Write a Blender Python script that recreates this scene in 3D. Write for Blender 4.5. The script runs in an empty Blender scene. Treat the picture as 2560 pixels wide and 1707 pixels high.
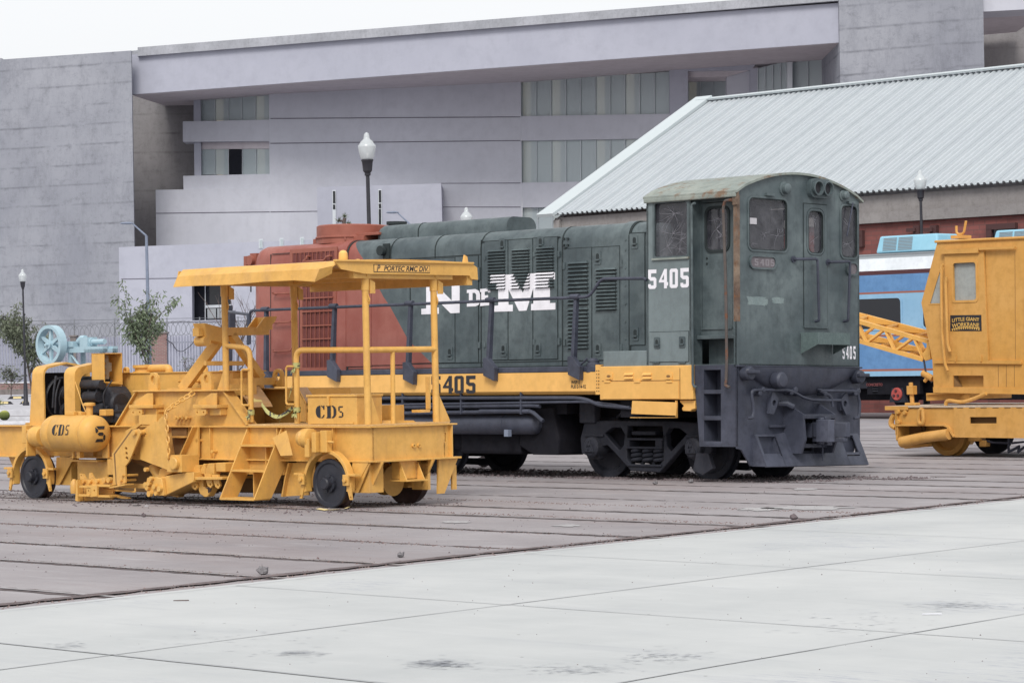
import bpy, math, random
from mathutils import Vector, Matrix, noise
from mathutils.geometry import tessellate_polygon
random.seed(5)
rad = math.radians
SC = bpy.context.scene
COL = SC.collection

# ---------------- camera ----------------
cam_d = bpy.data.cameras.new('camera'); cam = bpy.data.objects.new('camera', cam_d); COL.objects.link(cam)
CAMP = Vector((0, 0, 1.8)); FPX = 7050.0
CR = Matrix.Rotation(rad(90.471), 3, 'X') @ Matrix.Rotation(rad(-1.0), 3, 'Z')
cam.matrix_world = Matrix.Translation(CAMP) @ CR.to_4x4()
cam_d.sensor_width = 36; cam_d.lens = FPX / 2560 * 36; cam_d.clip_start = 0.5; cam_d.clip_end = 3000
SC.camera = cam

# ---------------- world, sun, exposure ----------------
SUN_EL, SUN_AZ = rad(45), rad(190)      # azimuth measured from +Y clockwise: behind-left of the viewer
w = bpy.data.worlds.new('World'); SC.world = w; w.use_nodes = True
nt = w.node_tree; nt.nodes.clear()
out = nt.nodes.new('ShaderNodeOutputWorld'); bg = nt.nodes.new('ShaderNodeBackground')
sky = nt.nodes.new('ShaderNodeTexSky'); sky.sky_type = 'NISHITA'; sky.sun_disc = False
sky.sun_elevation = SUN_EL; sky.sun_rotation = SUN_AZ; sky.air_density = 1.0; sky.dust_density = 4.0; sky.ozone_density = 1.0
hsv = nt.nodes.new('ShaderNodeHueSaturation'); hsv.inputs['Saturation'].default_value = 0.16
mixc = nt.nodes.new('ShaderNodeMix'); mixc.data_type = 'RGBA'; mixc.inputs[0].default_value = 0.55
mixc.inputs[7].default_value = (13.2, 13.4, 13.7, 1)
bg.inputs['Strength'].default_value = 0.088
nt.links.new(sky.outputs[0], hsv.inputs['Color']); nt.links.new(hsv.outputs[0], mixc.inputs[6])
nt.links.new(mixc.outputs[2], bg.inputs['Color']); nt.links.new(bg.outputs[0], out.inputs['Surface'])
sd = bpy.data.lights.new('sun', 'SUN'); sd.energy = 1.75; sd.angle = rad(20); sd.color = (1.0, 0.96, 0.9)
sun = bpy.data.objects.new('sun', sd); COL.objects.link(sun)
sdir = Vector((math.sin(SUN_AZ) * math.cos(SUN_EL), math.cos(SUN_AZ) * math.cos(SUN_EL), math.sin(SUN_EL)))
sun.rotation_euler = sdir.to_track_quat('Z', 'Y').to_euler()
SC.view_settings.view_transform = 'Standard'; SC.view_settings.look = 'None'
SC.view_settings.exposure = 0.26; SC.view_settings.gamma = 1.0

# ---------------- helpers ----------------
def ray(px, py):
    return CR @ Vector(((px - 1280) / FPX, (853.5 - py) / FPX, -1.0))
def W(px, py, Y):                       # world point seen at source pixel, at depth Y
    d = ray(px, py); return CAMP + d * (Y / d.y)
def G(px, py, z=0.0):                   # point on a level plane
    d = ray(px, py); return CAMP + d * ((z - CAMP.z) / d.z)

class Fr:                               # local frame of a vehicle: u along the track, v across, w up
    def __init__(s, O, th, lean=0.0):
        t, l = rad(th), rad(lean)
        s.O = Vector(O); s.u = Vector((math.cos(t), -math.sin(t), 0))
        s.v = Vector((math.sin(t) * math.cos(l), math.cos(t) * math.cos(l), -math.sin(l))); s.w = s.u.cross(s.v)
        s.ax = (s.u, s.v, s.w)
        s.M = Matrix((s.u, s.v, s.w)).transposed().to_4x4(); s.M.translation = s.O
    def hit(s, px, py, k, val):
        d = ray(px, py); a = s.ax[k]
        t = (val - (CAMP - s.O).dot(a)) / d.dot(a); P = CAMP + d * t - s.O
        return Vector((P.dot(s.u), P.dot(s.v), P.dot(s.w)))
    def V(s, px, py, v): return s.hit(px, py, 1, v)
    def U(s, px, py, u): return s.hit(px, py, 0, u)
    def Z(s, px, py, z): return s.hit(px, py, 2, z)
    def world(s, p): return s.M @ Vector(p)

def tag(o, label=None, cat=None, group=None, kind=None):
    if label: o['label'] = label
    if cat: o['category'] = cat
    if group: o['group'] = group
    if kind: o['kind'] = kind
    return o
def thing(name, label, cat, M=None, group=None):
    o = bpy.data.objects.new(name, None); COL.objects.link(o)
    o.empty_display_size = 0.3
    if M is not None: o.matrix_world = M if isinstance(M, Matrix) else Matrix.Translation(M)
    return tag(o, label, cat, group)
def kids(o): return [c for c in bpy.data.objects if c.parent == o]
def copy_tree(o, parent=None):
    c = o.copy(); COL.objects.link(c); c.parent = parent
    for ch in kids(o): copy_tree(ch, c)
    return c

AX = {'x': lambda a, b, t: (t, a, b), 'y': lambda a, b, t: (a, t, b), 'z': lambda a, b, t: (a, b, t)}
class MB:
    def __init__(s): s.v = []; s.f = []; s.mi = []; s.m = 0
    def add(s, vs, fs):
        n = len(s.v); s.v += [tuple(x) for x in vs]; s.f += [tuple(i + n for i in f) for f in fs]; s.mi += [s.m] * len(fs); return s
    def box(s, x0, x1, y0, y1, z0, z1):
        if x0 > x1: x0, x1 = x1, x0
        if y0 > y1: y0, y1 = y1, y0
        if z0 > z1: z0, z1 = z1, z0
        return s.add([(x0,y0,z0),(x1,y0,z0),(x1,y1,z0),(x0,y1,z0),(x0,y0,z1),(x1,y0,z1),(x1,y1,z1),(x0,y1,z1)],
                     [(0,3,2,1),(4,5,6,7),(0,1,5,4),(1,2,6,5),(2,3,7,6),(3,0,4,7)])
    def pr(s, poly, ax, a0, a1, holes=()):          # prism of a 2D polygon (with holes) along an axis
        loops = [list(poly)] + [list(h) for h in holes]
        tris = tessellate_polygon([[Vector((p[0], p[1], 0)) for p in l] for l in loops])
        flat = [p for l in loops for p in l]; n = len(flat); f = AX[ax]
        vs = [f(p[0], p[1], a0) for p in flat] + [f(p[0], p[1], a1) for p in flat]
        fs = [tuple(t) for t in tris] + [tuple(i + n for i in reversed(t)) for t in tris]
        k = 0
        for l in loops:
            m = len(l)
            for i in range(m):
                j = (i + 1) % m; fs.append((k + i, k + j, k + j + n, k + i + n))
            k += m
        return s.add(vs, fs)
    def hull(s, A, B):                              # loft of two point loops with caps
        n = len(A); vs = list(A) + list(B)
        fs = [tuple(range(n)), tuple(range(2 * n - 1, n - 1, -1))] + [(i, (i + 1) % n, (i + 1) % n + n, i + n) for i in range(n)]
        return s.add(vs, fs)
    def tube(s, pts, r, n=8, caps=True):
        pts = [Vector(p) for p in pts]; m = len(pts); rr = r if isinstance(r, (list, tuple)) else [r] * m
        vs = []; ref = None
        for i, p in enumerate(pts):
            t = (pts[min(i + 1, m - 1)] - pts[max(i - 1, 0)]).normalized()
            if ref is None:
                ref = t.orthogonal().normalized()
            ref = (ref - t * ref.dot(t)); ref = ref.normalized() if ref.length > 1e-6 else t.orthogonal().normalized()
            b = t.cross(ref); k = 1.0
            if 0 < i < m - 1:
                a = (pts[i] - pts[i-1]).normalized(); c = (pts[i+1] - pts[i]).normalized()
                k = 1 / max(0.6, math.sqrt(max(0.01, (1 + a.dot(c)) / 2)))
            for j in range(n):
                an = 2 * math.pi * j / n
                vs.append(p + (ref * math.cos(an) + b * math.sin(an)) * rr[i] * k)
        fs = []
        for i in range(m - 1):
            for j in range(n):
                q = (j + 1) % n; fs.append((i*n + j, i*n + q, (i+1)*n + q, (i+1)*n + j))
        if caps: fs += [tuple(range(n - 1, -1, -1)), tuple(range((m-1)*n, m*n))]
        return s.add(vs, fs)
    def cyl(s, a, b, r, n=20, r2=None): return s.tube([a, b], [r, r if r2 is None else r2], n)
    def lathe(s, prof, o=(0,0,0), ax='z', n=24, caps=True, ring=False):    # prof: (radius, height) along axis
        vs = []; o = Vector(o)
        for r, h in prof:
            for j in range(n):
                a = 2 * math.pi * j / n; c, d = r * math.cos(a), r * math.sin(a)
                vs.append(o + Vector({'z': (c, d, h), 'y': (c, h, d), 'x': (h, c, d)}[ax]))
        m = len(prof); fs = [(i*n + j, i*n + (j+1) % n, (i+1)*n + (j+1) % n, (i+1)*n + j) for i in range(m-1) for j in range(n)]
        if ring: fs += [((m-1)*n + j, (m-1)*n + (j+1) % n, (j+1) % n, j) for j in range(n)]
        elif caps: fs += [tuple(range(n-1, -1, -1)), tuple(range((m-1)*n, m*n))]
        return s.add(vs, fs)
    def grid(s, P):                                 # P[i][j] points
        n, m = len(P), len(P[0]); vs = [p for r in P for p in r]
        return s.add(vs, [(i*m+j, i*m+j+1, (i+1)*m+j+1, (i+1)*m+j) for i in range(n-1) for j in range(m-1)])
    def slab(s, P, th, nrm):                        # thick grid
        nrm = Vector(nrm); n, m = len(P), len(P[0])
        s.grid(P); s.grid([[Vector(p) + nrm * th for p in r] for r in P])
        rim = [P[0][j] for j in range(m)] + [P[i][m-1] for i in range(1, n)] + [P[n-1][j] for j in range(m-2, -1, -1)] + [P[i][0] for i in range(n-2, 0, -1)]
        q = [Vector(p) + nrm * th for p in rim]; k = len(rim)
        return s.add(list(rim) + q, [(i, (i+1) % k, (i+1) % k + k, i + k) for i in range(k)])
    def obj(s, name, mat, parent=None, ang=32, bevel=0.0, label=None):
        me = bpy.data.meshes.new(name); me.from_pydata([tuple(v) for v in s.v], [], s.f)
        for m_ in (mat if isinstance(mat, (list, tuple)) else [mat]): me.materials.append(m_)
        if any(s.mi): me.polygons.foreach_set('material_index', s.mi)
        import bmesh
        bm = bmesh.new(); bm.from_mesh(me); bmesh.ops.recalc_face_normals(bm, faces=bm.faces[:]); bm.to_mesh(me); bm.free()
        me.update()
        if ang:
            me.polygons.foreach_set('use_smooth', [True] * len(me.polygons)); me.set_sharp_from_angle(angle=rad(ang))
        o = bpy.data.objects.new(name, me); COL.objects.link(o)
        if parent is not None: o.parent = parent
        if bevel:
            b = o.modifiers.new('bevel', 'BEVEL'); b.width = bevel; b.segments = 2; b.limit_method = 'ANGLE'; b.angle_limit = rad(40); b.harden_normals = False
        if label: o['label'] = label
        return o

def rrect(x0, x1, z0, z1, r, n=4):                   # rounded rectangle polygon
    pts = []
    for cx, cz, a0 in ((x1-r, z1-r, 0), (x0+r, z1-r, 90), (x0+r, z0+r, 180), (x1-r, z0+r, 270)):
        for i in range(n + 1):
            a = rad(a0 + 90 * i / n); pts.append((cx + r * math.cos(a), cz + r * math.sin(a)))
    return pts
def circ(cx, cz, r, n=14, rz=None):
    rz = rz or r
    return [(cx + r * math.cos(2*math.pi*i/n), cz + rz * math.sin(2*math.pi*i/n)) for i in range(n)]
def bend(pts, r=0.06, n=4):                          # round the corners of a polyline
    pts = [Vector(p) for p in pts]; o = [pts[0]]
    for i in range(1, len(pts) - 1):
        a, b, c = pts[i-1], pts[i], pts[i+1]; d1 = (a - b); d2 = (c - b)
        k = min(r, d1.length * .45, d2.length * .45); p = b + d1.normalized() * k; q = b + d2.normalized() * k
        for j in range(n + 1):
            t = j / n; o.append(p * (1-t)**2 + b * 2*t*(1-t) + q * t*t)
    o.append(pts[-1]); return o

# ---------------- materials ----------------
MATS = {}
def nodes(name):
    m = bpy.data.materials.new(name); m.use_nodes = True; t = m.node_tree
    b = t.nodes['Principled BSDF']; MATS[name] = m; return m, t, b
def N(t, kind, **kw):
    n = t.nodes.new(kind)
    for k, v in kw.items():
        if k in n.inputs.keys(): n.inputs[k].default_value = v
        else: setattr(n, k, v)
    return n
def noise_n(t, co, scale, detail=4, rough=.6, sc=(1,1,1)):
    mp = N(t, 'ShaderNodeMapping'); mp.inputs['Scale'].default_value = sc; t.links.new(co, mp.inputs[0])
    n = N(t, 'ShaderNodeTexNoise', Scale=scale, Detail=detail, Roughness=rough); t.links.new(mp.outputs[0], n.inputs['Vector'])
    return n.outputs[0]
def ramp(t, fac, stops):
    r = N(t, 'ShaderNodeValToRGB'); e = r.color_ramp.elements
    while len(e) < len(stops): e.new(0.5)
    for i, (p, c) in enumerate(stops):
        e[i].position = p; e[i].color = (c, c, c, 1) if not isinstance(c, (tuple, list)) else tuple(c) + (1,) * (4 - len(c))
    t.links.new(fac, r.inputs[0]); return r.outputs[0]
def mix(t, a, b, fac, mode='MIX'):
    n = N(t, 'ShaderNodeMix', data_type='RGBA', blend_type=mode)
    for i, x in ((6, a), (7, b)):
        if isinstance(x, (tuple, list)): n.inputs[i].default_value = tuple(x)[:3] + (1,)
        else: t.links.new(x, n.inputs[i])
    if isinstance(fac, (int, float)): n.inputs[0].default_value = fac
    else: t.links.new(fac, n.inputs[0])
    return n.outputs[2]
def paint(name, col, rough=.5, var=.25, streak=.2, bump=.15, dark=(.03,.028,.027), rust=0, rustcol=(.16,.055,.02), sc=1.0, metal=0, spec=.4, fade=None, fadeamt=.35, chips=False):
    m, t, b = nodes(name); co = N(t, 'ShaderNodeTexCoord').outputs['Object']
    if fade is None: fade = tuple(min(1, c * 1.25 + .02) for c in col)
    c = mix(t, col, fade, mix(t, (0,0,0), (fadeamt*2,)*3, ramp(t, noise_n(t, co, .9*sc, 5), [(.38, 0), (.68, 1)])))
    c = mix(t, c, tuple(x * (1 - var) for x in col), ramp(t, noise_n(t, co, 5*sc, 6, .7), [(.45, 0), (.75, .9)]))
    if streak:
        s_ = ramp(t, noise_n(t, co, 9*sc, 5, .7, (1, 1, .12)), [(.52, 0), (.8, 1)])
        c = mix(t, c, dark, mix(t, (0,0,0), (streak,)*3, s_))
    if chips:   # small chips and grime spots down to brown primer
        c = mix(t, c, (.22,.10,.045), ramp(t, noise_n(t, co, 26, 6, .8), [(.63, 0), (.70, .75)]))
        c = mix(t, c, (.42,.24,.10), mix(t, (0,0,0), ramp(t, noise_n(t, co, 2.6, 7, .75, (1,1,.5)), [(.50, 0), (.72, 1)]), .55))
    if rust:
        c = mix(t, c, rustcol, ramp(t, noise_n(t, co, 3*sc, 8, .75), [(.62 - .2*rust, 0), (.70 - .15*rust, 1)]))
    t.links.new(c, b.inputs['Base Color'])
    rr = ramp(t, noise_n(t, co, 6*sc, 4), [(.3, max(0, rough - .12)), (.7, min(1, rough + .15))]); t.links.new(rr, b.inputs['Roughness'])
    b.inputs['Metallic'].default_value = metal; b.inputs['Specular IOR Level'].default_value = spec
    if bump:
        bp = N(t, 'ShaderNodeBump', Strength=bump, Distance=.01); t.links.new(noise_n(t, co, 14*sc, 5, .6), bp.inputs['Height']); t.links.new(bp.outputs[0], b.inputs['Normal'])
    return m
def flat(name, col, rough=.6, metal=0, emit=0, alpha=1):
    m, t, b = nodes(name); b.inputs['Base Color'].default_value = tuple(col) + (1,); b.inputs['Roughness'].default_value = rough; b.inputs['Metallic'].default_value = metal
    return m

YEL = (.67, .37, .088)
m_yel = paint('machine_yellow', YEL, .45, .2, .22, .35, dark=(.36,.18,.06), fade=(.73,.43,.125), fadeamt=.35, chips=True)
m_yel2 = paint('crane_yellow', (.58,.30,.07), .55, .2, .25, .2, dark=(.28,.13,.045), fade=(.64,.36,.12))
m_yel3 = paint('sill_yellow', (.73,.41,.115), .5, .1, .12, .1, dark=(.33,.2,.1))
m_blk = paint('black_paint', (.040,.045,.066), .5, .35, .3, .3, dark=(.10,.10,.12), fade=(.075,.082,.115), spec=.35, fadeamt=.45)
m_blk2 = paint('dark_frame', (.020,.022,.032), .7, .3, .4, .4, dark=(.05,.047,.047), fade=(.038,.040,.052), spec=.25)
m_under = paint('grimy_black', (.009,.009,.013), .8, .3, .3, .4, dark=(.025,.02,.02), fade=(.016,.016,.022), spec=.15)
m_green = paint('loco_green', (.058,.079,.088), .45, .28, .5, .2, dark=(.030,.040,.048), fade=(.155,.192,.198), fadeamt=.36, spec=.45)
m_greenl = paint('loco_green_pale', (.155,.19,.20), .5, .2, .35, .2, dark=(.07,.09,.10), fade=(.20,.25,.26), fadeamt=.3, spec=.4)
m_greend = flat('seam_dark', (.018,.026,.028), .8)
m_rust = paint('rusty_steel', (.13,.085,.065), .85, .5, .6, .5, dark=(.05,.04,.035), rust=.35, rustcol=(.17,.085,.045), fade=(.26,.20,.15), fadeamt=.5, sc=1.6)
m_white = paint('lettering_white', (.74,.73,.78), .6, .06, .05, 0)
m_letblk = flat('lettering_black', (.018,.018,.024), .6)
m_wheelbk = paint('wheel_black', (.022,.024,.034), .5, .3, .2, .3, dark=(.07,.05,.045), fade=(.04,.042,.055))
m_tread = paint('worn_tread', (.05,.028,.026), .45, .4, .3, .4, dark=(.12,.08,.06), fade=(.09,.05,.045), metal=.3)

def glassmat(name, col, tr=.5, rough=.1, cracks=False):
    m, t, b = nodes(name); b.inputs['Base Color'].default_value = tuple(col) + (1,); b.inputs['Roughness'].default_value = rough
    b.inputs['Specular IOR Level'].default_value = .8
    o = t.nodes['Material Output']; tp = N(t, 'ShaderNodeBsdfTransparent'); mx = N(t, 'ShaderNodeMixShader')
    mx.inputs[0].default_value = tr
    t.links.new(b.outputs[0], mx.inputs[1]); t.links.new(tp.outputs[0], mx.inputs[2]); t.links.new(mx.outputs[0], o.inputs['Surface'])
    if cracks:
        co = N(t, 'ShaderNodeTexCoord').outputs['Object']
        n1 = ramp(t, noise_n(t, co, 3.5, 8, .75), [(.40, 0), (.75, .30)])
        t.links.new(mix(t, col, (.42,.42,.47), n1), b.inputs['Base Color'])
        f = mix(t, (tr,)*3, (.15,)*3, n1); t.links.new(f, mx.inputs[0])
    return m

# text made from the built-in font, as real raised lettering
def text_mb(mb, s, size, place, shear=0.0, bold=0.0, sx=1.0, align='LEFT', th=.004):
    cu = bpy.data.curves.new('txt', 'FONT'); cu.body = s; cu.size = size; cu.shear = shear; cu.offset = bold; cu.align_x = align
    o = bpy.data.objects.new('txt', cu); COL.objects.link(o)
    dg = bpy.context.evaluated_depsgraph_get(); me = bpy.data.meshes.new_from_object(o.evaluated_get(dg))
    mb.add([place(v.co.x * sx, v.co.y) for v in me.vertices], [tuple(p.vertices) for p in me.polygons])
    bpy.data.objects.remove(o); bpy.data.curves.remove(cu); bpy.data.meshes.remove(me)
    return mb
# ================= SETTING =================
L = Fr(G(1775, 1200.6), 46, 1.3)        # locomotive frame
T = Fr(L.O, 46, 0)                      # track frame of the yard (level)
TM = T.M

def mat_yard():
    m, t, b = nodes('yard_concrete'); co = N(t, 'ShaderNodeTexCoord').outputs['Object']
    c = mix(t, (.235,.215,.225), (.34,.318,.328), ramp(t, noise_n(t, co, .35, 7, .65), [(.32, 0), (.68, 1)]))
    c = mix(t, c, (.24,.185,.18), ramp(t, noise_n(t, co, .12, 5, .6, (1, 2.5, 1)), [(.5, 0), (.7, .5)]))
    c = mix(t, c, (.42,.405,.42), ramp(t, noise_n(t, co, 1.6, 6, .7, (.35, 2, 1)), [(.55, 0), (.75, .55)]))
    c = mix(t, c, (.14,.12,.12), ramp(t, noise_n(t, co, 2.2, 7, .75, (.25, 2.2, 1)), [(.6, 0), (.78, .8)]))
    c = mix(t, c, (.10,.085,.085), ramp(t, noise_n(t, co, 30, 5, .8), [(.58, 0), (.72, .75)]))
    c = mix(t, c, (.17,.145,.145), ramp(t, noise_n(t, co, 3.0, 8, .8, (.08, 3.2, 1)), [(.57, 0), (.68, .4)]))
    t.links.new(c, b.inputs['Base Color']); b.inputs['Roughness'].default_value = .85; b.inputs['Specular IOR Level'].default_value = .25
    bp = N(t, 'ShaderNodeBump', Strength=.5, Distance=.02); t.links.new(noise_n(t, co, 12, 6, .7), bp.inputs['Height']); t.links.new(bp.outputs[0], b.inputs['Normal'])
    return m
def mat_pave():
    m, t, b = nodes('pale_paving'); co = N(t, 'ShaderNodeTexCoord').outputs['Object']
    c = mix(t, (.40,.415,.42), (.51,.52,.52), ramp(t, noise_n(t, co, .45, 7, .65), [(.3, 0), (.7, 1)]))
    c = mix(t, c, (.34,.355,.38), ramp(t, noise_n(t, co, 1.2, 7, .7, (.2, 1.4, 1)), [(.55, 0), (.75, .6)]))
    c = mix(t, c, (.55,.56,.565), ramp(t, noise_n(t, co, 3.5, 6, .7, (.3, 1.6, 1)), [(.55, 0), (.8, .4)]))
    sm = mix(t, (0,0,0), ramp(t, noise_n(t, co, .33, 2, .5), [(.56, 0), (.66, 1)]), ramp(t, noise_n(t, co, 9, 6, .8, (.4, 3, 1)), [(.5, 0), (.65, 1)]))
    c = mix(t, c, (.24,.26,.33), mix(t, (0,0,0), sm, .75))
    c = mix(t, c, (.46,.46,.45), mix(t, (0,0,0), ramp(t, noise_n(t, co, 28, 6, .8), [(.5, 0), (.7, 1)]), .35))
    vo = N(t, 'ShaderNodeTexVoronoi', Scale=2.3); t.links.new(co, vo.inputs['Vector'])
    c = mix(t, c, (.12,.11,.11), ramp(t, vo.outputs['Distance'], [(.020, .9), (.034, 0)]))
    t.links.new(c, b.inputs['Base Color']); b.inputs['Roughness'].default_value = .7; b.inputs['Specular IOR Level'].default_value = .25
    bp = N(t, 'ShaderNodeBump', Strength=.15, Distance=.01); t.links.new(noise_n(t, co, 20, 5, .6), bp.inputs['Height']); t.links.new(bp.outputs[0], b.inputs['Normal'])
    return m
m_yard, m_pave = mat_yard(), mat_pave()
m_groove = paint('groove_dirt', (.125,.105,.108), .95, .4, 0, .5, fade=(.22,.18,.18), fadeamt=.5, sc=6, spec=.1)
m_joint = paint('paving_joint_grey', (.34,.35,.36), .9, .2, 0, .1, fade=(.41,.42,.43), sc=4, spec=.1)
m_rail = paint('embedded_rail_steel', (.26,.235,.24), .45, .35, 0, .2, fade=(.42,.40,.41), metal=.15, sc=3, fadeamt=.5)
m_roadg = paint('far_paving', (.40,.40,.43), .85, .12, 0, .1, fade=(.50,.49,.52), spec=.2)
m_curbw = paint('kerb_white', (.60,.61,.65), .8, .2, .2, .1, dark=(.2,.2,.22), spec=.2)
m_soil = paint('bed_soil', (.12,.095,.10), .95, .5, 0, .8, fade=(.26,.23,.24), sc=4, spec=.1)
m_black = flat('kerb_black', (.02,.02,.025), .8); m_ylw = flat('kerb_reflector', (.75,.62,.32), .6)

mb = MB(); mb.add([(-900, -300, 0), (900, -300, 0), (900, 2200, 0), (-900, 2200, 0)], [(0, 1, 2, 3)])
g = mb.obj('ground', m_yard, None, 0); g.matrix_world = T.M.copy(); g.data.transform(T.M.inverted()); tag(g, kind='structure')

# light paving in front, slightly higher, edge as measured
edge = [(12.6,-31), (10.9,-20), (10.35,-16.8), (9.78,-13.6), (9.3,-10.2), (8.75,-7), (8.15,-3.4), (7.6, .2), (7.2, 4), (6.9, 9), (6.8, 40)]
mb = MB(); top = .05
mb.pr(edge + [(80, 40), (80, -31)], 'z', -.02, top)
p = mb.obj('pavement', m_pave, None, 0); p.matrix_world = T.M.copy(); tag(p, kind='structure')
# joints of the paving (thin filled grooves) and edge strip
mb = MB()
def strip(mb, a, b, w_, z, jit=0, seg=1):
    a, b = Vector(a), Vector(b); d = (b - a); n = Vector((-d.y, d.x)).normalized() * w_ / 2
    A = []; B = []
    for i in range(seg + 1):
        q = a + d * i / seg; j = random.uniform(1 - jit, 1 + jit); k = random.uniform(-jit, jit) * w_ * .5
        A.append((q.x + n.x * j + k*.2, q.y + n.y * j + k, z)); B.append((q.x - n.x * j + k*.2, q.y - n.y * j + k, z))
    nA = len(A)
    mb.add(A + B, [(i, i + 1, i + 1 + nA, i + nA) for i in range(nA - 1)])
def off(e, d): return [(x + d, y) for x, y in e]
e2 = [(14.7,-24),(14.49,-22.36),(14.1,-20),(13.75,-17.44),(13.2,-13.5),(12.76,-9.75),(12.0,-4)]
for a, b in zip(e2, e2[1:]): strip(mb, a, b, .018, top + .004, .3, 4)
for a, b in zip(off(edge, .16), off(edge, .16)[1:]): strip(mb, a, b, .012, top + .004, .3, 4)
e3 = [(x + 3.7, y) for x, y in e2]
for a, b in zip(e3, e3[1:]): strip(mb, a, b, .018, top + .004, .5, 6)
for v_, w_ in ((-21.43, .035), (-17.5, .014), (-13.55, .012), (-9.6, .012), (-5.6, .012)):
    u0 = {-21.43: 11.1, -17.5: 10.5, -13.55: 9.8, -9.6: 9.2, -5.6: 8.55}[v_]
    strip(mb, (u0 + .1, v_), (30, v_), w_, top + .004, .3, 30)
j = mb.obj('paving_joint', m_joint, None, 0); j.matrix_world = T.M.copy(); tag(j, kind='structure')

# rails let into the yard, with dirt grooves beside them
def edge_u(v_):
    for (a, va), (b, vb) in zip(edge, edge[1:]):
        if va <= v_ <= vb: return a + (b - a) * (v_ - va) / (vb - va)
    return 7
def gro_u(v_): return edge_u(v_) - .68
rails = [(-20.45,1),(-18.42,1), (-16.38,1), (-14.73,1), (-12.62,0), (-10.62,1), (-8.62,1), (-7.15,1), (-4.9,0), (-2.82,1), (-1.5,0), (-.04,2), (1.40,2), (3.4,1), (4.9,1), (6.6,0), (8.4,1), (9.85,1), (11.6,0), (13.2,1), (14.7,1), (17,1), (18.4,1), (21,0), (23,1), (24.4,1)]
for k, (v_, kind) in enumerate(rails):
    mg, mr = MB(), MB()
    ue = gro_u(v_) + (.45 if v_ < 4 else 0)
    if v_ > 9: ue = 40
    if kind:
        strip(mg, (-45, v_ - .075), (ue, v_ - .075), .055, .004, .8, 420); strip(mg, (-45, v_ + .075), (ue + .1, v_ + .075), .04, .004, .9, 420)
    else: strip(mg, (-45, v_), (ue, v_), .06, .004, .9, 420)
    o = mg.obj('rail_groove', m_groove, None, 0); o.matrix_world = T.M.copy(); tag(o, kind='structure')
    if kind:
        strip(mr, (-45, v_), (ue - .1, v_), .065, .010, .06, 90)
        o = mr.obj('embedded_rail', m_rail, None, 0); o.matrix_world = T.M.copy(); tag(o, kind='structure')
mb = MB()
for a, b in zip(off(edge, -.68), off(edge, -.68)[1:]): strip(mb, a, b, .13, .013, .5, 14)
o = mb.obj('drain_groove', m_groove, None, 0); o.matrix_world = T.M.copy(); tag(o, kind='structure')
# dirt and gravel along the tracks under both vehicles, thickened to imitate contact shade
def clods(name, spots, n, rmin, rmax, mat, seed):
    rnd = random.Random(seed); mb = MB()
    for _ in range(n):
        u0, u1, v0, v1 = spots[rnd.randrange(len(spots))]
        x, y = rnd.uniform(u0, u1), rnd.gauss((v0 + v1) / 2, (v1 - v0) / 3.2); r = rnd.uniform(rmin, rmax)
        vs = [(x + r * math.cos(a) * rnd.uniform(.7, 1.4), y + r * math.sin(a) * rnd.uniform(.7, 1.3), -.005) for a in (0, 1.26, 2.5, 3.8, 5)]
        vs.append((x + rnd.uniform(-.3, .3) * r, y, r * rnd.uniform(.4, 1.0)))
        mb.add(vs, [(i, (i + 1) % 5, 5) for i in range(5)])
    o = mb.obj(name, mat, None, 0); o.matrix_world = T.M.copy(); return tag(o, kind='stuff')
tag(clods('track_debris', [(-13, 1.6, -.35, .2), (-13, 2.8, 1.1, 2.0), (-13, 2.8, 1.1, 1.8), (-2.6, 1, -.25, .15), (-13,2,.1,1.2)], 6500, .012, .04, m_soil, 1), 'dark gravel and dirt strewn along the track under the locomotive', 'gravel')
tag(clods('yard_grit', [(-6, 9, -16, -1), (-12, 7, -20, -8)], 1300, .005, .016, m_soil, 2), 'loose grit and small stones scattered over the yard', 'grit')
tag(clods('machine_grit', [(-8, 2, -9.3, -8.2), (-8, 2, -7.7, -6.9), (-8, 1, -9.0, -7.0)], 1800, .008, .03, m_soil, 4), 'dirt and grit lying under and around the yellow track machine', 'grit')
tag(clods('paving_grit', [(11, 24, -21, -6)], 420, .004, .011, m_groove, 6), 'tiny dark stones scattered over the pale paving', 'grit')
bpy.data.objects['paving_grit'].location.z += .05

# dirt heaped in the drain groove, scuffs on the paving, a pale patch in the yard
def along(pts, n, spread, rmin, rmax, mat, name, seed, z=0.0):
    rnd = random.Random(seed); mb = MB()
    for _ in range(n):
        i = rnd.randrange(len(pts) - 1); t_ = rnd.random(); x = pts[i][0] + (pts[i+1][0]-pts[i][0])*t_ + rnd.gauss(0, spread); y = pts[i][1] + (pts[i+1][1]-pts[i][1])*t_; r = rnd.uniform(rmin, rmax)
        vs = [(x + r*math.cos(a)*rnd.uniform(.7,1.3), y + r*math.sin(a)*rnd.uniform(.7,1.3), z-.004) for a in (0,1.26,2.5,3.8,5)] + [(x, y, z + r*rnd.uniform(.3,.8))]
        mb.add(vs, [(i, (i+1)%5, 5) for i in range(5)])
    o = mb.obj(name, mat, None, 0); o.matrix_world = T.M.copy(); return tag(o, kind='stuff')
m_redsoil = paint('reddish_gravel', (.16,.11,.105), .95, .4, 0, .5, fade=(.27,.22,.21), fadeamt=.5, sc=6, spec=.1)
tag(along(off(edge, -.68), 3000, .08, .006, .022, m_redsoil, 'groove_gravel', 12), 'reddish gravel lying in the groove beside the pale paving', 'gravel')
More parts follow.
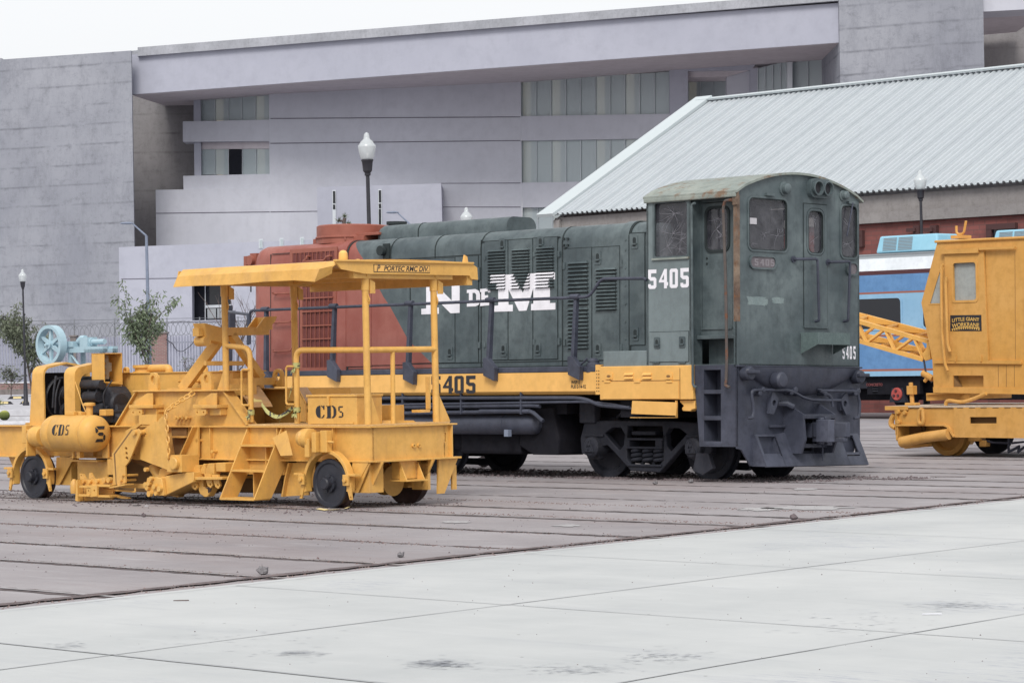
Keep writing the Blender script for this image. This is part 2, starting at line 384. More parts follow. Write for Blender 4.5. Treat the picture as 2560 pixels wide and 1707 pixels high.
for v_, sd in ((-12.62, 3), (-16.38, 5), (-10.62, 7), (-8.3, 9), (-6.0, 10), (-14.73, 11)):
    ue = gro_u(v_); rn = random.Random(sd); P = [(v_ + rn.uniform(-.05,.05), 0) for _ in range(3)]
    mbp = [(ue - 13 + 13*k/6, v_ + rn.uniform(-.06, .06)) for k in range(7)]
    rnd_ = random.Random(sd); mb = MB()
    for _ in range(900):
        i = rnd_.randrange(6); t_ = rnd_.random(); x = mbp[i][0] + (mbp[i+1][0]-mbp[i][0])*t_; y = mbp[i][1] + (mbp[i+1][1]-mbp[i][1])*t_ + rnd_.gauss(0, .07); r = rnd_.uniform(.006, .02)
        vs = [(x + r*math.cos(a)*rnd_.uniform(.7,1.3), y + r*math.sin(a)*rnd_.uniform(.7,1.3), -.004) for a in (0,1.26,2.5,3.8,5)] + [(x, y, r*rnd_.uniform(.3,.8))]
        mb.add(vs, [(q, (q+1)%5, 5) for q in range(5)])
    o = mb.obj('rail_gravel', m_redsoil, None, 0); o.matrix_world = T.M.copy(); tag(o, 'fine reddish gravel spilled along one of the embedded rails', 'gravel', 'gravel along the embedded rails', 'stuff')
m_scuff = paint('scuff_grey', (.29,.305,.34), .8, .2, 0, 0, fade=(.38,.39,.42), sc=8)
mb = MB(); rnd = random.Random(77)
for px, py, sx_, sy_, n in ((1100,1658,75,9,260), (748,1631,60,6,110), (2395,1512,90,8,170), (1430,1672,120,10,120), (1660,1640,110,12,110), (170,1612,40,7,50), (2150,1560,200,30,70), (600,1600,300,40,60)):
    for _ in range(n):
        q = G(px + rnd.gauss(0, sx_*.55), py + rnd.gauss(0, sy_*.6), top + .004) ; l_ = rnd.uniform(.02, .10); w_ = rnd.uniform(.002, .007); a = rnd.gauss(.05, .25)
        d = Vector((math.cos(a), math.sin(a), 0)) * l_ / 2; s_ = Vector((-math.sin(a), math.cos(a), 0)) * w_
        mb.add([q - d, q - s_, q + d, q + s_], [(0,1,2,3)])
o = mb.obj('paving_scuffs', m_scuff, None, 0); tag(o, 'faint grey scuff marks on the pale paving', 'scuffs', kind='stuff')
m_pale = paint('pale_patch', (.33,.318,.325), .85, .15, 0, .1, fade=(.43,.425,.43), sc=5, fadeamt=.5)
def patch(px, py, sx_, sy_, seed, n=30):
    rn = random.Random(seed); P = []
    for k in range(n):
        a = -2*math.pi*k/n; j_ = rn.uniform(.65, 1.1); q = G(px + sx_*math.cos(a)*j_, py + sy_*math.sin(a)*j_, 0); P.append((q.x, q.y, .0055))
    o = MB().add(P + [(sum(p[0] for p in P)/n, sum(p[1] for p in P)/n, .0055)], [(k, (k+1) % n, n) for k in range(n)]).obj('concrete_patch', m_pale, None, 0); tag(o, kind='structure')
patch(1900, 1273, 60, 5, 1); patch(2020, 1270, 110, 6, 2); patch(1140, 1305, 40, 3, 3); patch(1420, 1314, 40, 3, 4); patch(2010, 1223, 36, 2.5, 5)
# ================= BACKGROUND: terraces, building, shed, fence, trees, lamps =================
def brickmat(name, c1, c2, mortar, sc, ax='xz', bw=.24, bh=.075):
    m, t, b = nodes(name); co = N(t, 'ShaderNodeTexCoord').outputs['Object']
    sp = N(t, 'ShaderNodeSeparateXYZ'); t.links.new(co, sp.inputs[0]); cb = N(t, 'ShaderNodeCombineXYZ')
    t.links.new(sp.outputs['X'], cb.inputs[0]); t.links.new(sp.outputs['Z'], cb.inputs[1])
    br = N(t, 'ShaderNodeTexBrick', Scale=sc); br.inputs['Brick Width'].default_value = bw; br.inputs['Row Height'].default_value = bh
    br.inputs['Mortar Size'].default_value = .012; br.inputs['Color1'].default_value = c1 + (1,); br.inputs['Color2'].default_value = c2 + (1,); br.inputs['Mortar'].default_value = mortar + (1,)
    t.links.new(cb.outputs[0], br.inputs['Vector'])
    c = mix(t, br.outputs[0], tuple(x * .55 for x in c1), ramp(t, noise_n(t, co, 1.5, 6, .7), [(.5, 0), (.75, .8)]))
    t.links.new(c, b.inputs['Base Color']); b.inputs['Roughness'].default_value = .9; return m
def concrete(name, c1, c2, dark, sc=.12, board=True):
    m, t, b = nodes(name); co = N(t, 'ShaderNodeTexCoord').outputs['Object']
    c = mix(t, c1, c2, ramp(t, noise_n(t, co, sc, 6, .6), [(.35, 0), (.65, 1)]))
    c = mix(t, c, dark, ramp(t, noise_n(t, co, sc * 6, 10, .85, (1.6, 1.6, .7)), [(.48, 0), (.72, .55)]))
    c = mix(t, c, dark, ramp(t, noise_n(t, co, sc * 14, 8, .85, (.7, .7, 1.2)), [(.52, 0), (.70, .6)]))
    c = mix(t, c, c2, ramp(t, noise_n(t, co, sc * 25, 4, .7, (3, 3, .25)), [(.55, 0), (.75, .4)]))
    if board:   # horizontal pour lines
        sp = N(t, 'ShaderNodeSeparateXYZ'); t.links.new(co, sp.inputs[0])
        wv = N(t, 'ShaderNodeMath', operation='ADD'); t.links.new(sp.outputs['Z'], wv.inputs[0])
        ns = N(t, 'ShaderNodeMath', operation='MULTIPLY'); ns.inputs[1].default_value = .22; t.links.new(noise_n(t, co, .25, 6, .7), ns.inputs[0]); t.links.new(ns.outputs[0], wv.inputs[1])
        md = N(t, 'ShaderNodeMath', operation='PINGPONG'); md.inputs[1].default_value = .62; t.links.new(wv.outputs[0], md.inputs[0])
        line = ramp(t, md.outputs[0], [(0, 1), (.10, 0)])
        c = mix(t, c, dark, mix(t, (0,0,0), line, ramp(t, noise_n(t, co, .5, 4, .7), [(.40, 0), (.68, .9)])))
    t.links.new(c, b.inputs['Base Color']); b.inputs['Roughness'].default_value = .9; b.inputs['Specular IOR Level'].default_value = .2
    bp = N(t, 'ShaderNodeBump', Strength=.3, Distance=.05); t.links.new(noise_n(t, co, 3, 6, .7), bp.inputs['Height']); t.links.new(bp.outputs[0], b.inputs['Normal'])
    return m
m_conc = concrete('board_marked_concrete', (.235,.245,.285), (.32,.33,.37), (.13,.136,.158))
m_conc2 = concrete('roof_edge_concrete', (.30,.31,.34), (.40,.41,.45), (.14,.145,.16), .5, False)
m_conc3 = concrete('brown_concrete', (.215,.205,.21), (.28,.27,.275), (.13,.12,.125), .15)
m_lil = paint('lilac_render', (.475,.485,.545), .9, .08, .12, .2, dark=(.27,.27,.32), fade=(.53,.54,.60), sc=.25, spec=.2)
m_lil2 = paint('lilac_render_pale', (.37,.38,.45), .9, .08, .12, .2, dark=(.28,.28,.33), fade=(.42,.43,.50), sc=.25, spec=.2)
m_soff = paint('soffit_board', (.50,.46,.49), .9, .15, 0, .1, fade=(.56,.52,.55), sc=.3, spec=.1)
m_frost = glassmat('frosted_glass', (.47,.54,.57), .30, .35)
m_cream = flat('cream_column_glow', (.80,.74,.60), .8); _b = m_cream.node_tree.nodes['Principled BSDF']; _b.inputs['Emission Color'].default_value = (1,.86,.6,1); _b.inputs['Emission Strength'].default_value = .30  # emission added to imitate a warm glow behind the frosted panes, no lamp
m_dkglass = flat('dark_glazing', (.012,.013,.018), .08)
m_alu = flat('aluminium', (.55,.58,.62), .4, .3)
m_line = flat('shadow_gap', (.10,.09,.12), .9)
m_grey = flat('interior_grey', (.30,.32,.34), .9)

# terraces at the back left
mb = MB()
mb.add([(-70,112,.31), (-1,112,.31), (-1,150,.68), (-70,150,.68), (-70,175,.7), (-1,175,.7), (-70,112,-.1), (-1,112,-.1), (-1,150,-.1), (-1,175,-.1)],
       [(0,1,2,3), (3,2,5,4), (6,7,1,0), (7,8,2,1), (8,9,5,2)])
tag(mb.obj('terrace_road', m_roadg, None, 0), kind='structure')
mb = MB(); mb.box(-70, -1, 100, 100.35, -.1, .12); mb.box(-70, -1.2, 104.5, 104.9, -.1, .2)
tag(mb.obj('terrace_kerb', m_curbw, None, 0), kind='structure')
mb = MB(); mb.box(-70, -1.1, 100.35, 104.5, -.1, .06); mb.box(-70, -1.1, 104.9, 111.9, -.1, .12)
tag(mb.obj('planting_bed', m_soil, None, 0), kind='structure')
mb = MB(); mb.box(-70, -.9, 111.5, 112, -.1, .36)
tag(mb.obj('terrace_kerb', m_curbw, None, 0), kind='structure')
# striped parking stops
def stop(px0, px1, py, Y, z, label):
    a, b = W(px0, py, Y), W(px1, py, Y); h = .13
    t = thing('parking_stop', label, 'kerb block', (a.x, Y, z), 'striped kerb blocks on the terrace'); Lw = b.x - a.x
    m1 = MB(); m1.pr([(0, 0), (Lw, 0), (Lw - .15, h), (.15, h)], 'y', 0, .16); m1.obj('block', m_black, t, 0)
    n = max(2, int(Lw / .55))
    for i in range(n):
        x = .25 + (Lw - .5) * (i + .2) / n; m2 = MB(); m2.box(x, x + .2, -.006, .0, .03, h - .02); m2.box(x, x+.2, 0, .16, h, h + .006)
        m2.obj('reflector', m_ylw, t, 0)
stop(-20, 33, 1007, 125, .435, 'black kerb block with pale reflectors, nearer row, at the left picture edge')
stop(48, 66, 1007, 125, .435, 'black kerb block with pale reflectors, nearer row, just left of the yellow hood')
stop(18, 64, 995, 137, .55, 'long black kerb block with pale reflectors, farther row, in front of the lamp post')
stop(289, 330, 991, 137, .55, 'black kerb block with reflectors seen right of the machine hood, farther row')
stop(295, 340, 1004, 125, .435, 'black kerb block with reflectors seen right of the machine hood, nearer row')
stop(560, 610, 990, 137, .55, 'black kerb block with reflectors behind the machine step rail')

# ---- office building ----
B = thing('office_building', 'large lilac and concrete modern building with long sloping roof beam across the back', 'building', (0, 178, 0))
BO = Vector((0, 178, 0))
def Yf(px):
    P = [(-400,186), (330,181), (480,180), (675,177), (1306,172), (1650,167), (2098,162), (2700,150)]
    for (a, ya), (b, yb) in zip(P, P[1:]):
        if a <= px <= b: return ya + (yb - ya) * (px - a) / (b - a)
    return 180
def bq(mb, pts, dY=0, th=1.0, Y=None):
    F_ = [W(x, y, (Yf(x) if Y is None else Y) + dY) - BO for x, y in pts]
    return mb.hull(F_, [p + Vector((0, th, 0)) for p in F_])
def bpart(name, pts, mat, dY=0, th=1.0, Y=None, parent=None):
    return bq(MB(), pts, dY, th, Y).obj(name, mat, parent or B, 0)
def wallto(name, a, Ya, b, Yb, mat, th=2, z0=-.3, parent=None):
    A, C_ = W(a[0], a[1], Ya) - BO, W(b[0], b[1], Yb) - BO
    A0, C0 = Vector((A.x, A.y, z0)), Vector((C_.x, C_.y, z0)); k = Vector((0, th, 0))
    return MB().hull([A0, C0, C_, A], [p + k for p in (A0, C0, C_, A)]).obj(name, mat, parent or B, 0)
wallto('concrete_wall', (-120,158), 180.5, (328,127), 174.5, m_conc, .35)
bpart('roof_upstand', [(-60,146), (4,146), (4,156), (-60,156)], m_conc2, 0, 2, 185)
# roof beam (front face, soffit, cap)
def beamY(px):
    a = (px - 330) / 1766; return 1 / ((1 - a) / 176.0 + a / 153.9)
mb = MB(); TP = lambda x: 127 + (x - 328) * -.0722 ; 
F1 = [W(329,137,beamY(329)), W(2098,8,beamY(2098)), W(2098,107,beamY(2098)), W(329,237,beamY(329))]
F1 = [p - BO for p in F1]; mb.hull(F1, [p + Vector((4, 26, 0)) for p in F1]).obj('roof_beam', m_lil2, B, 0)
z_s = (F1[2].z + F1[3].z) / 2 - .03
mb = MB(); a, b = F1[3], F1[2]
mb.hull([Vector((a.x+.02, a.y+.05, z_s)), Vector((b.x-.02, b.y+.05, z_s)), Vector((b.x + 4, b.y + 26, z_s)), Vector((a.x + 4, a.y + 26, z_s))],
        [Vector((a.x+.02, a.y+.05, z_s + .02)), Vector((b.x-.02, b.y+.05, z_s+.02)), Vector((b.x + 4, b.y + 26, z_s+.02)), Vector((a.x + 4, a.y + 26, z_s+.02))]).obj('soffit', m_soff, B, 0)
mb = MB(); C1 = [W(344,119,beamY(344)-.35), W(2098,-20,beamY(2098)-.35), W(2098,2,beamY(2098)-.35), W(344,141,beamY(344)-.35)]
C1 = [p - BO for p in C1]; mb.hull(C1, [p + Vector((0, 6, 0)) for p in C1]).obj('roof_edge', m_conc2, B, 0)
bpart('gutter_end', [(328,128), (345,126), (345,140), (328,141)], m_conc2, 0, 2, 176)
# dark recessed concrete wall behind, slab bands and columns
wallto('recessed_wall', (326,240), 183.5, (520,228), 183.5, m_conc3, 1)
gl = []
bpart('slab_band', [(457,304), (672.8,300), (673.4,353), (457,355)], m_lil, 0, 2.0)
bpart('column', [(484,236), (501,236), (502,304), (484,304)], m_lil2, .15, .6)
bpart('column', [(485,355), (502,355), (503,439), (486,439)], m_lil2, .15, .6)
bpart('wall_panel', [(458,440), (674.2,435), (674.6,474), (459,476)], m_lil, 0, 2.0)
bpart('wall_panel', [(389,475), (674.6,470), (676.4,640), (391,640)], m_lil, -.0, 2.0)
bpart('wall', [(672,231), (1302,195), (1306,620), (676,640)], m_lil, 0, 1.5)
mb = MB(); bq(mb, [(390,532.5), (674,529), (674,530.5), (390,534)], -.03, .05); mb.obj('expansion_joint', m_line, B, 0)
mb = MB(); bq(mb, [(676,529), (797,527.5), (797,529), (676,530.5)], -.03, .05); mb.obj('expansion_joint', m_line, B, 0)
for y0, y1 in ((296,292), (358,351)):
    mb = MB(); bq(mb, [(676,y0), (1301,y1), (1301,y1+1.6), (676,y0+1.6)], -.03, .05); mb.obj('expansion_joint', m_line, B, 0)
for y0, y1 in ((458,457), (517,517)):
    mb = MB(); bq(mb, [(1103,y0), (1301,y1), (1301,y1+1.6), (1103,y0+1.6)], -.03, .05); mb.obj('expansion_joint', m_line, B, 0)
def glaz(x0, x1, yt0, yt1, yb0, yb1, n, dY, cols=(), dark=()):
    wn = bpart('window', [(x0-1, yt0-1), (x1+1, yt1-1), (x1+1, yb1+1), (x0-1, yb0+1)], m_grey, dY + 1.5, .3)
    for i in range(n):
        a, b = i / n, (i + 1) / n; X0, X1 = x0 + (x1-x0) * a, x0 + (x1-x0) * b
        ya, yb_ = yt0 + (yt1-yt0)*a, yt0 + (yt1-yt0)*b; yc, yd = yb0 + (yb1-yb0)*a, yb0 + (yb1-yb0)*b
        bpart('pane', [(X0, ya), (X1, yb_), (X1, yd), (X0, yc)], m_dkglass if i in dark else m_frost, dY, .05, parent=wn)
        bpart('mullion', [(X0-.6, ya), (X0+.6, ya), (X0+.6, yc), (X0-.6, yc)], m_alu, dY - .08, .08, parent=wn)
        if i in cols:
            xm = (X0 + X1) / 2; p, q = W(xm-(X1-X0)*.12, ya, Yf(xm) + dY + .5) - BO, W(xm-(X1-X0)*.12, yc, Yf(xm) + dY + .5) - BO
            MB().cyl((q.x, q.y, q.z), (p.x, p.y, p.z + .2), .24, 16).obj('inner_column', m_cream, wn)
    return wn
glaz(503, 672, 236, 235, 302, 301, 5, .6, (1, 4))
glaz(503, 674, 373, 372, 437, 436, 5, .6, (1, 4), (2,))
bpart('lintel', [(503,354.5), (675,352), (675,372), (503,373.5)], m_soff, .5, .5)
glaz(1303, 1673, 204, 180, 291, 285, 10, .35, (0, 2, 5, 7))
glaz(1304, 1673, 352, 346, 457, 451, 10, .35, (0, 2, 5, 7))
glaz(1307, 1673, 519, 515, 575, 571, 10, .35, (0, 2, 5))
bpart('wall', [(1302,291), (1674,285), (1674,346), (1304,352)], m_lil, 0, 1)
bpart('wall', [(1304,457), (1674,451), (1674,515), (1306,519)], m_lil, 0, 1)
bpart('column', [(1674,174), (1720,170), (1720,520), (1674,520)], m_lil2, 0, 2)
bpart('wall_panel', [(1719,170), (1898,152), (1878,175), (1719,178.5)], m_lil2, 0, 1.0)
bpart('recess_ceiling', [(1719,177.5), (1878,174.5), (1818,192), (1719,194)], m_soff, .3, 4)
glaz(1720, 1814, 195, 193, 300, 298, 3, 3, (0,))
bpart('recess_side', [(1817,193), (1878,174), (1878,300), (1817,300)], m_lil, .6, 1)
bpart('column', [(1876,172), (1894,170), (1894,300), (1876,300)], m_lil2, 0, 1)
glaz(1894, 1970, 172, 152, 260, 252, 4, 0)
bpart('window_post', [(1968,156), (1981,155), (1981,300), (1968,300)], m_alu, -.4, .6)
glaz(1981, 2098, 152, 142, 250, 240, 3, 0)
mb = MB(); bq(mb, [(390,640), (2100,520), (2100,700), (390,700)], 6, 1); mb.obj('back_wall', m_lil, B, 0)
# right hand concrete tower and deep recess beyond it
wallto('concrete_wall', (2096,-60), 153.5, (2456,-90), 149.5, m_conc, 14)
bpart('wall', [(2456,-60), (2640,-80), (2640,20), (2456,30)], m_lil, 0, 3, 150)
bpart('recess_side', [(2456,28), (2640,10), (2640,400), (2456,400)], m_conc3, 0, 3, 164)
bpart('soffit', [(2456,30), (2640,14), (2640,15), (2456,31)], m_soff, .02, 12, 151.5)
# near blocks in front of the facade: box with two slit windows, low wing with square openings
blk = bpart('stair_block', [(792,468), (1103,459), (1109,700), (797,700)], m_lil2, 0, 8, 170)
for x0, x1, yt, yb in ((830.5, 839.5, 476, 575), (945, 954, 474, 572)):
    f = bpart('slit_window', [(x0, yt), (x1, yt - .3), (x1 + 1, yb), (x0 + 1, yb)], m_alu, -.06, .1, 170)
    for k, (t0, t1) in enumerate(((.02,.33), (.36,.48), (.5,.98))):
        wht = (x0 < 900 and k == 2)
        bpart('pane', [(x0+1.6, yt+(yb-yt)*t0), (x1-1.4, yt+(yb-yt)*t0), (x1-.9, yt+(yb-yt)*t1), (x0+2, yt+(yb-yt)*t1)], m_alu if wht else m_dkglass, -.09, .05, 170, parent=f)
wing = MB(); A, C_ = W(297,618,166)-BO, W(1000,592,160)-BO
# low wing wall with an opening for the big window (px 484..568)
def wingY(px): return 166 + (px - 297) / 703 * -6
def wq(pts, dY=0, th=1.5, mat=m_lil2, name='wing_wall', parent=None):
    F_ = [W(x, y, wingY(x) + dY) - BO for x, y in pts]
    return MB().hull(F_, [p + Vector((0, th, 0)) for p in F_]).obj(name, mat, parent or B, 0)
wq([(297,618), (479,611), (482,1010), (302,1010)])
wq([(479,611), (577,607), (577,690), (479,694)])
wq([(577,607), (1000,592), (1004,1000), (577,1010)])
wq([(480,801), (577,799), (577,1010), (481,1010)])
mb = MB(); F_ = [W(x, y, wingY(x) - .03) - BO for x, y in [(303,697), (478,694), (478,695.2), (303,698.2)]]; mb.hull(F_, [p + Vector((0,.05,0)) for p in F_]).obj('expansion_joint', m_line, B, 0)
mb = MB(); F_ = [W(x, y, wingY(x) - .03) - BO for x, y in [(303,807), (626,801), (626,802.2), (303,808.2)]]; mb.hull(F_, [p + Vector((0,.05,0)) for p in F_]).obj('expansion_joint', m_line, B, 0)
bw = wq([(479,690), (577,688), (577,801), (480,803)], 1.3, .1, m_dkglass, 'big_window')
wq([(512,692), (514,692), (514,801), (512,801)], 1.15, .1, m_alu, 'mullion', bw)
wq([(513,763), (577,761), (577,768), (513,770)], 1.1, .15, m_alu, 'transom', bw)
wq([(518,772), (540,771), (540,796), (519,797)], 1.12, .06, m_grey, 'sliding_pane', bw)
wq([(543,771), (575,770), (575,795), (543,796)], 1.12, .06, m_grey, 'sliding_pane', bw)
for x in (652, 704, 755, 800):
    y = 613 - (x - 640) * .045 - 15
    f = wq([(x-5, y), (x+5, y-.3), (x+5, y+24), (x-5, y+24)], -.05, .1, m_alu, 'vent_window')
    wq([(x-3, y+3), (x+3.5, y+3), (x+3.5, y+22), (x-3, y+22)], -.08, .05, m_frost, 'pane', f)

# ---- long shed with ribbed roof ----
SO = W(1375, 538, 104); H = Fr((SO.x, SO.y, 0), 46)
eav = SO.z; rid = H.U(1762, 236, 0)       # ridge position across and height
S = thing('long_shed', 'long brick shed with white ribbed metal roof behind the locomotive', 'shed', H.M)
m_roofm = paint('pale_roof_sheet', (.41,.445,.475), .5, .05, .0, .05, dark=(.29,.32,.35), fade=(.44,.475,.50), sc=.4, spec=.5)
m_roofe = flat('white_flashing', (.48,.53,.55), .5)
m_shedc = concrete('shed_concrete', (.24,.225,.225), (.30,.285,.28), (.14,.125,.12), .5, False)
m_shedb = brickmat('shed_brick', (.25,.085,.075), (.19,.068,.062), (.15,.075,.07), 1.0, bw=.44, bh=.15)
rw, rz = rid.y, rid.z - .3; dz = rz - eav; ln = math.hypot(rw, dz); LEN = 52
mb = MB(); prof = []
x = 0.0; k = 0
while x < LEN:
    prof += [(x, 0), (x + .11, 0), (x + .135, .065), (x + .215, .065), (x + .25, 0)]; x += .25; k += 1
nrm = Vector((0, -dz / ln, rw / ln))
vo, zo = 0, 0              # eave overhang
P0 = [Vector((x_, vo, eav + zo)) + nrm * h for x_, h in prof]; P1 = [Vector((x_, rw, rz)) + nrm * h for x_, h in prof]
mb.grid([P0, P1]); mb.grid([[p - nrm * .03 for p in P0], [p - nrm * .03 for p in P1]])
mb.obj('roof', m_roofm, S, 0)
mb = MB(); mb.hull([(0, rw, rz), (LEN, rw, rz), (LEN, 2*rw, eav), (0, 2*rw, eav)], [(0, rw, rz-.05), (LEN, rw, rz-.05), (LEN, 2*rw, eav-.05), (0, 2*rw, eav-.05)]).obj('rear_roof', m_roofm, S, 0)
mb = MB()   # sheet overlap seams
for i in range(1, 51):
    x_ = i * 1.0 + .18; mb.hull([Vector((x_ - .013, vo, eav + zo)) + nrm*.035, Vector((x_ + .013, vo, eav + zo)) + nrm*.035, Vector((x_ + .013, rw, rz)) + nrm*.035, Vector((x_ - .013, rw, rz)) + nrm*.035],
        [Vector((x_ - .013, vo, eav + zo)) + nrm*.085, Vector((x_ + .013, vo, eav + zo)) + nrm*.085, Vector((x_ + .013, rw, rz)) + nrm*.085, Vector((x_ - .013, rw, rz)) + nrm*.085])
mb.obj('roof_seam', paint('seam_grey', (.36,.39,.42), .6, 0, 0, 0), S, 0)
mb = MB(); A = [Vector((-.55, vo - .1, eav + zo - .1)) , Vector((.3, vo - .1, eav + zo - .1)), Vector((.3, rw + .15, rz + .1)), Vector((-.55, rw + .15, rz + .1))]
mb.hull([p + nrm * .04 for p in A], [p + nrm * .16 for p in A]).obj('gable_flashing', m_roofe, S, 0)
mb = MB(); mb.hull([Vector((-.3, rw-.16, rz-.16*dz/rw)) + nrm*.12, Vector((LEN, rw-.16, rz-.16*dz/rw)) + nrm*.12, Vector((LEN, rw+.3, rz+.12)), Vector((-.3, rw+.3, rz+.12))],
   [Vector((-.3, rw-.16, rz-.16*dz/rw)) + nrm*.19, Vector((LEN, rw-.16, rz-.16*dz/rw)) + nrm*.19, Vector((LEN, rw+.3, rz+.2)), Vector((-.3, rw+.3, rz+.2))]).obj('ridge_cap', m_roofe, S, 0)
zb = H.V(2200, 556, .05).z
mb = MB(); mb.box(0, LEN, .25, .6, zb, eav - .1).obj('concrete_band', m_shedc, S, 0)
mb = MB(); mb.box(-.02, LEN, -.08, .05, zb - .02, zb + .33); mb.obj('ledge', m_shedc, S, 0)
mb = MB(); mb.box(0, LEN, .10, .4, 0, zb - .02); mb.obj('brick_wall', m_shedb, S, 0)
mb = MB(); mb.pr([(.12, 0), (2*rw - .1, 0), (2*rw - .1, eav - .2), (rw, rz - .3), (.12, eav - .2)], 'x', .05, .35); mb.obj('gable_wall', m_shedc, S, 0)
m_rsteel = flat('rusty_red_steel', (.07,.03,.03), .8)
for px, py in ((2155,595), (2297,583), (2340,583)):
    q = H.V(px, py, .1); b_ = MB(); b_.box(q.x-.12, q.x+.12, -.05, .1, q.z-.3, q.z+.25); b_.box(q.x-.35, q.x+.0, -.12, -.05, q.z+.05, q.z+.17); b_.obj('wall_bracket', m_rsteel, S, 0)
q0, q1 = H.V(2472, 566, .1), H.V(2545, 566, .1)
b_ = MB(); b_.box(q0.x, q1.x, -.06, .1, q0.z-.12, q0.z+.06); b_.box(q0.x, q0.x+.2, -.06, .1, q0.z-1.5, q0.z-.1); b_.obj('window_frame', m_rsteel, S, 0)
b_ = MB(); b_.box(q0.x+.2, q1.x-.1, .02, .11, q0.z-1.5, q0.z-.12); b_.obj('pane', m_dkglass, S, 0)

# ---- palisade fence with razor wire ----
FY = 150.0; fx0, fx1 = W(-60,985,FY).x, W(720,985,FY).x; gz = .66
F = thing('palisade_fence', 'grey metal palisade fence on a low brick wall with coiled razor wire', 'fence', (0, FY, gz))
zc = W(150,953,FY).z - gz; zt = W(300,843,FY).z - gz
m_brick = brickmat('fence_brick', (.25,.13,.12), (.20,.11,.105), (.26,.22,.21), 1.0)
m_plint = paint('plinth_grey', (.19,.17,.165), .9, .3, .2, .2, spec=.1)
m_pal = paint('palisade_steel', (.27,.28,.35), .6, .15, .2, .1, dark=(.2,.15,.14), spec=.3)
MB().box(fx0, fx1, .02, .3, -.5, zc * .42).obj('plinth', m_plint, F, 0)
MB().box(fx0, fx1, .04, .28, zc * .42, zc - .06).obj('brick_base', m_brick, F, 0)
MB().box(fx0, fx1, 0, .32, zc - .06, zc).obj('coping', m_curbw, F, 0)
mb = MB(); x = fx0
while x < fx1:
    h = zt + random.uniform(-.02, .02)
    mb.add([(x,.1,zc), (x+.05,.06,zc), (x+.1,.1,zc), (x,.1,h), (x+.05,.06,h+.05), (x+.1,.1,h)], [(0,1,4,3), (1,2,5,4), (0,2,5,3)]); x += .152
mb.obj('pales', m_pal, F, 0)
m_post = flat('fence_post_grey', (.17,.18,.2), .7)
MB().box(fx0, fx1, .12, .15, zt - .35, zt - .3).box(fx0, fx1, .12, .15, zc + .3, zc + .35).obj('fence_rail', m_post, F, 0)
for px in (-20, 186, 287, 418, 500, 596):
    x = W(px, 900, FY).x; mb = MB(); mb.box(x-.03, x+.03, .14, .2, zc, zt + 1.0); mb.obj('fence_post', m_post, F, 0)
for px0, px1, py, mt in ((379,417,834,m_brick), (176,190,842,m_plint)):
    a, b_ = W(px0, py, FY), W(px1, py, FY)
    pier = MB().box(a.x, b_.x, -.1, .5, -.3, a.z - gz).obj('pier', mt, F, 0)
    MB().box(a.x-.06, b_.x+.06, -.16, .56, a.z - gz, a.z - gz + .08).obj('pier_cap', m_plint, pier, 0)
pts = []; x = fx0; n = int((fx1 - fx0) / .27)
for i in range(n * 10):
    a = 2 * math.pi * i / 10; xx = fx0 + .27 * i / 10
    sag = .06 * math.sin(xx * 1.7); r = .37 + .03 * math.sin(xx * 3.1)
    pts.append((xx + .32 * math.sin(a), .17 + .1 * math.sin(a * .5 + xx), zt + .38 + sag + r * math.cos(a)))
MB().tube(pts, .016, 3).obj('razor_wire', m_post, F, 0)
MB().tube([(fx0, .17, zt + .95), (0, .17, zt + .95), (fx1, .17, zt + .95)], .012, 3).obj('top_wire', m_post, F, 0)
cab = [W(px, py, FY - .1) - Vector((0, FY, gz)) for px, py in ((415,848), (433,860), (440,875), (455,880), (480,862), (494,838))]
MB().tube(bend(cab, 1.0), .025, 4).obj('loose_cable', m_black, F)

# ---- lamps ----
m_glb = glassmat('lamp_glass', (.62,.66,.68), .35, .1)
m_lpole = paint('lamp_black', (.022,.022,.03), .45, .2, .1, .1)
def lamp(px, py_top, Y, z0, sc, label):
    P = W(px, py_top, Y); t = thing('street_lamp', label, 'street lamp', (P.x, P.y, z0), 'globe street lamps'); Hh = P.z - z0
    k = sc; gz_ = Hh - .60 * k
    MB().lathe([(.11*k,gz_), (.15*k,gz_+.03*k), (.185*k,gz_+.2*k), (.20*k,gz_+.27*k), (.20*k,gz_+.30*k), (.165*k,gz_+.34*k), (.15*k,gz_+.37*k), (.13*k,gz_+.40*k), (.075*k,gz_+.45*k), (.065*k,gz_+.49*k), (.06*k,gz_+.54*k), (.04*k,gz_+.58*k), (.005,gz_+.60*k)], n=24).obj('globe', m_glb, t, 50)
    MB().lathe([(.045*k,gz_-.36*k), (.065*k,gz_-.35*k), (.07*k,gz_-.31*k), (.06*k,gz_-.30*k), (.10*k,gz_-.25*k), (.12*k,gz_-.05*k), (.135*k,gz_-.03*k), (.135*k,gz_+.0*k)], n=20).obj('collar', m_lpole, t)
    MB().lathe([(.16*k,0), (.16*k,.12), (.11*k,.2), (.10*k,.9), (.075*k,1.0), (.055*k,1.3), (.042*k,gz_-.34*k)], n=16).obj('pole', m_lpole, t)
    t.rotation_euler = (0, rad(-.6), 0)
    return t
lamp(924.5, 331, 62, 0, 1.0, 'tallest black lamp post with white glass globe behind the green locomotive hood')
lamp(59.5, 673, 122, .4, .90, 'farthest left small black lamp post with white globe before the concrete wall')
lamp(2306, 425, 86.5, 0, 1.0, 'black lamp post with white globe standing in front of the white shed roof')
lamp(1171, 518, 88, 0, .98, 'white globe lamp whose top just clears the long box on the green hood')
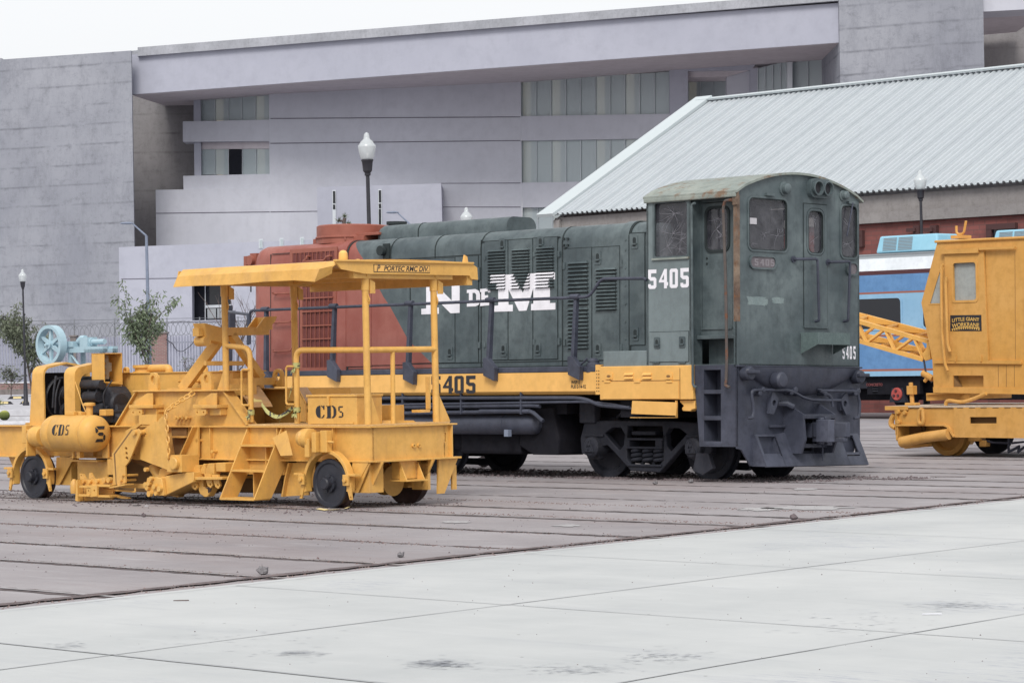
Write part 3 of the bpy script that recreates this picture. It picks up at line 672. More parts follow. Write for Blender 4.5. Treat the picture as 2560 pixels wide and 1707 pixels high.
# curved street lights
m_sl = paint('street_light_grey', (.17,.20,.27), .5, .1, 0, .1)
def cobra(pts, Y, z0, label, headr=1):
    P = [W(x, y, Y) for x, y in pts]; base = Vector((P[-1].x, Y, z0))
    t = thing('road_light', label, 'street light', base, 'grey curved-arm road lights')
    l = [p - base for p in P]
    MB().tube([l[0], l[1]], [.035, .05], 8).obj('arm', m_sl, t)
    MB().tube([l[1], Vector((l[-1].x, 0, 0))], [.07, .11], 10).obj('pole', m_sl, t)
    mb = MB(); h = l[0]
    mb.lathe([(.01,-.5), (.10,-.42), (.15,-.2), (.14,0), (.06,.12), (.03,.2)], o=(h.x - .1, h.y, h.z), ax='x', n=12)
    vs = [(x_, y_, h.z + (z_ - h.z) * .45) for x_, y_, z_ in mb.v]; mb.v = vs; mb.obj('lamp_head', m_sl, t)
cobra([(330,558), (366,590), (372,800)], 140, .5, 'grey curved-arm road light standing by the concrete wall at the left')
cobra([(993,531), (1026,562), (1030,700)], 150, .5, 'grey curved-arm road light peeping over the locomotive hood')

# ---- trees and plants ----
def leafmat(name, c1, c2):
    m, t, b = nodes(name); gi = N(t, 'ShaderNodeTexCoord').outputs['Object']
    c = mix(t, c1, c2, ramp(t, noise_n(t, gi, 9, 3, .6), [(.35, 0), (.65, 1)])); t.links.new(c, b.inputs['Base Color']); b.inputs['Roughness'].default_value = .6
    b.inputs['Specular IOR Level'].default_value = .3; return m
m_leaf = leafmat('leaf_olive', (.10,.135,.08), (.19,.23,.15)); m_leaf2 = leafmat('leaf_dark', (.075,.09,.06), (.15,.17,.115))
m_bark = paint('bark', (.11,.085,.08), .9, .3, .2, .5, spec=.1)
def tree(px, pyb, pyt, Y, z0, label, name, seed, spread=1.0, leaves=900, lsz=.16, mat=None, droop=.5, cat='tree', trunk=.07, blobs=None):
    rnd = random.Random(seed); base = W(px, pyb, Y); base.z = z0; Ht = W(px, pyt, Y).z - z0
    t = thing(name, label, cat, base, None); br = MB(); tips = []
    def grow(p, d, ln_, r, dep):
        pts = [p]; q = p
        for i in range(4):
            d = (d + Vector((rnd.gauss(0,.12), rnd.gauss(0,.12), .05))).normalized(); q = q + d * ln_ / 4; pts.append(q)
            if dep >= 1: tips.append(q)
        br.tube(pts, [r * (1 - .12 * i) for i in range(5)], 5)
        if dep < 3:
            for _ in range(rnd.choice((2, 3, 3)) if dep else 7):
                s_ = pts[rnd.randrange(2, 5)]; nd = (d + Vector((rnd.uniform(-1, 1), rnd.uniform(-1, 1), rnd.uniform(-.1, .6))) * 1.25).normalized()
                nd.x *= spread; grow(s_, nd.normalized(), ln_ * rnd.uniform(.55, .78), r * .55, dep + 1)
    grow(Vector((0,0,0)), Vector((rnd.uniform(-.06,.06), 0, 1)), Ht * .42, trunk, 0)
    mx = max(p.z for p in tips); 
    s_ = Ht / mx; br.v = [(v[0], v[1], v[2] * s_) for v in br.v]; tips = [Vector((p.x, p.y, p.z * s_)) for p in tips]
    br.obj('trunk', m_bark, t)
    cr = MB()
    for _ in range(leaves):
        p = tips[rnd.randrange(len(tips))] + Vector((rnd.gauss(0,.13), rnd.gauss(0,.13), rnd.gauss(-.05,.13)))
        a = rnd.uniform(0, 6.28); l_ = lsz * rnd.uniform(.7, 1.5); dd = Vector((math.cos(a), math.sin(a), -droop * rnd.uniform(.2, 2))).normalized()
        sd_ = dd.cross(Vector((rnd.gauss(0,1), rnd.gauss(0,1), rnd.gauss(0,1)))).normalized() * l_ * .16
        cr.add([p, p + dd * l_ * .5 + sd_, p + dd * l_, p + dd * l_ * .5 - sd_], [(0,1,2,3)])
    if leaves: cr.obj('foliage', mat or m_leaf, t, 0)
    return t
tree(376, 985, 708, 138, .55, 'slender olive-green tree with sparse drooping leaves before the brick fence pier', 'young_tree', 12, 1.15, 2300, .21, m_leaf, .9, trunk=.06)
tree(82, 985, 758, 142, .6, 'bushy grey-green tree behind the pale blue flywheel and left lamp post', 'bushy_tree', 21, 1.3, 3000, .20, m_leaf2, 1.2, trunk=.07)
tree(28, 985, 912, 145, .62, 'small dark shrub growing against the fence at the far left', 'shrub', 5, 1.2, 420, .15, m_leaf2, .1, 'shrub', .03)
tree(478, 985, 880, 146, .62, 'small twiggy dark shrub against the palisade fence left of the A-frame', 'shrub', 9, .6, 120, .13, m_leaf2, .1, 'shrub', .025)
tree(605, 985, 700, 132, .5, 'bare leafless small tree in front of the dark office window', 'bare_tree', 33, .8, 0, .1, None, .1, trunk=.06)
# little tree rising behind the red hood
tb = W(862, 580, 75); t = thing('branching_palm', 'small plant with spiky tufts rising behind the red hood', 'tree', (tb.x, tb.y, 0))
m1, m2 = MB(), MB(); loc = lambda x, y: W(x, y, 75) - Vector((tb.x, tb.y, 0))
m1.tube([(0,0,0), loc(862,575), loc(860,556), loc(862,545)], .05, 6); m1.tube([loc(862,560), loc(855,552), loc(846,552)], .03, 5); m1.tube([loc(862,565), loc(868,562), loc(872,560)], .03, 5)
m1.obj('trunk', m_bark, t)
rnd = random.Random(3)
for x, y in ((862,541), (846,552), (873,560)):
    c_ = loc(x, y)
    for _ in range(46):
        d = Vector((rnd.gauss(0,1), rnd.gauss(0,1), rnd.gauss(.3,.8))).normalized(); s_ = d.orthogonal().normalized() * .012
        l_ = rnd.uniform(.08, .16); m2.add([c_ - s_, c_ + s_, c_ + d * l_], [(0, 1, 2)])
m2.obj('foliage', m_leaf2, t, 0)
# barrel cactus and agave
cz = W(10, 972, 104); t = thing('barrel_cactus', 'round green barrel cactus with yellow crown in the bed at the left edge', 'cactus', (cz.x, 104, .08))
mb = MB(); R_ = .19; n = 44; ring = []
for i in range(9):
    f = rad(-70 + 160 * i / 8); ring.append([(R_ * (1 + (.06 if j % 2 else -.04)) * math.cos(f) * math.cos(2*math.pi*j/n), R_ * (1 + (.06 if j % 2 else -.04)) * math.cos(f) * math.sin(2*math.pi*j/n), R_ * .95 + R_ * math.sin(f)) for j in range(n + 1)])
mb.grid(ring)
cm, ct, cb_ = nodes('cactus_skin'); cco = N(ct, 'ShaderNodeTexCoord').outputs['Generated']; spx = N(ct, 'ShaderNodeSeparateXYZ'); ct.links.new(cco, spx.inputs[0])
ct.links.new(ramp(ct, spx.outputs['Z'], [(.1, (.05,.075,.02)), (.75, (.14,.17,.035)), (1, (.42,.42,.12))]), cb_.inputs['Base Color']); cb_.inputs['Roughness'].default_value = .8
t.scale = (1.0, 1.0, 1.0); mb.obj('body', cm, t, 0)
ap = W(-8, 975, 90); t = thing('agave', 'green spiky agave leaves entering at the left picture edge', 'plant', (ap.x, 90, .0)); mb = MB(); rnd = random.Random(8)
for i in range(38):
    a = rnd.uniform(0, 6.28); el = rnd.uniform(.1, 1.3); d = Vector((math.cos(a)*math.cos(el), math.sin(a)*math.cos(el), math.sin(el))); s_ = Vector((-math.sin(a), math.cos(a), 0)) * .025
    c0 = Vector((0, 0, .75)); l_ = rnd.uniform(.3, .5); mid = c0 + d * l_ * .5 + Vector((0,0,.03)); tip = c0 + d * l_ - Vector((0,0,.08))
    mb.add([c0 - s_*.6, c0 + s_*.6, mid + s_, mid - s_, tip], [(0,1,2,3), (3,2,4)])
mb.obj('leaves', leafmat('agave_leaf', (.14,.19,.08), (.26,.29,.13)), t, 0); MB().cyl((0,0,0), (0,0,.78), .07, 10).obj('stem', m_bark, t)

# ---- pale blue stationary engine with a big flywheel ----
m_pblue = paint('pale_blue_paint', (.36,.50,.57), .5, .1, .1, .2, dark=(.2,.26,.3), fade=(.42,.57,.64))
EO = W(121, 862, 108); E = Fr((EO.x, EO.y, EO.z), 42)
t = thing('flywheel_engine', 'pale blue stationary engine with a large six-spoked flywheel on a stand', 'engine', E.M)
R_ = .755
fw = MB().lathe([(R_-.13,-.02), (R_-.13,.30), (R_,.30), (R_,-.02)], ax='y', n=48, ring=True).obj('flywheel', m_pblue, t)
for k in range(6):
    a = rad(60 * k + 30); c_, s_ = math.cos(a), math.sin(a)
    MB().hull([(c_*.1 - s_*.075, .06, s_*.1 + c_*.075), (c_*.1 + s_*.075, .06, s_*.1 - c_*.075), (c_*.1 + s_*.075, .2, s_*.1 - c_*.075), (c_*.1 - s_*.075, .2, s_*.1 + c_*.075)],
              [(c_*.65 - s_*.045, .1, s_*.65 + c_*.045), (c_*.65 + s_*.045, .1, s_*.65 - c_*.045), (c_*.65 + s_*.045, .18, s_*.65 - c_*.045), (c_*.65 - s_*.045, .18, s_*.65 + c_*.045)]).obj('spoke', m_pblue, fw)
MB().lathe([(.15,-.04), (.15,.26), (.1,.28), (.1,.6)], ax='y', n=20).lathe([(.055,-.16), (.055,.0)], ax='y', n=12).obj('hub', m_pblue, fw)
mb = MB(); mb.box(.35, 2.6, .5, .75, -.32, -.1); mb.box(.35, 2.6, 1.0, 1.25, -.32, -.1); mb.box(1.5, 2.6, .5, 1.25, -.32, -.2); mb.obj('bed_beam', m_pblue, t)
mb = MB(); mb.box(.55, .9, .45, 1.0, -.1, .12); mb.tube([(.9,.75,.1), (1.1,.75,.22), (1.3,.75,.22)], .12, 12); mb.box(1.25, 1.7, .5, 1.0, -.1, .26); mb.obj('crankcase', m_pblue, t)
MB().cyl((1.7,.75,.08), (2.45,.75,.08), .1, 16).cyl((1.7,.75,.08), (1.75,.75,.08), .16, 16).obj('cylinder', m_pblue, t)
MB().cyl((-.0,.6,0), (.8,.75,0), .07, 12).obj('shaft', m_pblue, t)
mb = MB(); zg = -EO.z + .1
for x_, y_ in ((.5,.55), (.5,1.15), (2.4,.55), (2.4,1.15)): mb.box(x_, x_+.14, y_, y_+.14, zg, -.32)
mb.tube([(.57,.6,-.35), (1.2,.6,-.9), (.57,.6,-1.4)], .04, 6); mb.tube([(2.4,.6,-.35), (1.8,.6,-.9)], .04, 6)
mb.obj('stand', m_pblue, t, 0)
# ================= LOCOMOTIVE =================
LT = thing('diesel_locomotive', 'green diesel switcher locomotive with rust-red hood end, yellow sill and white 5405 on its cab', 'locomotive', L.M)
VS, VH, VC, VF, VHF = -.77, -.16, .64, 2.05, 1.44
Z0, ZS, ZB = 1.74, 1.65, 1.306
LV = L.V
def up(px, py=None, v=VH): return LV(px, 750 if py is None else py, v).x
def qd(mb, fr, pts, v, th, ax=1):                 # pixel polygon on plane v, extruded away by th
    P = [fr.hit(x, y, ax, v) for x, y in pts]
    if ax == 1: return mb.pr([(p.x, p.z) for p in P], 'y', v, v + th)
    return mb.pr([(p.y, p.z) for p in P], 'x', v - th, v)
def rectpx(fr, x0, y0, x1, y1, v):                # -> u0,u1,z0,z1
    a, b = fr.V(x0, y0, v), fr.V(x1, y1, v); return a.x, b.x, b.z, a.z

# two-colour hood paint: rust-red tail with curved boundary to green
def mat_hood():
    m = m_green.copy(); m.name = 'hood_two_tone'; t = m.node_tree; b = t.nodes['Principled BSDF']
    old = b.inputs['Base Color'].links[0].from_socket
    co = [n for n in t.nodes if n.type == 'TEX_COORD'][0].outputs['Object']
    sp = N(t, 'ShaderNodeSeparateXYZ'); t.links.new(co, sp.inputs[0])
    pts = [(1081,908),(1022,850),(976,765),(960,742),(944,711),(906,644),(890,622),(874,603)]
    P = [LV(x, y, VH) for x, y in pts]; lo, hi = 1.6, 4.2
    mr = N(t, 'ShaderNodeMapRange'); mr.inputs['From Min'].default_value = lo; mr.inputs['From Max'].default_value = hi; t.links.new(sp.outputs['Z'], mr.inputs['Value'])
    st = [((p.z - lo) / (hi - lo), (p.x + 12) / 12) for p in P]
    rp = ramp(t, mr.outputs[0], [(a, b_) for a, b_ in st])
    sub = N(t, 'ShaderNodeMath', operation='MULTIPLY_ADD'); sub.inputs[1].default_value = 12; sub.inputs[2].default_value = -12; t.links.new(rp, sub.inputs[0])
    gt = N(t, 'ShaderNodeMath', operation='GREATER_THAN'); t.links.new(sp.outputs['X'], gt.inputs[0]); t.links.new(sub.outputs[0], gt.inputs[1])
    red = mix(t, (.26,.074,.056), (.32,.115,.09), ramp(t, noise_n(t, co, 1.2, 5), [(.4, 0), (.65, 1)]))
    red = mix(t, red, (.20,.05,.035), ramp(t, noise_n(t, co, 6, 6, .7, (1,1,.3)), [(.5, 0), (.8, .6)]))
    t.links.new(mix(t, red, old, gt.outputs[0]), b.inputs['Base Color']); return m
m_hood = mat_hood()
m_red = paint('rust_red', (.27,.082,.055), .5, .15, .15, .2, dark=(.14,.04,.03), fade=(.33,.125,.09), fadeamt=.35)
m_redd = paint('dark_red_shutter', (.13,.03,.025), .6, .2, .2, .1, dark=(.06,.015,.015))
m_roofrust = paint('cab_roof_paint', (.20,.235,.22), .65, .2, .25, .3, dark=(.12,.09,.065), rust=.5, rustcol=(.19,.13,.09), fade=(.34,.36,.32), sc=1.3)
m_cabglass = glassmat('cracked_glass', (.04,.04,.052), .6, .08, cracks=True)
m_crack = flat('crack_line', (.20,.20,.23), .5)
m_int = flat('cab_interior', (.03,.033,.04), .9)

uL, uCab, uF = -10.89, -.58, 1.23
# hood body
r_, zt_ = .27, 3.985
prof = [(VH, Z0 + .0), (VH, zt_ - r_)] + [(VH + r_ - r_ * math.cos(rad(a)), zt_ - r_ + r_ * math.sin(rad(a))) for a in (15, 30, 45, 60, 75, 90)]
prof += [(VHF - (y - VH), z) for y, z in reversed(prof)]
mb = MB(); uB = up(862, 640)
mb.pr(prof, 'x', uL + .27, uCab)
# rounded tail: shrink the profile over the last 27 cm
def scl(k, u):
    R2 = .27 * (1 - k); return [(u, VC + (y - VC) * (1 - R2 / .8 * .9), Z0 + (z - Z0) * (1 - R2 / 2.24)) for y, z in prof]
rings = []
for a in (0, 22, 45, 67, 90): rings.append(scl(math.sin(rad(a)), uL + .27 - .27 * math.cos(rad(a))))
n_ = len(prof)
for A, B_ in zip(rings, rings[1:]): mb.add(A + B_, [(i, (i+1) % n_, (i+1) % n_ + n_, i + n_) for i in range(n_)])
mb.add(rings[0], [tuple(range(n_))])
hood = mb.obj('hood', m_hood, LT, 28)
def bandx(u0, u1, grow, mat, name, parent=hood):     # band that follows the hood profile
    P = [(VC + (y - VC) * (1 + grow / .8), z + (grow if z > 2 else 0)) for y, z in prof]
    return MB().pr(P, 'x', u0, u1).obj(name, mat, parent, 28)
b0 = LV(858, 640, VH).x
bandx(b0 - .10, b0 + .09, .02, m_hood, 'hood_band')
bandx(b0 + .10, b0 + .135, .01, m_greend, 'seam')
for px in (977, 1088, 1203, 1406):
    u_ = up(px, 600); bandx(u_ - .011, u_ + .011, .006, m_greend, 'seam')
b1 = up(1564.5, 640); bandx(b1 - .10, b1 + .075, .022, m_green, 'hood_band'); bandx(b1 + .075, b1 + .11, .012, m_greend, 'seam')
# long seams
def hseam(x0, y0, x1, y1, w_=.012, v=VH, par=hood, vert=False):
    a, b = LV(x0, y0, v), LV(x1, y1, v); m_ = MB()
    if vert: m_.box(a.x - w_/2, a.x + w_/2, v - .006, v + .01, b.z, a.z)
    else:
        z = (a.z + b.z) / 2; m_.box(a.x, b.x, v - .006, v + .01, z - w_/2, z + w_/2)
    return m_.obj('seam', m_greend, par, 0)
hseam(977, 648, 1203, 637.5); hseam(1203, 604, 1400, 593); hseam(1572, 583.5, 1614, 581)
hseam(1203, 638, 1203, 600, .012, VH, hood, True)
hseam(862, 912, 1512, 901, .014); hseam(700, 929, 1510, 909, .008)
# engine doors with louvres
def door(x0, y0, x1, y1, mat=m_hood, lat=(), name='engine_door', th=.014):
    u0, u1, z0, z1 = rectpx(L, x0, y0, x1, y1, VH); u1 = max(u0 + .1, u1)
    back = MB().box(u0 - .007, u1 + .007, VH - .004, VH + .01, z0 - .007, z1 + .007)
    d = MB().box(u0 + .006, u1 - .006, VH - th, VH + .01, z0 + .006, z1 - .006).obj(name, mat, LT, 0)
    back.obj('door_gap', m_greend, d, 0)
    for px, py in lat: latch(px, py, VH - th, d, mat)
    return d, (u0, u1, z0, z1)
def latch(px, py, v, par, mat, w_=.135, h_=.21, hor=False):
    c = LV(px, py, v); g_ = MB().pr(rrect(c.x-w_/2, c.x+w_/2, c.z-h_/2, c.z+h_/2, .02), 'y', v-.012, v+.004).obj('latch_plate', mat, par, 0)
    MB().pr(rrect(c.x-w_/2+.035, c.x+w_/2-.035, c.z-h_/2+.035, c.z+h_/2-.035, .03), 'y', v-.015, v-.01).obj('latch_recess', m_greend if mat is not m_yel3 else m_darkyel, g_, 0)
    MB().box(c.x-.04, c.x+.05, v-.035, v-.014, c.z-.045, c.z-.02).obj('latch_handle', mat, g_, 0)
m_darkyel = flat('shaded_yellow', (.20,.11,.04), .8)  # yellow darkened: shade of recesses and gaps put into the colour, also seams
def louvres(x0, y0, x1, y1, n, par, mat=m_green, v=VH - .014, split=None):
    u0, u1, z0, z1 = rectpx(L, x0, y0, x1, y1, v); p_ = (z1 - z0) / n
    dk = MB()
    for i in range(n):
        z = z1 - p_ * i; mb = MB()
        top, bot = z, z - p_ * .55; pr_ = .045
        mb.hull([(u0+.03, v, top), (u1-.03, v, top), (u1-.03, v, bot), (u0+.03, v, bot)], [(u0+.05, v-pr_*.35, top-.004), (u1-.05, v-pr_*.35, top-.004), (u1, v-pr_, bot), (u0, v-pr_, bot)])
        mb.obj('louvre', mat(i / n) if callable(mat) else mat, par, 40)
        dk.box(u0+.01, u1-.01, v-.004, v+.002, bot - p_*.30, bot)
    dk.obj('louvre_slot', m_greend, par, 0)
A_ = [door(830, 656, 930, 916), door(930, 652, 1026, 912), door(1028, 650, 1138.5, 906.5, lat=((1125, 882.6),)), door(1139.5, 642, 1197, 906)]
dB1, _ = door(1212.5, 604, 1271, 899.6, lat=((1256,612.6),(1259,874.7)))
dB2, _ = door(1272, 600, 1333, 898.5)
dB3, _ = door(1334, 595.5, 1395, 897.5, lat=((1352,607.5),(1345,873)))
dC1, _ = door(1410, 622.5, 1480.5, 901); dC2, _ = door(1481.5, 619, 1551, 899.5, lat=((1495,645),(1495,873)))
louvres(1219, 626, 1265, 724.5, 13, dB1); louvres(1279, 623, 1326, 722.5, 13, dB2); louvres(1340, 618, 1387, 720, 13, dB3)
louvres(1418.7, 655, 1473, 764, 11, dC1); louvres(1418.7, 770, 1473, 874, 11, dC1); louvres(1489, 671, 1544, 777, 12, dC2)
door(1574.5, 584, 1613.5, 862.5, lat=((1587,605),(1589,835)))
for x, y0, y1 in ((1212,640,650),(1335,630,642),(1397,628,642),(1410,657,673),(1553,650,668),(1553,860,878),(1197,668,700),(1198,855,870),(1212,855,868),(1335,848,862),(1397,845,862),(1411,848,864)):
    a, b = LV(x, y0, VH-.02), LV(x, y1, VH-.02); MB().box(a.x-.02, a.x+.025, VH-.03, VH, b.z, a.z).obj('hinge', m_green, hood, 0)
for x, y in ((1411,597),(1421,597),(1411,613),(1421,613),(1415,620)):
    a = LV(x, y, VH); MB().box(a.x-.015, a.x+.015, VH-.03, VH, a.z-.015, a.z+.015).obj('bolt', m_greend, hood, 0)
mb = MB()
for y in (600, 625, 670, 714, 760, 805, 848):
    a = LV(1564, y, VH-.02); mb.box(a.x-.012, a.x+.012, VH-.033, VH, a.z-.012, a.z+.012)
mb.obj('rivets', m_green, hood, 0)
# lettering: N DE M (slab serif, painted; sits just proud of the doors and louvres)
VL = VH - .018
def letpx(polys, name, v=VL, mat=m_white, par=hood, th=.003, holes=None, fr=L):
    mb = MB()
    for k, pl in enumerate(polys):
        P = [fr.V(x, y, v) for x, y in pl]; hs = [[(q.x, q.z) for q in (fr.V(x, y, v) for x, y in h)] for h in (holes or {}).get(k, [])]
        mb.pr([(p.x, p.z) for p in P], 'y', v, v + th, hs)
    return mb.obj(name, mat, par, 0)
def c3(l): return [(1000 + x / 3.1357, 500 + y / 3.1357) for x, y in l]
letpx([c3([(167,640),(250,636),(405,788),(405,664),(378,665),(376,626),(502,622),(502,652),(467,655),(467,884),(396,888),(243,735),(240,848),(304,842),(304,892),(167,897),(167,853),(205,850),(205,670),(167,674)])], 'letter_n')
letpx([c3([(524,704),(590,698),(618,712),(628,740),(628,795),(616,822),(592,833),(524,836),(524,812),(540,810),(540,728),(524,730)])], 'letter_d', holes={0:[c3([(568,728),(588,728),(597,742),(597,795),(588,808),(568,810)])]})
letpx([c3([(628,698),(708,690),(708,725),(690,726),(688,716),(664,718),(664,748),(690,745),(690,768),(664,770),(664,802),(690,800),(692,788),(708,786),(708,824),(628,832),(628,806),(637,806),(637,722),(628,722)])], 'letter_e')
# the M runs over louvres: one flat painted letter on the door sheet plus painted louvre lips
Mout = c3([(722,592),(898,582),(962,728),(1022,576),(1215,568),(1215,622),(1175,625),(1175,808),(1218,806),(1218,858),(1027,865),(1027,815),(1045,812),(1045,690),(992,866),(932,870),(850,700),(850,822),(884,820),(884,872),(730,876),(730,830),(770,826),(770,642),(722,645)])
letpx([Mout], 'letter_m', v=VH - .019)
def inside(poly, x, y):
    c = False
    for i in range(len(poly)):
        (x0, y0), (x1, y1) = poly[i], poly[i-1]
        if (y0 > y) != (y1 > y) and x < (x1 - x0) * (y - y0) / (y1 - y0) + x0: c = not c
    return c
for (x0, y0, x1, y1, nn, dd) in ((1219,626,1265,724.5,13,dB1), (1279,623,1326,722.5,13,dB2), (1340,618,1387,720,13,dB3)):
    u0, u1, z0, z1 = rectpx(L, x0, y0, x1, y1, VH-.014); p_ = (z1-z0)/nn; v = VH - .014
    for i in range(nn):
        mb = MB(); z = z1 - p_*i; bot = z - p_*.55; S_ = 30
        for k in range(S_):
            xa, xb = x0 + (x1-x0)*k/S_, x0 + (x1-x0)*(k+1)/S_; ym = y0 + (y1-y0)*(i+.35)/nn
            if inside(Mout, (xa+xb)/2, ym):
                ua, ub = u0 + (u1-u0)*k/S_, u0 + (u1-u0)*(k+1)/S_
                e_ = .003
                mb.add([(ua, v-.045*.35-e_, z-.004), (ub, v-.045*.35-e_, z-.004), (ub, v-.045-e_, bot-.002), (ua, v-.045-e_, bot-.002)], [(0,1,2,3)])
        if mb.v: mb.obj('painted_louvre', m_white, dd, 0)
# louvre gaps through the M stay green-dark: thin slots in front of the letter
for (x0, y0, x1, y1, nn, dd) in ((1219,626,1265,724.5,13,dB1), (1279,623,1326,722.5,13,dB2), (1340,618,1387,720,13,dB3)):
    u0, u1, z0, z1 = rectpx(L, x0, y0, x1, y1, VH-.014); p_ = (z1-z0)/nn; mb = MB()
    for i in range(nn):
        bot = z1 - p_*i - p_*.55; mb.box(u0+.01, u1-.01, VH-.024, VH-.018, bot - p_*.28, bot)
    mb.obj('louvre_slot', m_greend, dd, 0)

# red tail: shutters, grilles, grab rails
def shutter(x0, y0, x1, y1, n, bars, name='radiator_shutter'):
    u0, u1, z0, z1 = rectpx(L, x0, y0, x1, y1, VH); f_ = .07
    fr_ = MB().pr([(u0-f_,z0-f_),(u1+f_,z0-f_),(u1+f_,z1+f_),(u0-f_,z1+f_)], 'y', VH-.025, VH, [[(u0,z0),(u1,z0),(u1,z1),(u0,z1)]]).obj(name, m_red, LT, 0)
    MB().box(u0, u1, VH-.004, VH+.0, z0, z1).obj('shutter_back', flat('shutter_dark', (.045,.008,.008), .9), fr_, 0)
    mb = MB(); p_ = (u1-u0)/n
    for i in range(n):
        a = u0 + p_*i; mb.hull([(a+.01, VH-.022, z0), (a+.02, VH-.022, z0), (a+p_*.86, VH-.002, z0), (a+p_*.8, VH-.002, z0)], [(a+.01, VH-.022, z1), (a+.02, VH-.022, z1), (a+p_*.86, VH-.002, z1), (a+p_*.8, VH-.002, z1)])
    mb.obj('shutter_blade', m_redd, fr_, 0)
    for t_ in bars:
        z = z1 + (z0-z1)*t_; MB().box(u0, u1, VH-.045, VH-.03, z-.012, z+.012).obj('grille_bar', m_red, fr_, 0)
    mb = MB(); k = int((u1-u0)/.11)
    for i in range(1, k): mb.box(u0+(u1-u0)*i/k-.006, u0+(u1-u0)*i/k+.006, VH-.04, VH-.03, z0, z1)
    mb.obj('grille_rod', m_red, fr_, 0)
    return fr_
shutter(734, 634, 838.5, 684, 16, (.45,))
shutter(759, 711, 836, 917.5, 13, (.17,.33,.5,.66))
hseam(677, 636, 677, 918, .012, VH, hood, True); hseam(680, 636, 728, 632); hseam(728, 632, 728, 700, .012, VH, hood, True); hseam(749, 705, 749, 925, .012, VH, hood, True)
hseam(845, 700, 845, 918, .012, VH, hood, True); hseam(857, 710, 857, 920, .012, VH, hood, True); hseam(627, 700, 627, 730, .02, VH, hood, True)
def grab(pts, v, r, mat, par, stand=.08, name='grab_rail', fr=L):
    P = [fr.V(x, y, v - stand) for x, y in pts]; a, b = Vector(P[0]), Vector(P[-1]); a.y = v; b.y = v
    return MB().tube(bend([a] + P + [b], .03, 3), r, 6).obj(name, mat, par)
for y in (735, 807, 879): grab([(682, y), (682, y-5), (682, y), (726, y-2.5), (726, y-8)], VH, .014, m_red, LT)
grab([(766, 641), (766, 648), (759, 652), (757, 655), (810, 651), (815, 643), (821, 640)], VH, .018, m_red, LT, .1)
P = [LV(x, y, .1) for x, y in ((806,606),(804,592),(862,588),(863,600))]; MB().tube(bend(P, .06), .016, 6).obj('roof_grab_rail', m_red, LT)
c = LV(631, 652, -.0)   # red marker lamps at the tail corner
mk = MB().lathe([(.09,-.04), (.09,.04), (.07,.05), (.07,.02)], o=(c.x+.05, c.y-.08, c.z), ax='y', n=14).box(c.x-.10, c.x-.02, c.y-.12, c.y+.05, c.z-.1, c.z+.08).box(c.x-.02, c.x+.16, c.y-.04, c.y+.1, c.z-.13, c.z+.13).obj('marker_lamp', m_red, LT)
c = LV(965, 630, VH)    # classification lamp on the green
MB().lathe([(.085,-.10), (.085,-.02), (.06,0)], o=(c.x-.03, VH-.02, c.z+.02), ax='y', n=16).box(c.x-.05, c.x+.11, VH-.03, VH, c.z-.12, c.z+.14).obj('marker_lamp', m_greend, LT)
# stuff on the hood roof
c = LV(885, 600, VC); Rr = .66
MB().lathe([(Rr,3.97), (Rr,4.28), (Rr-.03,4.30), (Rr-.05,4.28), (Rr-.05,4.2), (.01,4.2)], o=(c.x, VC, 0), n=40).lathe([(Rr+.01,4.1), (Rr+.02,4.09), (Rr+.02,4.07), (Rr+.01,4.06)], o=(c.x, VC, 0), n=40).obj('fan_shroud', m_red, LT)
a, b = LV(782, 603, .2).x, LV(942, 598, .2).x
MB().box(a, b - .35, .2, 1.08, 3.96, 4.08).box(a+.25, b, .24, 1.04, 4.08, 4.13).obj('roof_base', m_red, LT, 0, .01)
a, b = LV(939, 572, .33).x, LV(1270, 560, .33).x
rbp = [(.30, 3.96), (.30, 4.09)] + [(.30 + .16 - .16*math.cos(rad(q)), 4.09 + .16*math.sin(rad(q))) for q in (20, 45, 70, 90)]; rbp += [(1.28 - y, z) for y, z in reversed(rbp)]
mb = MB(); mb.pr(rbp, 'x', a + .15, b)
sm = [[(u_, VC + (y-VC)*k, 3.96 + (z-3.96)*k2) for y, z in rbp] for u_, k, k2 in ((a, .55, .35), (a+.03, .8, .75), (a+.08, .93, .92), (a+.15, 1, 1))]
for A, B_ in zip(sm, sm[1:]): mb.add(A + B_, [(i, (i+1) % len(rbp), (i+1) % len(rbp) + len(rbp), i + len(rbp)) for i in range(len(rbp))])
mb.add(sm[0], [tuple(range(len(rbp)))])
rb = mb.obj('roof_box', m_green, LT, 30)
s0 = LV(1048, 560, .33).x; P = [(VC + (y-VC)*1.02, z+.006) for y, z in rbp]; MB().pr(P, 'x', s0, s0+.02).obj('seam', m_greend, rb, 0)
c = LV(981, 558, VC); MB().lathe([(.14,4.1), (.14,4.27), (.18,4.28), (.18,4.33)], o=(c.x+.0, VC+.1, 0), n=20).obj('roof_vent', m_greend, LT)

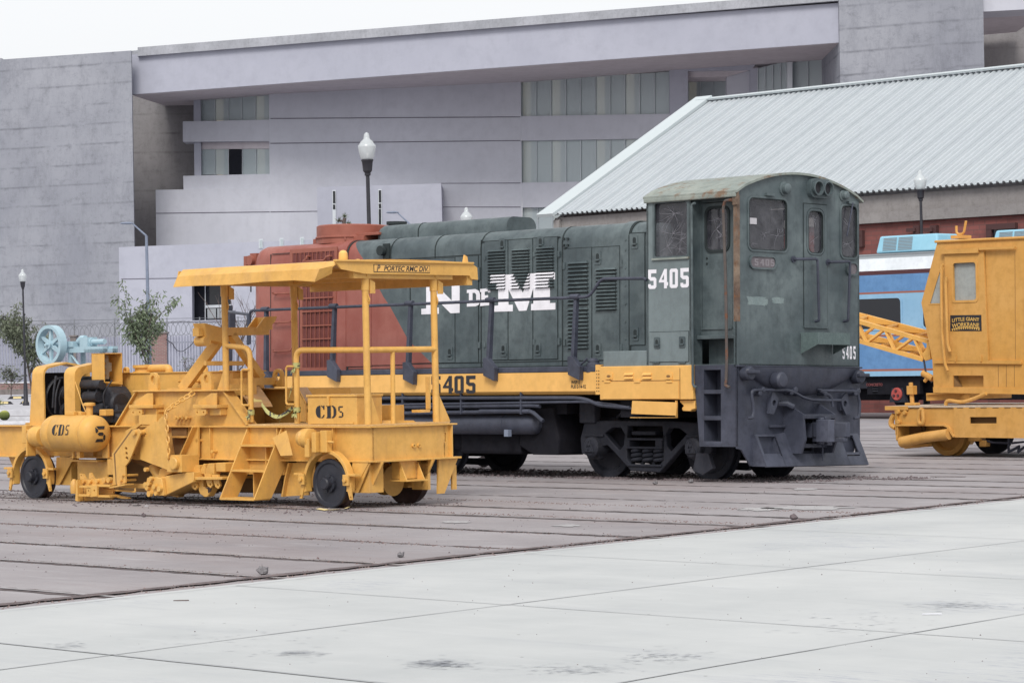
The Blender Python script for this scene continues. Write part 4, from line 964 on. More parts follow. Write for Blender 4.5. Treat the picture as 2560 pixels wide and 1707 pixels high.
# ---- walkway, sill, lettering on it ----
uA = L.V(640, 935, VS).x - .35
MB().box(uA, up(1512, 920, VS), VS, VF, ZS + .003, Z0).obj('walkway', m_blk, LT, 0, .01)
uS1 = up(1491, 950, VS)
sp_ = [(VS, ZB + .05), (VS, ZS), (VF, ZS), (VF, ZB + .05), (VF - .06, ZB), (VS + .06, ZB)]
MB().pr(sp_, 'x', uA + .2, uS1).obj('side_sill', m_yel3, LT, 30)
def DIG(ch):
    # octagonal block digits on a 0..1 x 0..2 cell
    D = {'5': [[(0,2),(1,2),(1,1.6),(.36,1.6),(.36,1.22),(.82,1.22),(1,1.02),(1,.18),(.82,0),(.18,0),(0,.18),(0,.5),(.34,.5),(.34,.36),(.66,.36),(.66,.84),(.3,.84),(0,1.1)]],
         '4': [[(.98,2),(.66,2),(0,.78),(0,.62),(.62,.62),(.62,0),(.98,0),(.98,.28),(1.12,.28),(1.12,.64),(.98,.64)]],
         '0': [[(.18,2),(.82,2),(1,1.82),(1,.18),(.82,0),(.18,0),(0,.18),(0,1.82)]]}
    H_ = {'4': [[(.62,.9),(.34,.9),(.62,1.45)]], '0': [[(.35,1.64),(.65,1.64),(.65,.36),(.35,.36)]]}
    return D[ch][0], H_.get(ch, [])
def digits(s, place, w_, h_, gap, name, mat, par, dx=0):
    for i, ch in enumerate(s):
        o_, hs = DIG(ch); X = i * (w_ + gap)
        f_ = lambda p: place(X + p[0] * w_, p[1] * h_ / 2)
        loops = [o_] + hs; tris = tessellate_polygon([[Vector((p[0], p[1], 0)) for p in l] for l in loops]); flatp = [p for l in loops for p in l]
        MB().add([f_(p) for p in flatp], [tuple(t_) for t_ in tris]).obj(name, mat, par, 0)
a = LV(1108, 984, VS); b = LV(1190, 939, VS)
wd = (b.x - a.x - .10) / 3.06; hh = b.z - LV(1190, 984, VS).z
digits('5405', lambda x, y: (a.x - wd - .06 + x, VS - .004, a.z + y), wd, hh, .055, 'number', m_letblk, LT)
q = LV(1428.5, 959.5, VS); mb = MB(); text_mb(mb, 'INSP-S', .075, lambda x, y: (q.x + x*1.0, VS - .004, q.z + y), bold=.0012, sx=.9)
q2 = LV(1427.5, 970.5, VS); text_mb(mb, 'PUE·2-14-92', .075, lambda x, y: (q2.x + x*.85, VS - .004, q2.z + y), bold=.0012, sx=1); mb.obj('stencil_note', m_letblk, LT, 0)
a0, a1 = up(1491, 950, VS), up(1503, 950, VS)
MB().box(a0, a1, VS - .02, VS + .1, L.V(1497, 986, VS).z, L.V(1497, 911.5, VS).z).box((a0+a1)/2-.008, (a0+a1)/2+.008, VS-.028, VS-.02, ZB+.1, ZS).obj('splice_plate', m_yel3, LT, 0)
mb = MB()
for i in range(7):
    for u_ in (a0 + .03, a1 - .03): mb.box(u_-.008, u_+.008, VS-.025, VS-.02, ZB + .04 + i*.052, ZB + .056 + i*.052)
mb.obj('rivets', m_greend, LT, 0)
# battery box (yellow) with doors, vents, latches
u0, u1 = up(1504, 950, VS), up(1736, 950, VS); zt2 = L.V(1600, 914.5, VS - .04).z; zb2 = L.V(1600, 999, VS - .04).z
bx = MB().box(u0, u1, VS - .04, VS + .6, zb2, zt2).obj('battery_box', m_yel3, LT, 0, .012)
vb = VS - .04
a = LV(1505, 952.6, vb); b = LV(1700, 952.6, vb); c_ = LV(1700, 920, vb)
MB().box(a.x, b.x, vb-.004, vb, a.z-.005, a.z+.005).box(b.x-.005, b.x+.005, vb-.004, vb, zb2+.01, c_.z).obj('seam', m_darkyel, bx, 0)
MB().box(a.x+.02, b.x-.02, vb-.012, vb, zb2+.015, a.z-.012).obj('box_door', m_yel3, bx, 0)
for x in (1520, 1595, 1675):
    p = LV(x, 953, vb); MB().box(p.x-.06, p.x+.06, vb-.025, vb, p.z-.02, p.z+.014).obj('hinge', m_yel3, bx, 0)
for x in (1523, 1672): latch(x, 940.5, vb, bx, m_yel3, .15, .11)
for x in (1572.5, 1618):
    for y in (935, 944.5):
        p = LV(x, y, vb); MB().hull([(p.x-.09, vb, p.z+.02), (p.x+.09, vb, p.z+.02), (p.x+.09, vb, p.z-.016), (p.x-.09, vb, p.z-.016)], [(p.x-.08, vb-.012, p.z+.016), (p.x+.08, vb-.012, p.z+.016), (p.x+.09, vb-.03, p.z-.014), (p.x-.09, vb-.03, p.z-.014)]).obj('vent_louvre', m_yel3, bx, 0)
qd(MB(), L, [(1580.5,1001.5), (1692,1005.5), (1689.5,1038.5), (1578,1034)], VS - .08, .02).obj('hanging_flap', m_yel3, LT, 0)
mb = MB()
for x0_, y0_, x1_, y1_ in ((1580,1042.5,1693.5,1044.5),):
    p, q = LV(x0_, y0_, VS), LV(x1_, y1_, VS); mb.box(p.x, q.x, VS-.04, VS, q.z, p.z)
p, q = LV(1692.5, 1001, VS), LV(1694.5, 1044, VS); mb.box(p.x, q.x, VS-.04, VS, q.z, p.z); mb.obj('flap_frame', m_yel3, LT, 0)
p, q = LV(1580, 1001, VS+.3), LV(1693, 1043, VS+.3); MB().box(p.x, q.x, VS+.05, VS+.4, q.z, p.z).obj('box_inside', m_under, LT, 0)
qd(MB(), L, [(1699,1000),(1737,1000),(1737,1022),(1728,1024),(1726,1028),(1706,1027),(1704,1020),(1709,1014),(1699,1004)], VS + .02, .12).obj('jacking_pad', m_yel3, LT, 0, .02)
# ---- handrails ----
def stan(px, py_top, pxb, pyb, w_=.09):
    a, b = LV(px, py_top, VS), LV(pxb, pyb, VS)
    s_ = MB().hull([(a.x-.03,VS-.03,a.z),(a.x+.03,VS-.03,a.z),(a.x+.03,VS+.03,a.z),(a.x-.03,VS+.03,a.z)], [(b.x-.035,VS-.06,b.z),(b.x+.035,VS-.06,b.z),(b.x+.035,VS+.02,b.z),(b.x-.035,VS+.02,b.z)]).obj('stanchion', m_blk, LT, 0)
    MB().pr([(b.x-.06,b.z+.16),(b.x+.03,b.z+.17),(b.x+.21,b.z+.0),(b.x+.20,b.z-.21),(b.x-.05,b.z-.12)], 'y', VS-.1, VS-.005).obj('stanchion_foot', m_blk, s_, 0, .008)
    MB().cyl((a.x-.09,VS-.03,a.z+.02), (a.x+.09,VS-.03,a.z+.02), .042, 8).obj('stanchion_clamp', m_blk, s_)
for a_ in ((666,776,668,950), (837,768,833,924), (1027,761,1023,930), (1230,753,1224,920), (1441,745,1436,917)): stan(*a_)
zr = LV(1000, 762, VS).z
P = [LV(x, y, VS - .03) for x, y in ((624,860),(624,776),(646,775.8),(829.6,768.2),(1027,760.5),(1230,752),(1441,743.8),(1473,742.5),(1500,702),(1510,697),(1610,696),(1616,700))]
MB().tube(bend(P, .12, 4), .025, 8).obj('handrail', m_blk, LT)
# tail end post and cross rail
MB().tube(bend([LV(620,862,VS-.03), LV(621,786,VS-.03), LV(560,778,VS+.6), LV(560,860,VS+.6)], .1), .028, 8).obj('end_rail', m_blk, LT)
xe = LV(572, 800, VC).x
MB().box(xe-.05, xe+.05, VC-.05, VC+.05, 1.6, 3.0).box(xe-.05, xe+.10, VC-.06, VC+.08, 2.55, 2.9).obj('end_stand', m_blk, LT, 0)
MB().box(uA - .9, uA + .1, VS+.1, VF-.1, 1.25, 1.72).obj('end_platform', m_blk, LT, 0, .02)
# hose fitting + chain on walkway
p = LV(1470, 908, VS+.05); MB().lathe([(.13,-.12),(.12,.0),(.09,.03),(.09,.06),(.05,.1)], o=(p.x+.05, VS+.12, p.z-.02), n=16).box(p.x-.25, p.x+.2, VS+.02, VS+.2, p.z-.17, p.z-.1).obj('filler_cap', m_blk, LT)
MB().tube([LV(x, y, VS-.03) for x, y in ((1434,898),(1442,909),(1452,911),(1460,905),(1468,896))], .018, 5).obj('chain', m_blk, LT)
# ---- cab ----
zE = 4.21; VFc = 2.06
gsh = LV(1508, 890, VS)
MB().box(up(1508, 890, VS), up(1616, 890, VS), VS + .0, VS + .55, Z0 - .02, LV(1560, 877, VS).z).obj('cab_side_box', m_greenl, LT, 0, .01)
def arcz(v): return 4.285 + .30 * (1 - ((v - VC) / 1.42) ** 2)
# side wall of the cab, with window opening, up to the door recess
ua, ub = uCab, up(1727, 750, VS)
w0, w1, wz0, wz1 = rectpx(L, 1634, 506, 1720.5, 645, VS)
w0u, w1u = up(1634, 575, VS), up(1720.5, 575, VS); wz0 = LV(1677, 644, VS).z; wz1 = LV(1677, 503.5, VS).z
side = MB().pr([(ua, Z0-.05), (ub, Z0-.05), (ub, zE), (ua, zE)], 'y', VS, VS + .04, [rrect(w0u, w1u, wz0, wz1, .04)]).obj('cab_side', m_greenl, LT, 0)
MB().pr([(w0u-.02, wz0-.03), (w1u+.02, wz0-.03), (w1u+.02, wz0), (w0u-.02, wz0)], 'y', VS-.03, VS).obj('window_sill', m_roofrust, side, 0)
MB().pr(rrect(w0u-.015, w1u+.015, wz0-.015, wz1+.015, .05), 'y', VS-.008, VS+.012, [rrect(w0u+.02, w1u-.02, wz0+.02, wz1-.02, .04)]).obj('window_frame', m_green, side, 0)
MB().box(w0u, w1u, VS+.05, VS+.06, wz0, wz1).obj('side_window', m_cabglass, LT, 0)
# cab floor, rear, far side, interior
MB().box(ua, uF, VS+.05, VFc, Z0-.04, Z0).obj('cab_floor', m_int, LT, 0)
MB().pr([(VS, Z0), (VFc, Z0), (VFc, zE)] + [(v, arcz(v)) for v in (2.0,1.6,1.2,.8,.4,0,-.4,-.7)] + [(VS, zE)], 'x', ua, ua + .04, [rrect(-.6,-.22,2.9,3.9,.05)]).obj('cab_rear', m_green, LT, 0)
MB().pr([(ua, Z0), (uF, Z0), (uF, zE), (ua, zE)], 'y', VFc-.04, VFc, [rrect(ua+.3, ua+.95, 3.35, 4.05, .04)]).obj('cab_far_side', m_green, LT, 0)
MB().box(ua+.6, ua+1.0, .9, 1.9, Z0, 2.9).box(ua+.3, uF-.3, .4, 1.5, Z0, 2.6).obj('control_stand', m_int, LT, 0, .03)
# door recess
vd = VS + .22; ud0, ud1 = ub, up(1834, 700, VS)
za, zb_ = LV(1790, 838, vd).z, zE - .04
MB().box(ub-.03, ub, VS, vd + .03, Z0, zE).obj('recess_wall', m_green, LT, 0)
dw = [L.V(x, y, vd) for x, y in ((1768,520), (1822,640))]
g0, g1 = L.V(1766, 580, vd).x, L.V(1821, 580, vd).x; gz0, gz1 = L.V(1794, 626, vd).z, L.V(1794, 520, vd).z
dl, dr_, dz0, dz1 = L.V(1754, 700, vd).x, L.V(1831, 700, vd).x, L.V(1790, 820, vd).z, L.V(1790, 505, vd).z
MB().pr([(ub, za), (ud1, za), (ud1, zE), (ub, zE)], 'y', vd, vd + .03, [[(dl, dz0), (dr_, dz0), (dr_, dz1), (dl, dz1)]]).obj('door_frame', m_green, LT, 0)
cd = MB().pr([(dl+.012, dz0+.01), (dr_-.012, dz0+.01), (dr_-.012, dz1-.012), (dl+.012, dz1-.012)], 'y', vd + .006, vd + .04, [rrect(g0, g1, gz0, gz1, .1, 5)]).obj('cab_door', m_green, LT, 0)
MB().pr(rrect(g0-.03, g1+.03, gz0-.03, gz1+.03, .12, 5), 'y', vd-.012, vd+.006, [rrect(g0+.01, g1-.01, gz0+.01, gz1-.01, .095, 5)]).obj('window_gasket', m_greend, cd, 0)
MB().pr(rrect(g0, g1, gz0, gz1, .1, 5), 'y', vd+.012, vd+.02).obj('door_window', m_cabglass, cd, 0)
MB().box(dl, dr_, vd-.02, vd+.006, dz0-.02, dz0+.01).obj('kick_plate', m_green, cd, 0)
p = L.V(1767, 646, vd); MB().cyl((p.x, vd-.004, p.z), (p.x, vd+.006, p.z), .018, 8).cyl((p.x, vd-.004, p.z-.08), (p.x, vd+.006, p.z-.08), .018, 8).obj('keyhole', m_greend, cd)
MB().box(ub, ud1, vd - .1, vd + .03, za - .06, za).obj('door_step', m_green, LT, 0, .01)
MB().box(ub, ud1, vd + .18, vd + .21, Z0, za - .06).box(ub, ud1, VS+.02, vd+.2, Z0-.03, Z0+.0).obj('step_well', m_green, LT, 0)
# rusty corner pillar
up0 = up(1834, 700, VS); 
MB().box(up0, uF + .002, VS - .002, VS + .07, Z0 + .62, zE).obj('corner_pillar', m_rust, LT, 0)
MB().box(up0, uF - .002, VS, VS + .07, Z0 - .05, Z0 + .62).obj('corner_post', m_green, LT, 0)
# front: flat sheet with arched top, openings
def FE(x, y, u=uF): q = L.U(x, y, u); return (q.y, q.z)
def c7(x, y): return FE(1600 + x / 3.92, 420 + y / 3.92)
arc = [(v, arcz(v)) for v in [2.07 - i * .14 for i in range(21)] if v > VS + .02]
outer = [(VS, Z0-.03), (VFc, Z0-.03), (VFc, zE + .02)] + arc + [(VS, zE + .03)]
def ropen(x0, y0, x1, y1, r): 
    a, b = c7(x0, (y0+y1)/2)[0], c7(x1, (y0+y1)/2)[0]; t_, d_ = c7((x0+x1)/2, y0)[1], c7((x0+x1)/2, y1)[1]; return (a, b, d_, t_, r)
win1 = ropen(1062, 300, 1436, 808, .09); win3 = ropen(1968, 372, 2122, 878, .08); dwin = ropen(1642, 420, 1790, 836, .1)
numb = ropen(1064, 856, 1328, 994, .1); numb2 = ropen(2018, 922, 2130, 1058, .08)
dr = ropen(1603, 358, 1828, 1556, .01)
hl = ropen(1630, 110, 1830, 300, .1)
front = MB().pr(outer, 'x', uF - .035, uF, [rrect(*win1, 5), rrect(*win3, 5), rrect(*dwin, 5)]).obj('cab_front', m_green, LT, 0)
for nm, wv in (('front_window', win1), ('front_window', win3), ('front_door_window', dwin)):
    g_ = MB().pr(rrect(*wv, 5), 'x', uF-.025, uF-.018).obj(nm, m_cabglass, LT, 0)
    o_ = (wv[0]-.025, wv[1]+.025, wv[2]-.025, wv[3]+.025, wv[4]+.02); i_ = (wv[0]+.012, wv[1]-.012, wv[2]+.012, wv[3]-.012, wv[4]-.012)
    MB().pr(rrect(*o_, 5), 'x', uF+.0005, uF+.016, [rrect(*i_, 5)]).obj('window_gasket', m_green, g_, 0)
    MB().pr(rrect(*wv, 5), 'x', uF-.017, uF+.017, [rrect(*i_, 5)]).obj('rubber_seal', m_greend, g_, 0)
a_, b_, c_, d_ = dr[:4]
fd = MB().pr([(a_-.012,c_-.012),(b_+.012,c_-.012),(b_+.012,d_+.012),(a_-.012,d_+.012)], 'x', uF, uF+.004, [[(a_,c_),(b_,c_),(b_,d_),(a_,d_)]]).obj('front_door', m_greend, LT, 0)
MB().pr([(a_+.003,c_+.003),(b_-.003,c_+.003),(b_-.003,d_-.003),(a_+.003,d_-.003)], 'x', uF+.0, uF+.012, [rrect(dwin[0]-.04, dwin[1]+.04, dwin[2]-.04, dwin[3]+.04, .14, 5)]).obj('door_sheet', m_green, fd, 0)
MB().box(uF, uF+.03, a_-.01, b_+.01, c_-.02, c_+.01).obj('kick_plate', m_green, fd, 0)
for wv, s_ in ((numb, '5405'), (numb2, '405')):
    nb = MB().pr(rrect(*wv, 6), 'x', uF, uF+.03, [rrect(wv[0]+.025, wv[1]-.025, wv[2]+.025, wv[3]-.025, .075, 6)]).obj('number_board', m_green, LT, 0)
    MB().pr(rrect(wv[0]+.02, wv[1]-.02, wv[2]+.02, wv[3]-.02, .08, 6), 'x', uF+.001, uF+.012).obj('number_glass', paint('dusty_number_glass', (.12,.105,.12), .4, .4, .4, .1, dark=(.06,.05,.06), fade=(.19,.17,.18), sc=5), nb, 0)
h_ = (numb[3]-numb[2]) * .5
digits('5405', lambda x, y: (uF + .014, numb[0] + .12 + x, (numb[2]+numb[3])/2 - h_/2 + y), .085, h_, .035, 'number', flat('faded_digits', (.22,.20,.22), .7), LT)
# headlight
hb = MB().pr(rrect(*hl, 5), 'x', uF, uF + .09).obj('headlight_box', m_green, LT, 0, .01)
vm = (hl[0]+hl[1])/2; zm = (hl[2]+hl[3])/2
for sgn in (-1, 1):
    MB().lathe([(.105,.09),(.115,.15),(.095,.155),(.09,.10),(.085,.10),(.01,.03)], o=(uF, vm + sgn*.115, zm), ax='x', n=24, caps=False).obj('headlight', m_green, hb)
    MB().lathe([(.086,.101),(.02,.105)], o=(uF, vm + sgn*.115, zm), ax='x', n=20).obj('lens_hole', m_black, hb)
def knob(x, y, r, nm='marker_lamp'):
    v_, z_ = c7(x, y); MB().lathe([(r*1.25,0),(r*1.25,.02),(r,.03),(r*.9,.09),(r*.6,.11),(.01,.115)], o=(uF, v_, z_), ax='x', n=20).obj(nm, m_green, LT)
knob(1408, 205, .085); knob(1985, 270, .07)
for x, y in ((1260,262), (2062,342)):
    v_, z_ = c7(x, y); MB().box(uF, uF+.05, v_-.09, v_+.09, z_-.02, z_+.02).obj('wiper_motor', m_green, LT, 0)
v_, z_ = c7(2062, 342); v2, z2 = c7(2008, 670); MB().tube([(uF+.05, v_, z_), (uF+.04, v2, z2)], .012, 5).obj('wiper', m_blk, LT)
# grab irons on the front
def fgrab(pts, nm='front_grab_iron', st=.09):
    P = [L.U(1600 + x/3.92, 420 + y/3.92, uF + st) for x, y in pts]; a, b = Vector(P[0]), Vector(P[-1]); a.x = uF; b.x = uF
    MB().tube(bend([a] + P + [b], .05, 3), .021, 7).obj(nm, m_blk, LT)
    MB().lathe([(.05,0),(.05,.02)], o=(uF, a.y, a.z), ax='x', n=10).obj('grab_boss', m_blk, LT)
fgrab([(1545,893), (1740,890), (1756,1500)]); fgrab([(1880,922), (2060,915), (2040,1500)])
# fold-down step platform in front of the door
def c4(x, y): return (1550 + x/1.844, 400 + y/1.844)
def c4e(x, y, u): p = L.U(*c4(x, y), u); return p
pv0, pz1 = c4e(836, 797, uF+.02).y, c4e(836, 797, uF+.02).z; zbt = c4e(836, 893, uF+.02).z
q1 = c4e(922, 800, uF+.34); 
pf = MB()
vL, vR = pv0, c4e(1060, 800, uF+.34).y
pf.box(uF, uF+.34, vL, vR, q1.z-.0, q1.z+.02)
pf.add([(uF+.01, vL, q1.z), (uF+.34, vL, q1.z), (uF+.34, vL, q1.z-.16), (uF+.01, vL, zbt)], [(0,1,2,3)])
pf.add([(uF+.34, vL, q1.z), (uF+.34, vR, q1.z), (uF+.34, vR, q1.z-.16), (uF+.34, vL, q1.z-.16)], [(0,1,2,3)])
pf.add([(uF+.34, vR, q1.z), (uF+.01, vR, q1.z), (uF+.01, vR, zbt), (uF+.34, vR, q1.z-.16)], [(0,1,2,3)])
pf.obj('front_step', paint('checker_green', (.085,.12,.12), .6, .2, .3, .8, dark=(.04,.055,.06), sc=4), LT, 0)
# front "5405"
nd = [c4e(x, y, uF) for x, y in ((1025, 917), (1088, 921), (1025, 857))]
wq_ = (nd[1].y - nd[0].y - .12)/4; digits('5405', lambda x, y: (uF+.004, nd[0].y + x, nd[0].z + y), wq_, nd[2].z - nd[0].z, .035, 'number', m_white, LT)
# side "5405"
def c3b(x, y): return (1420 + x/6.533, 520 + y/6.533)
sd_ = [L.V(*c3b(x, y), VS) for x, y in ((1313,1325), (1993,1300), (1313,1010))]
ws = (sd_[1].x - sd_[0].x - .15)/4.12; digits('5405', lambda x, y: (sd_[0].x + x, VS-.004, sd_[0].z + y), ws, sd_[2].z - sd_[0].z, .05, 'number', m_white, LT)
# worn number patches on the front
# hatch under the side window
h0, h1, hz0, hz1 = rectpx(L, 1625, 831, 1722, 908, VS)
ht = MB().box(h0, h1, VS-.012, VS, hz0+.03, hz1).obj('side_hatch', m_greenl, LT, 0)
MB().box(h0-.008, h1+.008, VS-.004, VS+.002, hz0+.022, hz1+.008).obj('seam', m_greend, ht, 0)
for x, y in ((1643,857), (1706,855)): latch(x, y, VS-.012, ht, m_green, .12, .17)
for x in (1642, 1707):
    p = LV(x, 906, VS); MB().box(p.x-.07, p.x+.07, VS-.03, VS, p.z-.01, p.z+.015).obj('hinge', m_green, ht, 0)
# vertical grab irons by the door
P = [L.V(x, y, VS-.07) for x, y in ((1738,508), (1729,512), (1732,960), (1736,966), (1742,968))]
MB().tube(bend(P, .04), .02, 7).obj('door_grab_iron', m_green, LT)
P = [L.V(x, y, VS-.08) for x, y in ((1829,500), (1812,502), (1808,520), (1814,700), (1817,900), (1815,955), (1813,963), (1824,968))]
MB().tube(bend(P, .08), .023, 7).obj('door_grab_iron', paint('bronzed_rail', (.085,.07,.065), .5, .3, .3, .1, rust=.5), LT)
p = L.V(1840, 497, VS); MB().box(p.x-.05, p.x+.06, VS-.03, VS, p.z-.09, p.z+.1).obj('grab_bracket', m_rust, LT, 0)
# roof: thin arched sheet with rounded drip edge
R1 = []; us = [ua - .03, ua + .3, ua + .8, ua + 1.3, uF + .0, uF + .05]
vs_ = [VS - .045] + [VS + .02 + i * (VFc - VS) / 22 for i in range(23)] + [VFc + .05]
for u_ in us:
    row = []
    for v in vs_:
        z = arcz(min(max(v, VS+.06), VFc-.06)) + .03; e_ = 0
        if v < VS + .06: z -= (VS + .08 - v) * .55
        if v > VFc - .06: z -= (v - VFc + .08) * .55
        row.append(Vector((u_, v, z)))
    R1.append(row)
MB().slab(R1, .035, (0,0,-1)).obj('cab_roof', m_roofrust, LT, 50)
MB().box(ua-.02, uF+.02, VS-.05, VS+.03, zE-.03, zE+.035).obj('drip_rail', m_roofrust, LT, 0, .015)
# ---- front end below the cab ----
zb1 = .525
ub0 = LV(1733.7, 912, VS).x; 
def c9(x, y): return (1700 + x/4.9, 860 + y/4.9)
def sk(x, y): p = L.V(*c9(x, y), VS); return (p.x, p.z)
outer = [sk(165,262), (uF, sk(700,250)[1]), (uF, zb1), (sk(240,1252)[0], zb1)]
a_, b_ = sk(291,500)[0], sk(500,500)[0]
hs = []
for y0, y1 in ((315,562), (608,882), (932,1196)):
    hs.append([(a_, sk(400,y1)[1]), (b_, sk(400,y1)[1]), (b_, sk(400,y0)[1]), (a_, sk(400,y0)[1])])
st = MB().pr(outer, 'y', VS, VS + .02, hs).obj('step_frame', m_blk, LT, 0)
for y in (585, 905, 1215):
    z = sk(400, y)[1]; MB().box(a_-.02, b_+.02, VS - .004, VS + .28, z - .03, z + .03).obj('step', m_blk, LT, 0, .008)
MB().box(a_-.03, a_, VS+.02, VS+.3, zb1, Z0-.05).box(b_, b_+.03, VS+.02, VS+.3, zb1, Z0-.05).box(a_-.03, b_+.03, VS+.3, VS+.33, zb1, Z0-.05).obj('step_well_box', m_blk, LT, 0)
# front plate
fp = [(VS, Z0-.035), (VFc, Z0-.035), (VFc, .50), (VFc-.12,.48), (VFc-.25,.24), (VS+.30,.24), (VS+.10,.48), (VS,.5)]
MB().pr(fp, 'x', uF - .03, uF, [[(.42,.45),(.93,.45),(.93,.95),(.42,.95)]]).obj('front_plate', m_blk, LT, 0)
MB().box(ub0, uF, VS+.02, VFc, Z0-.045, Z0-.036).obj('deck_plate', m_blk, LT, 0)
MB().box(uF-.03, uF+.05, VS-.01, VFc+.01, Z0-.045, Z0-.02).obj('cab_base_lip', m_blk, LT, 0, .008)
# belly (bulging tank end)
Pg = []; nb_ = 24
for i in range(nb_ + 1):
    t_ = i / nb_; v = VS + .04 + (VFc - VS - .08) * t_; dpt = .42 * math.sin(math.pi * t_) ** .8; row = []
    for j in range(9):
        s_ = j / 8; row.append((uF + .04 + .13 * math.cos(s_ * math.pi / 2) * math.sin(math.pi * t_) ** .5 - .03*s_, v, Z0 - .045 - dpt * math.sin(s_ * math.pi / 2)))
    Pg.append(row)
belly = MB().grid(Pg).obj('front_belly', m_blk, LT, 60)
# MU receptacles
def F9(x, y, u=None): return L.U(*c9(x, y), uF if u is None else u)
for x, y, r in ((850,360,.105), (1160,440,.12), (2200,400,.105)):
    p = F9(x, y, uF+.12); lm = MB().lathe([(r*.9,0),(r,.02),(r,.14),(r*.8,.17),(.01,.18)], o=(uF + (.0 if x != 1160 else .12), p.y, p.z), ax='x', n=18).obj('cable_receptacle', m_blk, LT)
    if x != 1160: MB().box(uF+.15, uF+.22, p.y-.11, p.y+.13, p.z-.0, p.z+.05).obj('receptacle_lever', m_blk, lm, 0, .01)
def fpipe(pts, r=.024, st=.12, nm='uncoupling_rod', ends=True):
    P = [F9(x, y, uF + st) for x, y in pts]
    MB().tube(bend(P, .06, 4), r, 7).obj(nm, m_blk, LT)
fpipe([(825,905), (890,905), (905,800), (880,660), (880,570), (950,560), (1330,565), (1420,600), (1500,650), (1600,680), (1800,690), (1960,685)])
fpipe([(2130,910), (2195,900), (2205,720), (2170,590), (2120,575), (1740,570), (1690,560), (1850,640), (1870,760)])
for x, y in ((905,600), (1290,590), (1340,560), (1700,600), (2075,600), (945,560), (2110,575)):
    p = F9(x, y); MB().lathe([(.045,0),(.045,.13),(.03,.14)], o=(uF, p.y, p.z), ax='x', n=10).obj('rod_bracket', m_blk, LT)
for x, y, s_ in ((1100,720,1), (1970,730,-1)):
    p = F9(x, y); MB().pr([(p.y-.12*s_, p.z-.16), (p.y-.04*s_, p.z+.2), (p.y+.1*s_, p.z+.06), (p.y+.06*s_, p.z-.06), (p.y-.02*s_, p.z-.17)], 'x', uF+.04, uF+.09, [circ(p.y, p.z, .045)]).box(uF, uF+.05, p.y-.08, p.y+.02, p.z-.1, p.z+.1).obj('air_hose_bracket', m_blk, LT, 0, .008)
p = F9(1210, 730); MB().tube([(uF+.03, p.y-.06, p.z), (uF+.14, p.y+.02, p.z-.0), (uF+.2, p.y+.1, p.z-.05)], .045, 8).obj('air_hose_end', m_blk, LT)
MB().box(uF-.5, uF-.03, VC-.6, VC+.6, .38, 1.2).obj('draft_box', m_under, LT, 0)
# draft gear pocket, coupler
zc0, zc1 = .55, 1.02
for v_ in (VC-.36, VC+.36):
    MB().pr([(uF, 1.16), (uF+.06,1.16), (uF+.38,1.0), (uF+.42,.62), (uF+.34,.42), (uF,.42)], 'y', v_-.02, v_+.02).obj('pocket_cheek', m_blk, LT, 0)
MB().box(uF, uF+.40, VC-.36, VC+.36, .93, 1.0).box(uF, uF+.25, VC-.34, VC+.34, .50, .56).box(uF, uF+.05, VC-.72, VC-.38, .80, .84).obj('pocket_plate', m_blk, LT, 0, .01)
cp = MB(); cz = .76; q_ = VC - .02
cp.box(uF-.3, uF+.44, q_-.13, q_+.11, cz-.11, cz+.11)
head_ = [(uF+.36,q_-.13),(uF+.48,q_-.21),(uF+.62,q_-.22),(uF+.66,q_-.16),(uF+.58,q_-.06),(uF+.58,q_+.03),(uF+.66,q_+.10),(uF+.78,q_+.16),(uF+.80,q_+.23),(uF+.60,q_+.25),(uF+.44,q_+.16),(uF+.36,q_+.11)]
cp.pr(head_, 'z', cz-.10, cz+.12); cp.pr([(x if x < uF+.6 else x-.03, y*.9+q_*.1) for x, y in head_], 'z', cz-.17, cz-.10)
cp.pr([(uF+.52,q_-.23),(uF+.64,q_-.25),(uF+.76,q_-.22),(uF+.80,q_-.14),(uF+.76,q_-.07),(uF+.70,q_-.08),(uF+.66,q_-.13),(uF+.58,q_-.13)], 'z', cz-.17, cz+.16)
cp.cyl((uF+.58,q_-.17,cz-.20), (uF+.58,q_-.17,cz+.19), .04, 10); cp.box(uF+.40,uF+.56,q_-.05,q_+.08,cz+.15,cz+.21)
cp.box(uF+.38,uF+.60,q_-.06,q_+.06,cz-.22,cz-.16); cp.obj('coupler', m_blk, LT, 30, .02)
MB().tube([(uF+.44,VC-.0,cz-.15), (uF+.46,VC-.02,cz-.45)], .012, 5).obj('coupler_rod', m_blk, LT)
# snow plough / pilot
tl, tr = F9(925,1105, uF+.03), F9(2055,1112, uF+.03)
vp0, vp1 = tl.y - .03, VFc + .10; zt_p = tl.z
bl = L.V(1922, 1166, vp0 + .0); uP, zP = uF + .26, .235; vp1 = L.U(2171, 1160, uF + .26).y
def pp(v, s_):                                   # point on the sloping plough face, s_ 0 top .. 1 bottom
    return (uF + .04 + (uP - uF - .04) * s_, v, zt_p + (zP - zt_p) * s_)
fpl = MB()
def panel(mb, P, th=.02):
    A = [Vector(pp(v, s_)) for v, s_ in P]; n_ = Vector((-.8, 0, -.6)) * th; mb.hull(A, [p + n_ for p in A])
uPx=0; vmid = [vp0, vp0 + .08, vp0 + .42, vp0 + .80, VC - .30, VC + .32, VC + .62, VC + .80, VC + 1.1, vp1]
